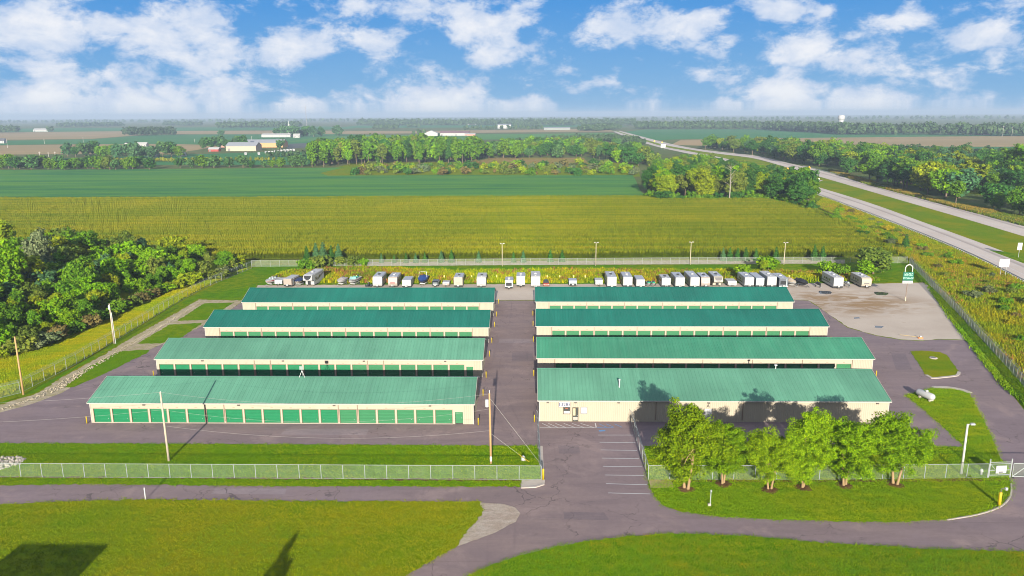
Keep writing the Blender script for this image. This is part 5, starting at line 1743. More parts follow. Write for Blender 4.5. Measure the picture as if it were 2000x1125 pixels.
ALU = mat('sign_back', (0.62, 0.62, 0.60), 0.5)
YSGN = mat('sign_yellow', (0.66, 0.36, 0.01), 0.5)
roadsign('highway_sign', 'large blank highway sign back on two posts above the weedy slope', 1958, 542, 506, 2.9, 2.3, ALU, 2)
roadsign('highway_sign', 'narrow highway sign back in the grass gore at right edge', 1989, 503, 474, 1.5, 2.4, ALU, 1)
roadsign('warning_sign', 'yellow diamond warning sign on far highway edge against dark trees', 1580, 335, 324, 2.4, 3.4, YSGN, 1, shape='d')
roadsign('warning_sign', 'yellow diamond warning sign beside the median by the grove corner', 1538, 336, 327, 2.2, 2.6, YSGN, 1, shape='d')
roadsign('median_sign', 'slim white sign in the grass median', 1567, 353, 344, 0.8, 1.4, ALU)
roadsign('median_sign', 'slim white sign beside the concrete crossover', 1599, 356, 348, 0.8, 1.4, ALU)
roadsign('highway_sign', 'white rectangular highway sign far down the road above the grove', 1295, 293, 281.5, 6.5, 4.5, WHITE, 2)
roadsign('warning_sign', 'left one of two far yellow warning signs beside the highway bend', 1278, 279.5, 273.5, 3.2, 3.4, YSGN, 1, shape='d')
roadsign('warning_sign', 'right one of two far yellow warning signs beside the highway bend', 1293, 281.5, 276.0, 2.8, 3.0, YSGN, 1, shape='d')

# ------------------------------------------------------------------ vegetation
rng = np.random.default_rng(11)


def cards(P, N, s, asp=1.0, rg=rng):
    """one quad per point P with facing N and half size s"""
    n = len(P)
    N = N / np.maximum(1e-6, np.linalg.norm(N, axis=1, keepdims=True))
    R = rg.normal(size=(n, 3))
    A = np.cross(N, R)
    A /= np.maximum(1e-6, np.linalg.norm(A, axis=1, keepdims=True))
    B = np.cross(N, A)
    s = s[:, None]
    V = np.stack([P - A * s - B * s * asp, P + A * s * .7 - B * s * asp * .8, P + A * s + B * s * asp, P - A * s * .6 + B * s * asp * .9], 1).reshape(-1, 3)
    Q = np.arange(4 * n).reshape(n, 4)
    return V, Q


def crown(seed, kind, Ht, R, base, n, size, lobes=12):
    rg = np.random.default_rng(seed)
    Ps, Ns = [], []
    L = []
    if kind in ('round', 'tall', 'shrub', 'vase', 'near'):
        zc, zr = (base + Ht) / 2, (Ht - base) / 2
        for i in range(lobes):
            u = rg.normal(size=3)
            u /= np.linalg.norm(u)
            f = rg.uniform(.35, .78)
            lr = R * (rg.uniform(.34, .55) if kind != 'near' else rg.uniform(.26, .46))
            if kind == 'near':
                f = rg.uniform(.30, .86)
            c = np.array([u[0] * R * f, u[1] * R * f, zc + u[2] * zr * f * 0.98])
            if kind == 'vase':
                k = (c[2] - base) / (Ht - base)
                c[:2] *= 0.55 + 0.75 * k
            L.append((c, lr))
        w = np.array([l[1] ** 2 for l in L])
        cnt = rg.multinomial(n, w / w.sum())
        for (c, lr), m_ in zip(L, cnt):
            k = 11
            d = rg.normal(size=(k, 3))
            d /= np.linalg.norm(d, axis=1, keepdims=True)
            sub = c + d * lr * rg.uniform(.55, 1.0, (k, 1)) * np.array([1, 1, .85 if kind != 'tall' else 1.25])
            sr = lr * rg.uniform(.28, .50, k)
            w_ = rg.integers(0, k, m_)
            u = rg.normal(size=(m_, 3))
            u /= np.linalg.norm(u, axis=1, keepdims=True)
            p = sub[w_] + u * (sr[w_] * rg.uniform(.15, 1.0, m_) ** .4)[:, None] * np.array([1.15, 1.15, .8])
            Ps.append(p)
            out_ = p - c
            Ns.append(u + out_ / lr * .5 + rg.normal(size=(m_, 3)) * .55 + np.array([0, 0, .3]))
    elif kind == 'cone':
        tiers = max(5, int((Ht - base) / (R * .32)))
        for i in range(tiers):
            z = base + (Ht - base) * i / tiers
            rr = R * (1 - i / tiers) ** .9 * rg.uniform(.85, 1.12)
            m_ = int(n * 2.0 / tiers * (1 - i / tiers) + n * .1 / tiers)
            a = rg.uniform(0, 2 * math.pi, m_)
            na = 9
            a = np.round(a / (2 * math.pi / na)) * (2 * math.pi / na) + rg.normal(size=m_) * .16 + i * .6
            r = rr * rg.uniform(.1, 1, m_) ** .6
            p = np.stack([np.cos(a) * r, np.sin(a) * r, z - r * .28 + rg.normal(size=m_) * R * .05 + R * .15], 1)
            Ps.append(p)
            Ns.append(np.stack([np.cos(a), np.sin(a), np.full(m_, .9)], 1) + rg.normal(size=(m_, 3)) * .5)
    P, N = np.concatenate(Ps), np.concatenate(Ns)
    k = P[:, 2] > 0.05
    P, N = P[k], N[k]
    s = size * rg.uniform(.55, 1.25, len(P))
    V, Q = cards(P, N, s, rg=rg)
    lv = np.repeat(np.clip(rg.normal(.5, .22, len(P)), 0, 1), 4)
    return np_mesh('crown', V, Q, LEAF, lv), L


def trunk(Ht, r, L, mt, stems=1, seed=0, top=.6):
    rr = random.Random(seed)
    b = MB()
    for k in range(stems):
        an = 2 * math.pi * k / stems + .4
        off = 0.28 if stems > 1 else 0.0
        x, y = off * math.cos(an), off * math.sin(an)
        lx = (rr.uniform(.5, 1.0) * (1 if stems > 1 else .2)) * math.cos(an)
        ly = (rr.uniform(.5, 1.0) * (1 if stems > 1 else .2)) * math.sin(an)
        q = r * (0.75 if stems > 1 else 1)
        P = [(x * .7, y * .7, -.1), (x, y, Ht * .06), (x + lx * .5, y + ly * .5, Ht * top * .55), (x + lx, y + ly, Ht * top)]
        b.tube(P, [q * 1.5, q, q * .75, q * .4], 8)
        for c, lr in L[k::max(1, stems)][:7]:
            s_ = Vector(P[2]).lerp(Vector(P[3]), rr.uniform(0, .8))
            b.tube([s_, s_.lerp(Vector(c), .55) + Vector((0, 0, .2)), Vector(c)], [q * .42, q * .28, q * .1], 5, cap=False)
    return b.mesh('trunk', mt, True)


def make_kind(kind, variants, Ht, R, base, n, size, tr, mt=None, lobes=12, stems=1, top=.6):
    out = []
    for v in range(variants):
        sd = rnd.randint(1, 99999)
        me, L = crown(sd, kind, Ht, R, base, n, size, lobes)
        out.append((trunk(Ht, tr, L, mt or BARK, stems, sd, top), me, Ht))
    return out


NEAR = make_kind('near', 3, 9.5, 3.7, 1.25, 52000, .066, .20, BARKL, 44, 2, .6)
BIG = make_kind('round', 4, 20, 6.6, 2.0, 9000, .34, .38, None, 32)
ROUND = make_kind('round', 6, 12, 4.8, 1.0, 5200, .30, .26, None, 26)
TALL = make_kind('tall', 3, 16, 3.4, 1.5, 4600, .30, .24, None, 26)
VASE = make_kind('vase', 3, 14, 4.2, 2.5, 4200, .30, .26, None, 24)
BUSH = make_kind('shrub', 5, 3.2, 2.1, .0, 1100, .20, .08, None, 12)
CONE = make_kind('cone', 3, 8, 2.4, .4, 1800, .24, .16, None)
FAR = make_kind('round', 5, 14, 6.0, .8, 1000, .72, .35, None, 20)
FART = make_kind('tall', 5, 24, 4.6, 2.0, 1300, .72, .30, BARK, 24, 1, .7)
FARB = make_kind('shrub', 4, 5, 3.6, .0, 380, .52, .12, None, 10)
FARC = make_kind('cone', 2, 16, 3.8, 1.0, 420, .80, .25, None)

GREENS = {'mid': (0.095, 0.205, 0.009), 'dark': (0.040, 0.125, 0.018), 'yellow': (0.205, 0.265, 0.006), 'olive': (0.130, 0.180, 0.022), 'blue': (0.060, 0.150, 0.055),
          'lush': (0.140, 0.285, 0.004), 'gold': (0.30, 0.26, 0.008), 'rust': (0.165, 0.135, 0.040), 'grey': (0.13, 0.165, 0.070), 'far': (0.065, 0.155, 0.040)}
NUMW = ['first', 'second', 'third', 'fourth', 'fifth', 'sixth', 'seventh', 'eighth', 'ninth', 'tenth', 'eleventh', 'twelfth', 'thirteenth', 'fourteenth', 'fifteenth', 'sixteenth', 'seventeenth', 'eighteenth', 'nineteenth', 'twentieth']


def ordw(i):
    if i < 20:
        return NUMW[i]
    i += 1
    return '%d%s' % (i, 'th' if 10 < i % 100 < 20 else {1: 'st', 2: 'nd', 3: 'rd'}.get(i % 10, 'th'))


def tree(name, label, cat, loc, kind, h, colr, group=None, wide=1.0, parts=True):
    tm, cm_, Ht = rnd.choice(kind)
    o = thing(name, label, cat, loc, rnd.uniform(0, 6.28), group)
    s = h / Ht
    sc = (s * wide * rnd.uniform(.92, 1.1), s * wide * rnd.uniform(.92, 1.1), s)
    place('trunk' if 'shrub' not in name else 'stems', tm, o, scl=sc)
    c = place('crown' if 'shrub' not in name else 'foliage', cm_, o, scl=sc)
    j = rnd.uniform(.82, 1.18)
    k = rnd.uniform(-.10, .10)
    c.color = (ALB * colr[0] * j * (1 + k), ALB * colr[1] * j, ALB * colr[2] * j, 1)
    return o


# six trees on the front lawn: (px, base py, top py, width factor, colour, label)
FT = [(1340, 956, 797, 0.62, 1.0, 'single stemmed leafy tree, leftmost of the six front lawn trees'),
      (1412, 946, 822, 0.9, 0.92, 'leafy tree with suckered base, second from left on front lawn'),
      (1503, 957, 836, 0.8, 0.95, 'two stemmed tree, third from left on front lawn'),
      (1568, 953, 808, 0.68, 0.84, 'slim stemmed tree, fourth from left on front lawn'),
      (1649, 949, 806, 0.95, 0.98, 'broad multi stemmed tree, fifth from left on front lawn'),
      (1748, 947, 806, 0.98, 1.05, 'broad round tree, rightmost of the six front lawn trees')]
for i, (px, py, top, st, wd, lb) in enumerate(FT):
    o = tree('lawn_tree', lb, 'tree', G(px, py), [NEAR[i % 3]], hgt(px, py, top) * 1.04, (0.165, 0.275, 0.003), 'trees on the front lawn', wd)
    mb = thing('mulch_ring', ['leftmost', 'second from left', 'third from left', 'fourth from left', 'fifth from left', 'rightmost'][i] + ' bark mulch ring under a front lawn tree', 'mulch', G(px, py) + Vector((0, 0, 0.05)), group='mulch rings')
    pts = [(math.cos(a_) * 1.15 * rnd.uniform(.8, 1.15), math.sin(a_) * 1.15 * rnd.uniform(.8, 1.15)) for a_ in np.linspace(0, 2 * math.pi, 17)[:-1]]
    b = MB()
    b.add([(x, y, 0.02) for x, y in pts] + [(x * .5, y * .5, 0.13) for x, y in pts], [(k, (k + 1) % 16, 16 + (k + 1) % 16, 16 + k) for k in range(16)] + [tuple(range(16, 32))])
    b.build('bark', MULCH, mb)


def inside(p, poly):
    r = False
    n = len(poly)
    for i in range(n):
        a, b = poly[i], poly[(i + 1) % n]
        if (a[1] > p[1]) != (b[1] > p[1]) and p[0] < (b[0] - a[0]) * (p[1] - a[1]) / (b[1] - a[1]) + a[0]:
            r = not r
    return r


def fill(poly_px, gap, mx=400, tries=4000, seed=3):
    """Poisson-like spread of ground points inside a ground area"""
    rr = random.Random(seed)
    P = GP(*poly_px)
    x0, x1 = min(p.x for p in P), max(p.x for p in P)
    y0, y1 = min(p.y for p in P), max(p.y for p in P)
    out = []
    for _ in range(tries):
        q = (rr.uniform(x0, x1), rr.uniform(y0, y1))
        if not inside(q, P):
            continue
        g = gap(q) if callable(gap) else gap
        if all((q[0] - o_[0]) ** 2 + (q[1] - o_[1]) ** 2 > g * g for o_ in out):
            out.append(q)
            if len(out) >= mx:
                break
    return out


def stand(pts, where, name, kinds, cols_, hr, cat='tree', group=None, rows=4, wide=(.9, 1.2), front='front'):
    """individual trees of a wood; labels count from the left within front-to-back rows"""
    pts = sorted(pts, key=lambda p: p[1])
    k = max(1, math.ceil(len(pts) / rows))
    rn = ['front', 'second', 'third', 'fourth', 'fifth', 'sixth', 'seventh', 'eighth']
    for r in range(rows):
        row = sorted(pts[r * k:(r + 1) * k], key=lambda p: math.atan2(p[0], p[1]))
        for i, p in enumerate(row):
            cn = rnd.choice(cols_)
            h = hr(p) if callable(hr) else rnd.uniform(*hr)
            kd = rnd.choice(kinds)
            lb = '%s green %s, %s from left, %s' % ({'mid': 'mid', 'dark': 'dark', 'yellow': 'yellowish', 'olive': 'olive', 'blue': 'bluish', 'lush': 'bright', 'gold': 'golden', 'rust': 'rusty', 'grey': 'greyish', 'far': 'soft'}[cn], cat, ordw(i), where if rows == 1 else rn[r] + ' row of ' + where)
            tree(name, lb, cat, (p[0], p[1], 0), kd, h, GREENS[cn], group, rnd.uniform(*wide))


# --- left woods beside the meadow
LW = [(-330, 730), (-60, 705), (0, 695), (67, 680), (135, 650), (203, 622), (243, 598), (297, 576), (361, 552), (420, 540), (470, 522), (400, 512), (250, 512), (100, 512), (0, 514), (-330, 540)]


def lw_h(p):
    # tall to the left, down to scrub at the field corner
    k = min(1, max(0, (-95 - p[0]) / 60.0))
    return rnd.uniform(3.5, 5.5) * (1 - k) + rnd.choice((7, 8, 9, 11, 12, 13, 15)) * rnd.uniform(.9, 1.1) * k


lwp = fill(LW, lambda q: 3.0 + 1.5 * min(1, max(0, (-95 - q[0]) / 60.0)), 240, 9000)
stand(lwp, 'the left woods', 'woodland_tree', [ROUND, ROUND, ROUND, TALL, VASE], ['lush', 'lush', 'lush', 'mid', 'mid', 'yellow', 'olive', 'blue'], lw_h, group='trees of the left woods', rows=8)
for px, py, top, cn, lb in [(88, 566, 432, 'grey', 'tallest silvery tree rising above the left woods'), (20, 600, 455, 'lush', 'tall bright tree at left picture edge in the woods'), (165, 590, 480, 'mid', 'tall tree right of the silvery tree in left woods'), (-25, 565, 448, 'lush', 'tall bright crown cut by left picture edge behind the woods'), (45, 545, 455, 'mid', 'tall tree left of the silvery tree at back of left woods'),
                             (130, 540, 466, 'dark', 'dark tall tree behind the silvery tree in left woods'), (205, 536, 480, 'lush', 'tall bright tree at middle back edge of left woods'), (262, 534, 494, 'olive', 'olive tree at right back edge of left woods'), (320, 530, 500, 'mid', 'rightmost tall tree at back edge of left woods')]:
    tree('woodland_tree', lb, 'tree', G(px, py), BIG, hgt(px, py, top) * .93, (.19, .245, .11) if cn == 'grey' else GREENS[cn], 'trees of the left woods', .8)
edge = [(q[0], q[1]) for q in catmull(GP((-60, 712), (0, 699), (67, 684), (135, 654), (203, 627), (243, 603), (297, 581), (361, 557), (420, 544), (470, 525)), 2.9)]
stand([(x + rnd.uniform(-1, 1), y + rnd.uniform(-1, 1)) for x, y in edge], 'edge of the left woods', 'shrub', [BUSH], ['lush', 'mid', 'olive', 'yellow', 'rust', 'grey'], (1.8, 4.0), 'shrub', 'shrubs at the edge of the left woods', 1, (1.0, 1.6))

# --- grove between soybean field and highway
GR = [(1268, 388), (1290, 394), (1400, 394), (1505, 394), (1555, 405), (1583, 412), (1590, 402), (1555, 372), (1530, 352), (1440, 330), (1330, 325), (1262, 345)]
stand(fill(GR, 4.9, 220, 6000), 'the highway grove', 'grove_tree', [BIG, BIG, VASE], ['mid', 'mid', 'dark', 'dark', 'dark', 'lush', 'yellow', 'olive'], lambda p: (rnd.uniform(14, 19.5) if p[1] < 480 else rnd.uniform(10, 14)) if p[0] < 165 else rnd.uniform(7, 12), group='trees of the grove', rows=6, wide=(.9, 1.15))
gfe = [(q.x, q.y) for q in catmull(GP((1272, 391), (1300, 395), (1400, 395), (1505, 395), (1560, 407), (1586, 413)), 4.5)]
stand(gfe, 'front edge of the highway grove', 'shrub', [BUSH], ['mid', 'dark', 'lush'], (3.5, 6.5), 'shrub', 'shrubs at the edge of the grove', 1, (1.0, 1.3))

# --- mid woodland behind the soybean field
TW = [(600, 329), (650, 325), (700, 322), (800, 321), (930, 320), (935, 312), (940, 300), (760, 298), (620, 306)]
stand(fill(TW, 8.2, 170), 'the tall plantation', 'plantation_tree', [FART, FART, FART, FAR], ['mid', 'lush', 'olive', 'mid', 'mid', 'dark'], lambda p: rnd.uniform(19, 27), group='trees of the plantation', rows=5, wide=(.85, 1.25))
TW2 = [(935, 310), (1150, 309), (1240, 322), (1262, 330), (1290, 322), (1250, 306), (1205, 296), (1140, 288), (1000, 290), (935, 296)]
stand(fill(TW2, 11, 150), 'woodland left of the grove', 'woodland_tree', [FAR, FAR, FAR, FART], ['far', 'mid', 'olive', 'dark', 'mid', 'lush'], (11, 19), group='trees of the middle woodland', rows=5)
SC = [(680, 342), (1250, 343), (1244, 328), (1160, 322), (900, 322), (720, 325), (690, 332)]
stand(fill(SC, 8.5, 150), 'the scrub behind soybean field', 'shrub', [FARB], ['olive', 'lush', 'yellow', 'mid', 'grey', 'rust', 'dark'], (2.5, 6.5), 'shrub', 'shrubs of the scrub', 5, (.9, 1.4))
# --- left hedgerow and scattered field trees
HR = [(x, 330 + rnd.uniform(-2, 2)) for x in range(-60, 300, 11)]
stand([tuple(G(*p)[:2]) for p in HR], 'left hedgerow behind the soybean field', 'hedgerow_tree', [FAR], ['mid', 'dark', 'olive', 'mid', 'far'], (9, 15), group='trees of the hedgerow', rows=1)
HR2 = [(352, 328), (372, 328), (395, 328), (418, 328), (448, 327), (475, 328), (492, 328), (515, 327), (530, 327), (548, 327), (575, 326), (590, 326)]
stand([tuple(G(*p)[:2]) for p in HR2], 'broken tree line behind soybean field', 'field_tree', [FAR], ['mid', 'dark', 'far'], (7, 14), group='trees of the broken line', rows=1)
FS = [(x, 308 - abs(x - 250) * .01 + rnd.uniform(-4, 4)) for x in (132, 148, 165, 182, 198, 215, 232, 246, 262, 280, 300, 318, 335, 352)]
stand([tuple(G(*p)[:2]) for p in FS], 'the left farmstead', 'farm_tree', [FAR], ['dark', 'far', 'mid', 'blue'], (13, 22), group='trees of the left farmstead', rows=1)
FS2 = [(x, y) for x, y in ((398, 291), (408, 292), (428, 291), (445, 291), (462, 289), (475, 290), (548, 291), (552, 286), (432, 268))]
stand([tuple(G(*p)[:2]) for p in FS2], 'the barns farmstead', 'farm_tree', [FAR], ['dark', 'far', 'blue'], (14, 22), group='trees of the barns farmstead', rows=1)
FS3 = [(542, 265), (556, 267), (574, 268), (590, 267), (600, 266), (612, 267), (628, 266), (660, 266)]
stand([tuple(G(*p)[:2]) for p in FS3], 'the grain elevator farm', 'farm_tree', [FAR], ['far', 'dark', 'blue'], (18, 28), group='trees of the elevator farm', rows=1)
# --- belt beyond the highway
RB = [(1372, 292), (1450, 300), (1520, 312), (1600, 328), (1700, 353), (1790, 378), (1860, 398), (1940, 415), (2000, 424), (2200, 470), (2300, 400), (2100, 330), (1980, 318), (1800, 316), (1650, 306), (1500, 294), (1380, 287)]
PONDQ = [G(1720, 348), G(1795, 348)]
HOUSEQ = [G(1742, 331), G(1790, 333), G(1862, 331), G(1895, 329)]


def rb_ok(q):
    return all((q[0] - h_.x) ** 2 + (q[1] - h_.y) ** 2 > 20 ** 2 for h_ in HOUSEQ + PONDQ)


rbp = [q for q in fill(RB, lambda q: 6.6 + max(0, (q[1] - 500)) * .014, 380, 12000) if rb_ok(q)]
stand(rbp, 'belt beyond the highway', 'belt_tree', [BIG, BIG, ROUND, VASE], ['mid', 'dark', 'dark', 'dark', 'lush', 'yellow', 'olive', 'mid', 'blue'], lambda p: rnd.uniform(13, 21) * (1 if p[1] > 430 else .72), group='trees of the belt beyond the highway', rows=8, wide=(1.0, 1.3))
for px, py, top, cn, lb in [(1600, 325, 268, 'mid', 'tall rounded tree standing above the belt beyond the highway'), (1548, 318, 274, 'olive', 'tall paler tree left of the tallest belt tree'), (1990, 370, 275, 'mid', 'tall tree mass at right picture edge beyond the highway')]:
    tree('belt_tree', lb, 'tree', G(px, py), BIG, hgt(px, py, top), GREENS[cn], 'trees of the belt beyond the highway', 1.2)
# --- along the back fence
BS = [(600, 512, 'CONE', 5.5), (618, 511, 'CONE', 6.5), (632, 512, 'CONE', 7.0), (648, 514, 'CONE', 6.0), (662, 513, 'CONE', 6.5), (598, 530, 'BUSH', 4.0), (615, 528, 'BUSH', 4.5), (628, 524, 'BUSH', 4.0), (640, 521, 'BUSH', 3.6),
      (668, 520, 'BUSH', 3.2), (690, 520, 'BUSH', 3.6), (710, 520, 'BUSH', 2.8), (745, 513, 'CONE', 3.2), (770, 513, 'CONE', 2.6), (793, 513, 'CONE', 3.4), (812, 513, 'CONE', 3.2), (830, 512, 'CONE', 3.4), (862, 512, 'CONE', 4.0), (882, 512, 'CONE', 4.2),
      (935, 512, 'CONE', 3.8), (1003, 512, 'CONE', 3.6), (1022, 512, 'CONE', 4.0), (1075, 511, 'CONE', 4.2), (1098, 511, 'CONE', 4.0), (1412, 509, 'CONE', 4.4), (1425, 509, 'CONE', 4.6), (1440, 509, 'CONE', 4.4), (1456, 509, 'CONE', 4.6),
      (1476, 508, 'CONE', 4.2), (1515, 509, 'CONE', 4.8), (1590, 508, 'CONE', 5.4), (1606, 508, 'CONE', 5.0), (1446, 541, 'BUSH', 4.0), (1500, 533, 'BUSH', 5.0), (1615, 536, 'BUSH', 4.2), (1640, 540, 'BUSH', 3.6)]
for i, (px, py, kd, h) in enumerate(BS):
    nm = 'evergreen_shrub' if kd == 'CONE' else 'shrub'
    tree(nm, '%s %s from the left along the back fence' % (ordw(i), 'evergreen' if kd == 'CONE' else 'leafy shrub'), 'shrub', G(px, py), CONE if kd == 'CONE' else BUSH, h, GREENS[rnd.choice(['dark', 'blue', 'dark'] if kd == 'CONE' else ['mid', 'lush', 'olive'])], 'shrubs along the back fence', 1.0)
for px, py, top, kd, cn, wd, lb in [(1705, 535, 478, ROUND, 'olive', 1.5, 'spreading tree at right back corner by the trailers'), (1690, 540, 505, ROUND, 'lush', 1.3, 'low tree before the spreading corner tree'),
                                   (1725, 520, 490, ROUND, 'mid', 1.0, 'tree right of the spreading corner tree'), (1490, 535, 505, VASE, 'yellow', .9, 'young pale tree behind the white folding camper'),
                                   (1632, 434, 404, CONE, 'mid', 1.5, 'conifer on slope between corn field and highway'), (1768, 486, 456, CONE, 'dark', 1.2, 'dark conifer on weedy slope above the fence corner'),
                                   (1740, 480, 464, ROUND, 'grey', 1.5, 'grey brushy tree left of the slope conifer'), (1680, 466, 450, BUSH, 'dark', 1.8, 'dark shrub mass at edge of the corn field by the slope')]:
    tree('slope_tree' if kd is not BUSH else 'shrub', lb, 'tree' if kd is not BUSH else 'shrub', G(px, py), kd, hgt(px, py, top), GREENS[cn], None, wd)
slp = fill([(1620, 425), (1720, 470), (1790, 505), (1900, 590), (2000, 680), (2060, 640), (2000, 570), (1900, 520), (1800, 475), (1640, 405)], 6.0, 70)
stand(slp, 'the weedy guardrail slope', 'shrub', [BUSH], ['olive', 'rust', 'lush', 'grey', 'gold', 'mid'], (0.8, 2.4), 'shrub', 'shrubs of the weedy slope', 4, (1.0, 1.7))

# --- dead snag in the grove
sn = thing('dead_tree', 'bare grey dead tree standing out in the grove front', 'tree', G(1424, 396))
b = MB()
hs_ = hgt(1424, 396, 318)
b.tube([(0, 0, 0), (.2, 0, hs_ * .5), (-.1, 0, hs_)], [.34, .24, .05], 7)
for k in range(13):
    z = hs_ * rnd.uniform(.4, .9)
    a_ = rnd.uniform(0, 6.28)
    L_ = rnd.uniform(2.5, 5)
    e = Vector((math.cos(a_) * L_, math.sin(a_) * L_ * .5 - 1.5, z + L_ * rnd.uniform(.5, .9)))
    b.tube([(0.1, 0, z), Vector((0.1, 0, z)).lerp(e, .5) + Vector((0, 0, .3)), e], [.12, .07, .02], 5)
b.build('trunk', mat('snag_grey', (0.30, 0.27, 0.22), 0.95), sn)


# --- far woods that read as one mass
def far_wood(label, bands, seed, colr, size=2.6, gap=9.0, h=(18, 28), n=42, wx=1.0):
    rg = np.random.default_rng(seed)
    Ps, Ns, Ss, Lv = [], [], [], []
    for pa, pb, depth in bands:
        A, B = G(*pa), G(*pb)
        L = (B - A).length
        dirv_ = (B - A).normalized()
        nv_ = Vector((-dirv_.y, dirv_.x, 0))
        if nv_.y < 0:
            nv_ = -nv_
        k = max(3, int(L / gap))
        for row in range(max(1, int(depth / gap))):
            for i in range(k):
                c = A + dirv_ * (L * (i + rg.uniform(-.5, .5)) / k) + nv_ * (row * gap + rg.uniform(-.4, .4) * gap)
                hh = rg.uniform(*h) * (0.8 if row == 0 else 1)
                R = hh * rg.uniform(.26, .40) * wx
                u = rg.normal(size=(n, 3))
                u /= np.linalg.norm(u, axis=1, keepdims=True)
                r = rg.uniform(.5, 1.0, (n, 1))
                zc_ = hh * .56
                Ps.append(np.array([c.x, c.y, zc_]) + u * r * np.array([R, R, hh * .44]))
                Ns.append(u + rg.normal(size=(n, 3)) * .4)
                Ss.append(size * rg.uniform(.6, 1.2, n))
                Lv.append(np.clip(rg.normal(rg.uniform(.25, .75), .15, n), 0, 1))
    P, N, s, lv = np.concatenate(Ps), np.concatenate(Ns), np.concatenate(Ss), np.concatenate(Lv)
    V, Q = cards(P, N, s, rg=rg)
    o = place('far_woods', np_mesh('far_woods', V, Q, LEAF, np.repeat(lv, 4)))
    o.color = (*al(colr), 1)
    o['kind'] = 'stuff'
    o['label'] = label
    return o


FC = (0.062, 0.115, 0.040)
far_wood('long dark wood along the right horizon', [((1240, 252), (1500, 253), 60), ((1490, 254), (1640, 262), 60), ((1640, 263), (1840, 263), 60), ((1840, 264), (2150, 268), 70)], 21, FC)
far_wood('hazy wood on the middle horizon', [((700, 246), (1240, 246), 60)], 22, FC, 3.2, 13, (24, 34), 30)
far_wood('block of trees on left middle horizon', [((425, 251), (585, 250), 70)], 23, FC, 3.0, 11, (22, 28), 34)
far_wood('dark rectangular copse in the left stubble field', [((256, 266), (348, 264), 50)], 24, (0.045, 0.085, 0.035), 2.0, 8, (17, 24), 44)
far_wood('small far copses on the left horizon', [((120, 249), (245, 247), 50), ((318, 246), (392, 246), 40), ((-60, 260), (38, 259), 40), ((95, 257), (108, 257), 20)], 25, FC, 2.8, 11, (18, 26), 34)
far_wood('small far copses on the middle horizon', [((730, 252), (778, 252), 30), ((795, 249), (822, 249), 30), ((908, 254), (1065, 253), 18), ((812, 265), (834, 264), 12), ((1165, 256), (1212, 252), 60), ((1005, 248), (1060, 247), 20)], 26, FC, 2.4, 10, (13, 20), 34)
far_wood('bushy far field edge beyond the middle woodland', [((1000, 285), (1140, 284), 30), ((1080, 278), (1200, 276), 40), ((1180, 275), (1240, 283), 25)], 27, FC, 1.6, 8, (8, 14), 44)
far_wood('far wood line beyond the right fields', [((1380, 289), (1500, 296), 14), ((1660, 302), (2150, 318), 26)], 28, FC, 1.6, 8, (8, 14), 44)
far_wood('hazy treeline on the farthest horizon', [((-700, 243), (700, 238), 40), ((700, 238), (2700, 230), 40)], 29, FC, 6.0, 34, (22, 34), 22, 1.6)
far_wood('clipped row of yellow green hedging before the left farm', [((160, 316), (350, 316), 6), ((350, 316), (540, 314), 6)], 30, (0.20, 0.22, 0.02), .9, 3.2, (4.5, 6), 36)
far_wood('dark bushy row beside the parked campers at the barns', [((520, 308), (605, 306), 14)], 31, (0.05, 0.10, 0.035), 1.2, 6, (6, 9), 44)


# ------------------------------------------------------------------ ground cover (scattered as instances)
def scatter(name, label, V, Q, lv, P, S_, R_, colr, mt=None):
    """instances of one small clump on many points, kept in a single object"""
    nv = len(V)
    allV = np.concatenate([V, P])
    me = np_mesh(name, allV, Q, mt or BLADE, np.concatenate([lv, np.zeros(len(P))]),
                 {'is_clump': np.concatenate([np.ones(nv), np.zeros(len(P))]), 'sc': np.concatenate([np.ones(nv), S_]), 'rz': np.concatenate([np.zeros(nv), R_])})
    o = place(name, me)
    o['kind'] = 'stuff'
    o['label'] = label
    o.color = (*al(colr), 1)
    gn = bpy.data.node_groups.new(name + '_scatter', 'GeometryNodeTree')
    gn.interface.new_socket('Geometry', in_out='INPUT', socket_type='NodeSocketGeometry')
    gn.interface.new_socket('Geometry', in_out='OUTPUT', socket_type='NodeSocketGeometry')
    N = gn.nodes.new
    gi, go = N('NodeGroupInput'), N('NodeGroupOutput')
    at = N('GeometryNodeInputNamedAttribute')
    at.data_type = 'FLOAT'
    at.inputs[0].default_value = 'is_clump'
    cp = N('FunctionNodeCompare')
    cp.data_type = 'FLOAT'
    cp.operation = 'GREATER_THAN'
    gn.links.new(at.outputs[0], cp.inputs[0])
    cp.inputs[1].default_value = 0.5
    sp_ = N('GeometryNodeSeparateGeometry')
    sp_.domain = 'POINT'
    gn.links.new(gi.outputs[0], sp_.inputs[0])
    gn.links.new(cp.outputs[0], sp_.inputs[1])
    ip_ = N('GeometryNodeInstanceOnPoints')
    gn.links.new(sp_.outputs[1], ip_.inputs['Points'])
    gn.links.new(sp_.outputs[0], ip_.inputs['Instance'])
    a2 = N('GeometryNodeInputNamedAttribute')
    a2.data_type = 'FLOAT'
    a2.inputs[0].default_value = 'sc'
    gn.links.new(a2.outputs[0], ip_.inputs['Scale'])
    a3 = N('GeometryNodeInputNamedAttribute')
    a3.data_type = 'FLOAT'
    a3.inputs[0].default_value = 'rz'
    cx_ = N('ShaderNodeCombineXYZ')
    gn.links.new(a3.outputs[0], cx_.inputs[2])
    gn.links.new(cx_.outputs[0], ip_.inputs['Rotation'])
    gn.links.new(ip_.outputs[0], go.inputs[0])
    md = o.modifiers.new('scatter', 'NODES')
    md.node_group = gn
    return o


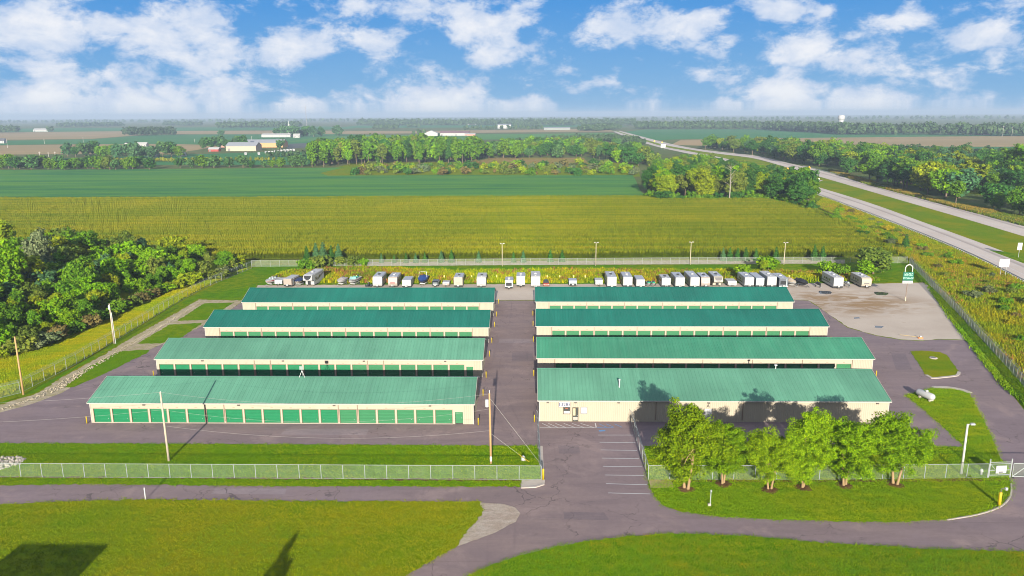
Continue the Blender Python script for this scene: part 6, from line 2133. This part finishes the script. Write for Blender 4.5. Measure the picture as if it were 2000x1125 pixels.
def tuft(n, spread, h, w, rg):
    """n bent blades"""
    V, Q, lv = [], [], []
    for i in range(n):
        a = rg.uniform(0, 6.28)
        x, y = rg.normal(0, spread, 2)
        hh = h * rg.uniform(.55, 1.15)
        dx, dy = math.cos(a) * w, math.sin(a) * w
        bx, by = -math.sin(a) * hh * rg.uniform(.1, .5), math.cos(a) * hh * rg.uniform(.1, .5)
        k = len(V)
        V += [(x - dx, y - dy, 0), (x + dx, y + dy, 0), (x + dx * .7 + bx * .4, y + dy * .7 + by * .4, hh * .6), (x - dx * .7 + bx * .4, y - dy * .7 + by * .4, hh * .6),
              (x + dx * .15 + bx, y + dy * .15 + by, hh), (x - dx * .15 + bx, y - dy * .15 + by, hh)]
        Q += [(k, k + 1, k + 2, k + 3), (k + 3, k + 2, k + 4, k + 5)]
        lv += [rg.uniform(0.1, .9)] * 6
    return np.array(V), np.array(Q), np.array(lv)


def rand_in(P, n, rg, edge=None):
    xs = np.array([p.x for p in P])
    ys = np.array([p.y for p in P])
    out = []
    while len(out) < n:
        q = np.stack([rg.uniform(xs.min(), xs.max(), n * 2), rg.uniform(ys.min(), ys.max(), n * 2)], 1)
        ins = np.zeros(len(q), bool)
        m_ = len(P)
        for i in range(m_):
            ax, ay, bx, by = xs[i], ys[i], xs[(i + 1) % m_], ys[(i + 1) % m_]
            if ay == by:
                continue
            c_ = ((ay > q[:, 1]) != (by > q[:, 1])) & (q[:, 0] < (bx - ax) * (q[:, 1] - ay) / (by - ay) + ax)
            ins ^= c_
        out += list(q[ins])
    return np.array(out[:n])


def cover(name, label, poly, n, h, w, spread, blades, colr, seed, smin=.6, smax=1.3, z=0.0, clump=0.0):
    rg = np.random.default_rng(seed)
    V, Q, lv = tuft(blades, spread, h, w, rg)
    q = rand_in(poly, n, rg)
    q = q + rg.normal(0, 0.16, q.shape)
    if clump:
        f = np.sin(q[:, 0] * clump) * np.cos(q[:, 1] * clump * 1.3) + np.sin(q[:, 0] * clump * .37 + q[:, 1] * clump * .61) + rg.normal(0, .6, len(q))
        q = q[f > 0]
    P = np.concatenate([q, np.full((len(q), 1), z)], 1)
    return scatter(name, label, V, Q, lv, P, rg.uniform(smin, smax, len(q)), rg.uniform(0, 6.28, len(q)), colr)


WEEDS = GP((520, 552), (560, 530), (700, 524), (860, 530), (1000, 529), (1200, 528), (1400, 530), (1640, 533), (1720, 548), (1640, 551), (1400, 551), (1100, 553), (960, 552), (800, 553))
cover('weeds', 'yellow green weeds behind the parked trailers', WEEDS, 9000, .95, .10, .28, 12, (0.210, 0.270, 0.003), 41, clump=.35)
cover('weeds', 'green weeds behind the parked trailers', WEEDS, 5500, .85, .10, .28, 12, (0.150, 0.235, 0.005), 42)
cover('weeds', 'reddish brown weeds behind the parked trailers', WEEDS, 2500, .95, .09, .25, 12, (0.200, 0.115, 0.040), 43, clump=.22)
SLOPE = GP((1590, 402), (1650, 430), (1720, 475), (1785, 512), (1870, 605), (1990, 735), (2100, 860), (2250, 760), (2000, 556), (1900, 506), (1800, 463), (1700, 424), (1610, 388))
cover('tall_grass', 'tall yellow grass on the slope below guardrail', SLOPE, 22000, .9, .10, .35, 12, (0.205, 0.260, 0.004), 44, clump=.10)
cover('tall_grass', 'tall green grass on the slope below guardrail', SLOPE, 14000, .8, .10, .35, 12, (0.145, 0.225, 0.005), 45)
cover('tall_grass', 'rusty dry grass on the slope below guardrail', SLOPE, 5000, 1.0, .08, .30, 12, (0.270, 0.175, 0.04), 46, clump=.07)
MEAD = GP((-200, 850), (0, 775), (150, 708), (222, 665), (330, 598), (400, 558), (485, 524), (420, 543), (361, 556), (297, 580), (243, 602), (203, 626), (135, 653), (67, 683), (0, 698), (-100, 720))
cover('meadow_grass', 'uncut meadow grass between fence and left woods', MEAD, 24000, .30, .06, .25, 10, (0.215, 0.300, 0.003), 47)
cover('rough_grass', 'longer tufted grass on the bottom right lawn', LAWN_C, 30000, .13, .03, .22, 12, (0.140, 0.275, 0.003), 48, z=.05)
cover('rough_grass', 'straw coloured tufts on the bottom right lawn', LAWN_C, 9000, .13, .03, .25, 10, (0.25, 0.25, 0.006), 49, z=.05, clump=.5)
cover('lawn_grass', 'short mown tufts on the bottom left lawn', LAWN_B, 26000, .12, .035, .25, 10, (0.196, 0.275, 0.003), 50, z=.05)
cover('lawn_grass', 'short mown tufts on the right lawn under the trees', LAWN_D, 16000, .12, .035, .25, 10, (0.130, 0.255, 0.002), 51, z=.05)
cover('lawn_grass', 'short mown tufts on the front lawn strip', LAWN_A, 12000, .12, .035, .25, 10, (0.130, 0.255, 0.002), 52, z=.05)
VERGE = GP((1774, 516), (1985, 744), (2060, 830), (1965, 757), (1925, 707), (1892, 664), (1862, 626), (1830, 581), (1808, 551))
cover('verge_grass', 'lush uncut grass along the pale slatted fence', VERGE, 7000, .35, .06, .25, 10, (0.095, 0.235, 0.003), 53, z=.03)
FARV = GP((1620, 336), (1700, 362), (1800, 388), (2000, 441), (2150, 478), (2150, 462), (2000, 424), (1860, 400), (1790, 380), (1700, 355), (1620, 331))
cover('tall_grass', 'tall dry grass between far guardrail and the tree belt', FARV, 8000, 1.1, .14, .5, 12, (0.200, 0.175, 0.030), 54, clump=.06)
cover('tall_grass', 'green grass between far guardrail and the tree belt', FARV, 8000, .9, .14, .5, 12, (0.120, 0.185, 0.018), 55)


# rubble stones at the left end of the front lawn and along the gravel path
def stones(label, poly, n, seed, s0, s1, colr):
    rg = random.Random(seed)
    q = rand_in(poly, n, np.random.default_rng(seed))
    b = MB()
    for x, y in q:
        s_ = rg.uniform(s0, s1)
        pts = []
        for sx, sy, sz in ((-1, -1, 0), (1, -1, 0), (1, 1, 0), (-1, 1, 0), (-.7, -.7, 1), (.7, -.6, 1), (.6, .7, 1), (-.6, .6, 1)):
            pts.append((x + sx * s_ * rg.uniform(.6, 1.1), y + sy * s_ * rg.uniform(.6, 1.1), .05 + sz * s_ * rg.uniform(.6, 1.2)))
        b.add(pts, [(4, 5, 6, 7), (0, 1, 5, 4), (1, 2, 6, 5), (2, 3, 7, 6), (3, 0, 4, 7)])
    o = b.build('stones', mat('stone_pale_%d' % seed, colr, 0.9, var=0.35, vscale=1.5))
    o['kind'] = 'stuff'
    o['label'] = label


stones('pale broken stone riprap at left end of the front fence', GP((-90, 896), (0, 893), (40, 894), (51, 897), (40, 907), (0, 918), (-90, 930)), 900, 61, .08, .22, (0.38, 0.34, 0.29))
stones('rubble stones washed along the gravel path', GP((0, 800), (67, 776), (128, 740), (209, 696), (236, 680), (324, 630), (395, 588), (380, 600), (330, 632), (262, 672), (190, 715), (120, 760), (60, 784), (0, 804)), 700, 62, .06, .14, (0.33, 0.28, 0.20))

# ------------------------------------------------------------------ corn
CORNM = bpy.data.materials.new('corn')
CORNM.use_nodes = True
t = NT(CORNM.node_tree)
pos = t.n('ShaderNodeNewGeometry').outputs['Position']
lv = t.n('ShaderNodeAttribute', attribute_name='lv').outputs['Fac']
# hybrid strips planted side by side ripen differently: bands across the field
pz = t.n('ShaderNodeSeparateXYZ', {0: pos})
band = t.noise(t.vmath('MULTIPLY', pos, (0.003, 0.10, 0)), 1.0, 3, 0.6)
wob_ = t.math('MULTIPLY', t.noise(t.vmath('MULTIPLY', pos, (0.01, 0.03, 0)), 1.0, 2), 5.0)
pas = t.math('MULTIPLY', t.math('ADD', t.math('SINE', t.math('MULTIPLY', t.math('ADD', pz.outputs[1], wob_), 2 * math.pi / 9.2)), 1.0), 0.5)
patch = t.noise(pos, 0.025, 4, 0.6)
ripe = t.math('ADD', t.math('ADD', t.rng(band, 0.38, 0.60, 0, 0.35), t.math('MULTIPLY', pas, 0.45)), t.rng(patch, 0.40, 0.70, -0.15, 0.25))
hgt_n = t.rng(pz.outputs[2], 0.8, 2.6)
green = t.mix(lv, al((0.062, 0.118, 0.004)), al((0.115, 0.155, 0.005)))
gold = t.mix(lv, al((0.180, 0.180, 0.005)), al((0.242, 0.222, 0.008)))
c = t.mix(t.math('MULTIPLY', ripe, t.rng(hgt_n, 0, 1, 0.35, 1.0), 0, True), green, gold)
p = t.n('ShaderNodeBsdfPrincipled', {'Base Color': c, 'Roughness': 0.6, 'Specular IOR Level': 0.03})
tl = t.n('ShaderNodeBsdfTranslucent', {'Color': c})
o_ = t.n('ShaderNodeMixShader', {0: 0.18, 1: p.outputs[0], 2: tl.outputs[0]})
t.n('ShaderNodeOutputMaterial', {0: o_.outputs[0]})


def corn():
    rg = np.random.default_rng(77)
    V, Q, lv = [], [], []
    SEG = 13.0
    npl = 58
    for i in range(npl):
        x = SEG * (i + .5 + rg.uniform(-.3, .3)) / npl - SEG / 2
        y = rg.normal(0, .05)
        h = rg.uniform(2.1, 2.6)
        for k in range(5):
            a = rg.uniform(0, 6.28)
            z0 = h * (.25 + .13 * k)
            L = rg.uniform(.45, .75)
            dx, dy = math.cos(a), math.sin(a)
            w = .055
            b = len(V)
            V += [(x - dy * w, y + dx * w, z0), (x + dy * w, y - dx * w, z0), (x + dx * L * .55 + dy * w, y + dy * L * .55 - dx * w, z0 + .38), (x + dx * L * .55 - dy * w, y + dy * L * .55 + dx * w, z0 + .38),
                  (x + dx * L + dy * .02, y + dy * L - dx * .02, z0 + .16), (x + dx * L - dy * .02, y + dy * L + dx * .02, z0 + .16)]
            Q += [(b, b + 1, b + 2, b + 3), (b + 3, b + 2, b + 4, b + 5)]
            lv += [rg.uniform(.1, .9)] * 6
        a = rg.uniform(0, 3.14)
        b = len(V)
        w = .07
        V += [(x - math.cos(a) * w, y - math.sin(a) * w, h - .5), (x + math.cos(a) * w, y + math.sin(a) * w, h - .5), (x + math.cos(a) * w * 1.8, y + math.sin(a) * w * 1.8, h + .25), (x - math.cos(a) * w * 1.8, y - math.sin(a) * w * 1.8, h + .25)]
        Q += [(b, b + 1, b + 2, b + 3)]
        lv += [rg.uniform(.7, 1)] * 4
        b = len(V)
        V += [(x - .025, y, 0), (x + .025, y, 0), (x + .02, y, h), (x - .02, y, h)]
        Q += [(b, b + 1, b + 2, b + 3)]
        lv += [.3] * 4
    poly = GP((-330, 515), (0, 505), (480, 507), (1000, 506), (1500, 505), (1728, 500), (1700, 474), (1650, 450), (1600, 428), (1570, 415), (1500, 396), (1268, 390), (0, 393.5), (-250, 397))
    xs = np.array([p.x for p in poly])
    ys = np.array([p.y for p in poly])
    gx, gy = np.meshgrid(np.arange(xs.min(), xs.max(), SEG), np.arange(ys.min(), ys.max(), .80))
    q = np.stack([gx.ravel() + rg.uniform(-6.5, 6.5, gx.size), gy.ravel() + rg.normal(0, .04, gx.size)], 1)
    ins = np.zeros(len(q), bool)
    for i in range(len(poly)):
        ax, ay, bx, by = xs[i], ys[i], xs[(i + 1) % len(poly)], ys[(i + 1) % len(poly)]
        if ay != by:
            ins ^= ((ay > q[:, 1]) != (by > q[:, 1])) & (q[:, 0] < (bx - ax) * (q[:, 1] - ay) / (by - ay) + ax)
    q = q[ins]
    sheet('corn_soil', poly, 0.012, SOIL)
    P = np.concatenate([q, np.zeros((len(q), 1))], 1)
    scatter('corn_plants', 'rows of tasselled corn filling the field behind the site', np.array(V), np.array(Q), np.array(lv), P, rg.uniform(.94, 1.06, len(q)), rg.choice([0, math.pi], len(q)) + rg.normal(0, .01, len(q)), (1, 1, 1), CORNM)


corn()

# ------------------------------------------------------------------ distant farms and landmarks
BARNO = mat('barn_orange', (0.52, 0.27, 0.12), 0.7)
BARNT = mat('barn_tan', (0.44, 0.33, 0.25), 0.7)
BARNR = mat('barn_red', (0.30, 0.04, 0.03), 0.7)
MROOF = mat('metal_roof_grey', (0.26, 0.27, 0.29), 0.5)
SHING = mat('shingle_dark', (0.085, 0.085, 0.095), 0.85)
SIDING = mat('siding_white', (0.36, 0.355, 0.34), 0.6)
PINK = mat('brick_pink', (0.42, 0.22, 0.17), 0.85)
FWIN = mat('far_window', (0.06, 0.07, 0.08), 0.2)


def gable(name, label, px, py, w, d, h, rh, wm, rm, rz=0.0, cat='building', wins=3, door=True, ridge='x', group=None):
    o = thing(name, label, cat, G(px, py), rz, group)
    b = MB()
    if ridge == 'x':
        b.prism([(0, 0), (d, 0), (d, h), (d / 2, h + rh), (0, h)], 'x', -w / 2, w / 2)
    else:
        b.prism([(-w / 2, 0), (w / 2, 0), (w / 2, h), (0, h + rh), (-w / 2, h)], 'y', 0, d)
    b.build('wall', wm, o)
    r = MB()
    e = .5
    if ridge == 'x':
        k = rh / (d / 2)
        for (ya, yb, za, zb) in ((-e, d / 2, h - e * k, h + rh), (d + e, d / 2, h - e * k, h + rh)):
            r.prism([(ya, za + .03), (yb, zb + .03), (yb, zb + .28), (ya, za + .28)], 'x', -w / 2 - e, w / 2 + e)
    else:
        k = rh / (w / 2)
        for s_ in (-1, 1):
            r.prism([(s_ * (w / 2 + e), h - e * k + .03), (0, h + rh + .03), (0, h + rh + .28), (s_ * (w / 2 + e), h - e * k + .28)], 'y', -e, d + e)
    r.build('roof', rm, o)
    for i in range(wins):
        x = -w / 2 + w * (i + .5 + (.5 if door else 0)) / (wins + (.5 if door else 0))
        MB().box(x - .6, -.06, h * .38, x + .6, -.01, h * .38 + 1.3).build('window', FWIN, o)
    if door:
        MB().box(-w / 2 + w * .06, -.06, 0, -w / 2 + w * .06 + min(3.2, w * .16), -.01, min(h * .75, 3.6)).build('door', FRM, o)
    return o


gable('barn', 'long orange walled barn with grey metal roof at the left middle farm', 511, 288, 66, 26, 7, 4.5, BARNO, MROOF, wins=0)
gable('barn', 'tan walled barn with grey roof in front of the orange barn', 471, 295, 42, 24, 7, 4.5, BARNT, MROOF, wins=0)
gable('house', 'pink brick house with dark roof left of the barns', 436, 288, 14, 10, 4.5, 3.5, PINK, SHING, wins=3, ridge='y')
gable('shed', 'small red shed right of the orange barn', 552, 286, 11, 8, 3.8, 2.5, BARNR, BARNR, wins=0)
gable('shed', 'small maroon shed on the grass before the pink house', 417, 296, 14, 8, 3.2, 2.2, BARNR, SIDING, wins=0)
gable('house', 'white house half hidden among left farmstead trees', 247, 288, 10, 9, 4.5, 3, SIDING, SHING, wins=2, ridge='y')
gable('house', 'long white roofed house behind left farmstead trees', 275, 287, 18, 9, 4, 3, SIDING, SIDING, wins=3)
gable('shed', 'white shed beside the yellow hedge at left farmstead', 297, 306, 13, 7, 3, 1.6, SIDING, SIDING, wins=1)
gable('shed', 'domed looking white shed right of the left farmstead', 348, 298, 12, 8, 2.8, 2.2, SIDING, SIDING, wins=1)
gable('shed', 'tiny white shed on grass right of the yellow hedge', 358, 305, 5, 4, 2.8, 1.2, SIDING, SIDING, wins=0)
gable('house', 'white building at the far left picture edge', 1, 280, 14, 9, 5, 4, SIDING, SHING, wins=2)
gable('farm_shed', 'long white farm roof shining in the far left field', 81, 257, 56, 20, 5, 5, SIDING, SIDING, wins=0)
gable('farm_shed', 'long white poultry shed left of the grain elevator', 539, 268, 66, 18, 5, 3, SIDING, SIDING, wins=4, door=False)
gable('farm_shed', 'red roofed barn behind the long white poultry shed', 550, 264, 26, 16, 8, 4, BARNR, BARNR, wins=0)
gable('house', 'white farmhouse at foot of the grain elevator', 579, 269, 14, 10, 5, 3.5, SIDING, SIDING, wins=2)
gable('farm_shed', 'white hooped barn in the far middle fields', 842, 265.5, 30, 26, 6, 6, SIDING, SIDING, wins=0, ridge='y')
gable('farm_shed', 'long white walled barn with maroon roof in the far middle fields', 875, 265, 36, 20, 6, 5, SIDING, mat('roof_maroon', (0.16, 0.09, 0.10), 0.6), wins=0)
gable('farm_shed', 'second long white barn with maroon roof right of the first', 902, 265, 34, 20, 6, 4, SIDING, mat('roof_maroon', (0.16, 0.09, 0.10), 0.6), wins=0)
gable('farm_shed', 'low pink walled shed at right end of the far barns', 918, 265.5, 24, 14, 4, 2, PINK, SIDING, wins=0)
gable('warehouse', 'pale flat warehouse on the far middle horizon', 985, 251, 46, 30, 12, 3, SIDING, MROOF, wins=0)
gable('warehouse', 'long low grey shed on the far horizon left of the highway', 1088, 254, 80, 30, 6, 2, mat('siding_grey', (0.20, 0.22, 0.20), 0.6), MROOF, wins=0)
gable('farm_shed', 'tiny white roof on the far horizon, left of a pair', 900, 243, 30, 20, 8, 5, SIDING, SIDING, wins=0)
gable('farm_shed', 'tiny white roof on the far horizon, right of a pair', 922, 244, 46, 20, 6, 4, SIDING, SIDING, wins=0)
gable('house', 'white gabled house between belt trees left of the pond', 1735, 333, 11, 10, 5, 4, SIDING, SHING, wins=3, ridge='y')
gable('house', 'dark roofed grey house behind white gabled house', 1746, 329, 16, 10, 4.5, 4, mat('siding_grey', (0.36, 0.38, 0.36), 0.6), SHING, wins=3)
gable('house', 'cream house seen over belt trees above the pond', 1786, 334, 18, 10, 6, 4.5, mat('siding_cream', (0.55, 0.49, 0.38), 0.6), SIDING, wins=4)
gable('house', 'white house with pale roof in right belt gap', 1862, 331, 17, 11, 6.5, 5, SIDING, SIDING, wins=3, ridge='y')
gable('house', 'dark roofed house right of the pale roofed house', 1897, 329, 18, 10, 6, 5, PINK, SHING, wins=3)
gable('house', 'far white house with brown roof before the right wood', 1672, 262, 40, 16, 6, 5, SIDING, PINK, wins=3)
gable('house', 'bright white far farmhouse before the right wood', 1908, 263, 24, 14, 7, 6, SIDING, SIDING, wins=2)
gable('house', 'second bright white far farmhouse before the right wood', 1924, 263.5, 26, 14, 6, 6, SIDING, SIDING, wins=2)

# row of parked campers by the barns
k = 0
for px, py in ((520, 301), (526, 300.5), (532, 300), (538, 299), (544, 298), (550, 297.3), (556, 296.7), (562, 296.2), (568, 296), (574, 295.6), (480, 303), (506, 303)):
    lb = ordw(k) + ' white camper from the left in crowded row right of barns' if k < 10 else ('lone white camper on grass before the tan barn' if k == 10 else 'lone white camper on grass left of crowded row')
    o = thing('parked_camper', lb, 'camper', G(px, py), 0.4, group='campers parked by the barns')
    MB().prism([(0, .5), (8, .5), (8, 3.1), (.6, 3.1), (0, 2.0)], 'x', -1.3, 1.3).build('body', RWHT, o)
    MB().box(-1.2, .8, 3.1, 1.2, 7.8, 3.2).build('roof', RROOFL, o)
    MB().box(-.8, -.02, 1.3, .8, .05, 1.9).build('window', FWIN, o)
    k += 1

# grain elevator
ge = thing('grain_elevator', 'white grain elevator tower on the far left farm', 'elevator', G(566, 265))
for x, r, h in ((-4.5, 2.6, 19), (3.2, 2.6, 21), (8, 2.2, 13)):
    MB().tube([(x, 0, 0), (x, 0, h), (x, 0, h + 3)], [r, r, .8], 14).build('silo', SIDING, ge, True)
MB().box(-2.2, -2, 0, 1.6, 2, 27).build('headhouse', SIDING, ge)
MB().tube([(-1, 0, 27), (-1, 0, 36)], [.6, .35], 6).build('leg_tower', STEEL, ge)
# radio mast
rm_ = thing('radio_mast', 'slender lattice radio mast on the left horizon', 'mast', G(600, 262))
hm = hgt(600, 262, 207)
MAST = mat('mast_grey', (0.40, 0.38, 0.40), 0.6)
b = MB()
for k in range(3):
    a_ = k * 2.094
    b.tube([(math.cos(a_) * .9, math.sin(a_) * .9, 0), (math.cos(a_) * .6, math.sin(a_) * .6, hm)], .14, 4)
for i in range(60):
    z = hm * i / 60
    for k in range(3):
        a_, a2_ = k * 2.094, (k + 1) * 2.094
        b.tube([(math.cos(a_) * .8, math.sin(a_) * .8, z), (math.cos(a2_) * .8, math.sin(a2_) * .8, z + hm / 60)], .08, 3, cap=False)
b.build('lattice', MAST, rm_)
MB().tube([(0, 0, hm - 1), (0, 0, hm + 4)], .12, 5).build('antenna', MAST, rm_)
# water tower
wq = G(1641, 258)
wt = thing('water_tower', 'white flat topped water tower above the right wood', 'tower', wq)
ht_ = hgt(1641, 258, 224.5)
sc_ = ht_ / 45.0
MB().tube([(0, 0, 0), (0, 0, 6 * sc_), (0, 0, 24 * sc_), (0, 0, 31 * sc_)], [6.5 * sc_, 4.6 * sc_, 4.6 * sc_, 7.2 * sc_], 20).build('stem', WHITE, wt, True)
MB().tube([(0, 0, 31 * sc_), (0, 0, 35 * sc_), (0, 0, 42 * sc_), (0, 0, 44.4 * sc_), (0, 0, 45 * sc_)], [7.2 * sc_, 8.8 * sc_, 8.8 * sc_, 6.5 * sc_, 1.0], 24).build('tank', WHITE, wt, True)
# far utility poles
FP = [(15, 289, 272), (87, 281, 272), (163, 278, 268), (78, 306, 296), (95, 306, 297), (108, 306, 296), (380, 278, 272), (441, 278, 272), (492, 277, 266), (605, 266, 251), (613, 267, 252), (1908, 264, 246), (1958, 266, 246), (1976, 266, 247), (1864, 262, 255), (1884, 262, 256), (1793, 331, 303), (1875, 330, 305), (1883, 331, 306)]
for i, (px, py, tp) in enumerate(FP):
    o = thing('utility_pole', '%s from the left of the distant pale utility poles' % ordw(sorted(q_[0] for q_ in FP).index(px)), 'pole', G(px, py), group='distant utility poles')
    h = hgt(px, py, tp)
    MB().tube([(0, 0, 0), (0, 0, h)], [.26, .2], 6).build('shaft', mat('pole_far', (0.46, 0.42, 0.38), 0.9), o)
    MB().box(-1.3, -.1, h - 1.2, 1.3, .1, h - .95).build('crossarm', mat('pole_far', (0.46, 0.42, 0.38), 0.9), o)
# pond behind the belt
sheet('pond', GP((1712, 352), (1740, 356), (1800, 358), (1830, 352), (1812, 345), (1770, 342), (1722, 344)), 0.05, mat('pond_water', (0.05, 0.065, 0.06), 0.05, spec=0.6), smooth=True)
sheet('garden_lawn', GP((1700, 349), (1716, 353), (1760, 360), (1880, 376), (1990, 392), (2000, 380), (1900, 350), (1830, 338), (1740, 335), (1712, 340)), 0.03, GRASS_DRY)

# ------------------------------------------------------------------ just below the frame: what throws the two shadows on the near lawn
k_ = 1 / math.tan(SUN_EL)
ta, tb_ = G(45, 1060), G(216, 1062)
hb_ = 8.0
oa = Vector((math.sin(-SUN_AZ), -math.cos(SUN_AZ), 0)) * (hb_ * k_)
bx0, bx1, by_ = ta.x + oa.x, tb_.x + oa.x, ta.y + oa.y
nb = thing('flat_roofed_building', 'flat roofed building whose square shadow falls on bottom left lawn', 'building', ((bx0 + bx1) / 2, by_, 0))
wd_ = (bx1 - bx0) / 2
MB().box(-wd_, -9, 0, wd_, 0, hb_ - .2).build('wall', PINK, nb)
MB().box(-wd_ - .05, -9.05, hb_ - .2, wd_ + .05, .05, hb_).build('roof', MROOF, nb)
for sx in (-.5, .5):
    MB().box(sx * wd_ - .7, .0, 2.2, sx * wd_ + .7, .06, 3.7).build('window', FWIN, nb)
tq = G(596, 1034)
ht2 = 13.0
oq = Vector((math.sin(-SUN_AZ), -math.cos(SUN_AZ), 0)) * (ht2 * k_)
tree('poplar_tree', 'narrow tree whose long pointed shadow falls on the bottom lawn', 'tree', (tq.x + oq.x, tq.y + oq.y, 0), VASE, ht2, GREENS['dark'], None, .42)
tree('poplar_tree', 'second narrow tree whose shorter shadow joins the pointed one on bottom lawn', 'tree', (tq.x + oq.x - 1.6, tq.y + oq.y - 1.0, 0), CONE, ht2 - 1.6, GREENS['dark'], None, .62)

# ------------------------------------------------------------------ haze: one closed box of even, pale air
hz = MB()
hz.box(-15500, -500, -1.5, 15500, 16500, max(80, hm + 8))
HAZE = bpy.data.materials.new('haze')
HAZE.use_nodes = True
t = NT(HAZE.node_tree)
HAZE_DENSITY = 0.00016
v_ = t.n('ShaderNodeVolumePrincipled', {'Color': (0.40, 0.50, 0.64, 1), 'Density': HAZE_DENSITY, 'Anisotropy': 0.0})
ou = t.n('ShaderNodeOutputMaterial')
t.t.links.new(v_.outputs[0], ou.inputs['Volume'])
ho = hz.build('haze', HAZE)
ho['kind'] = 'stuff'
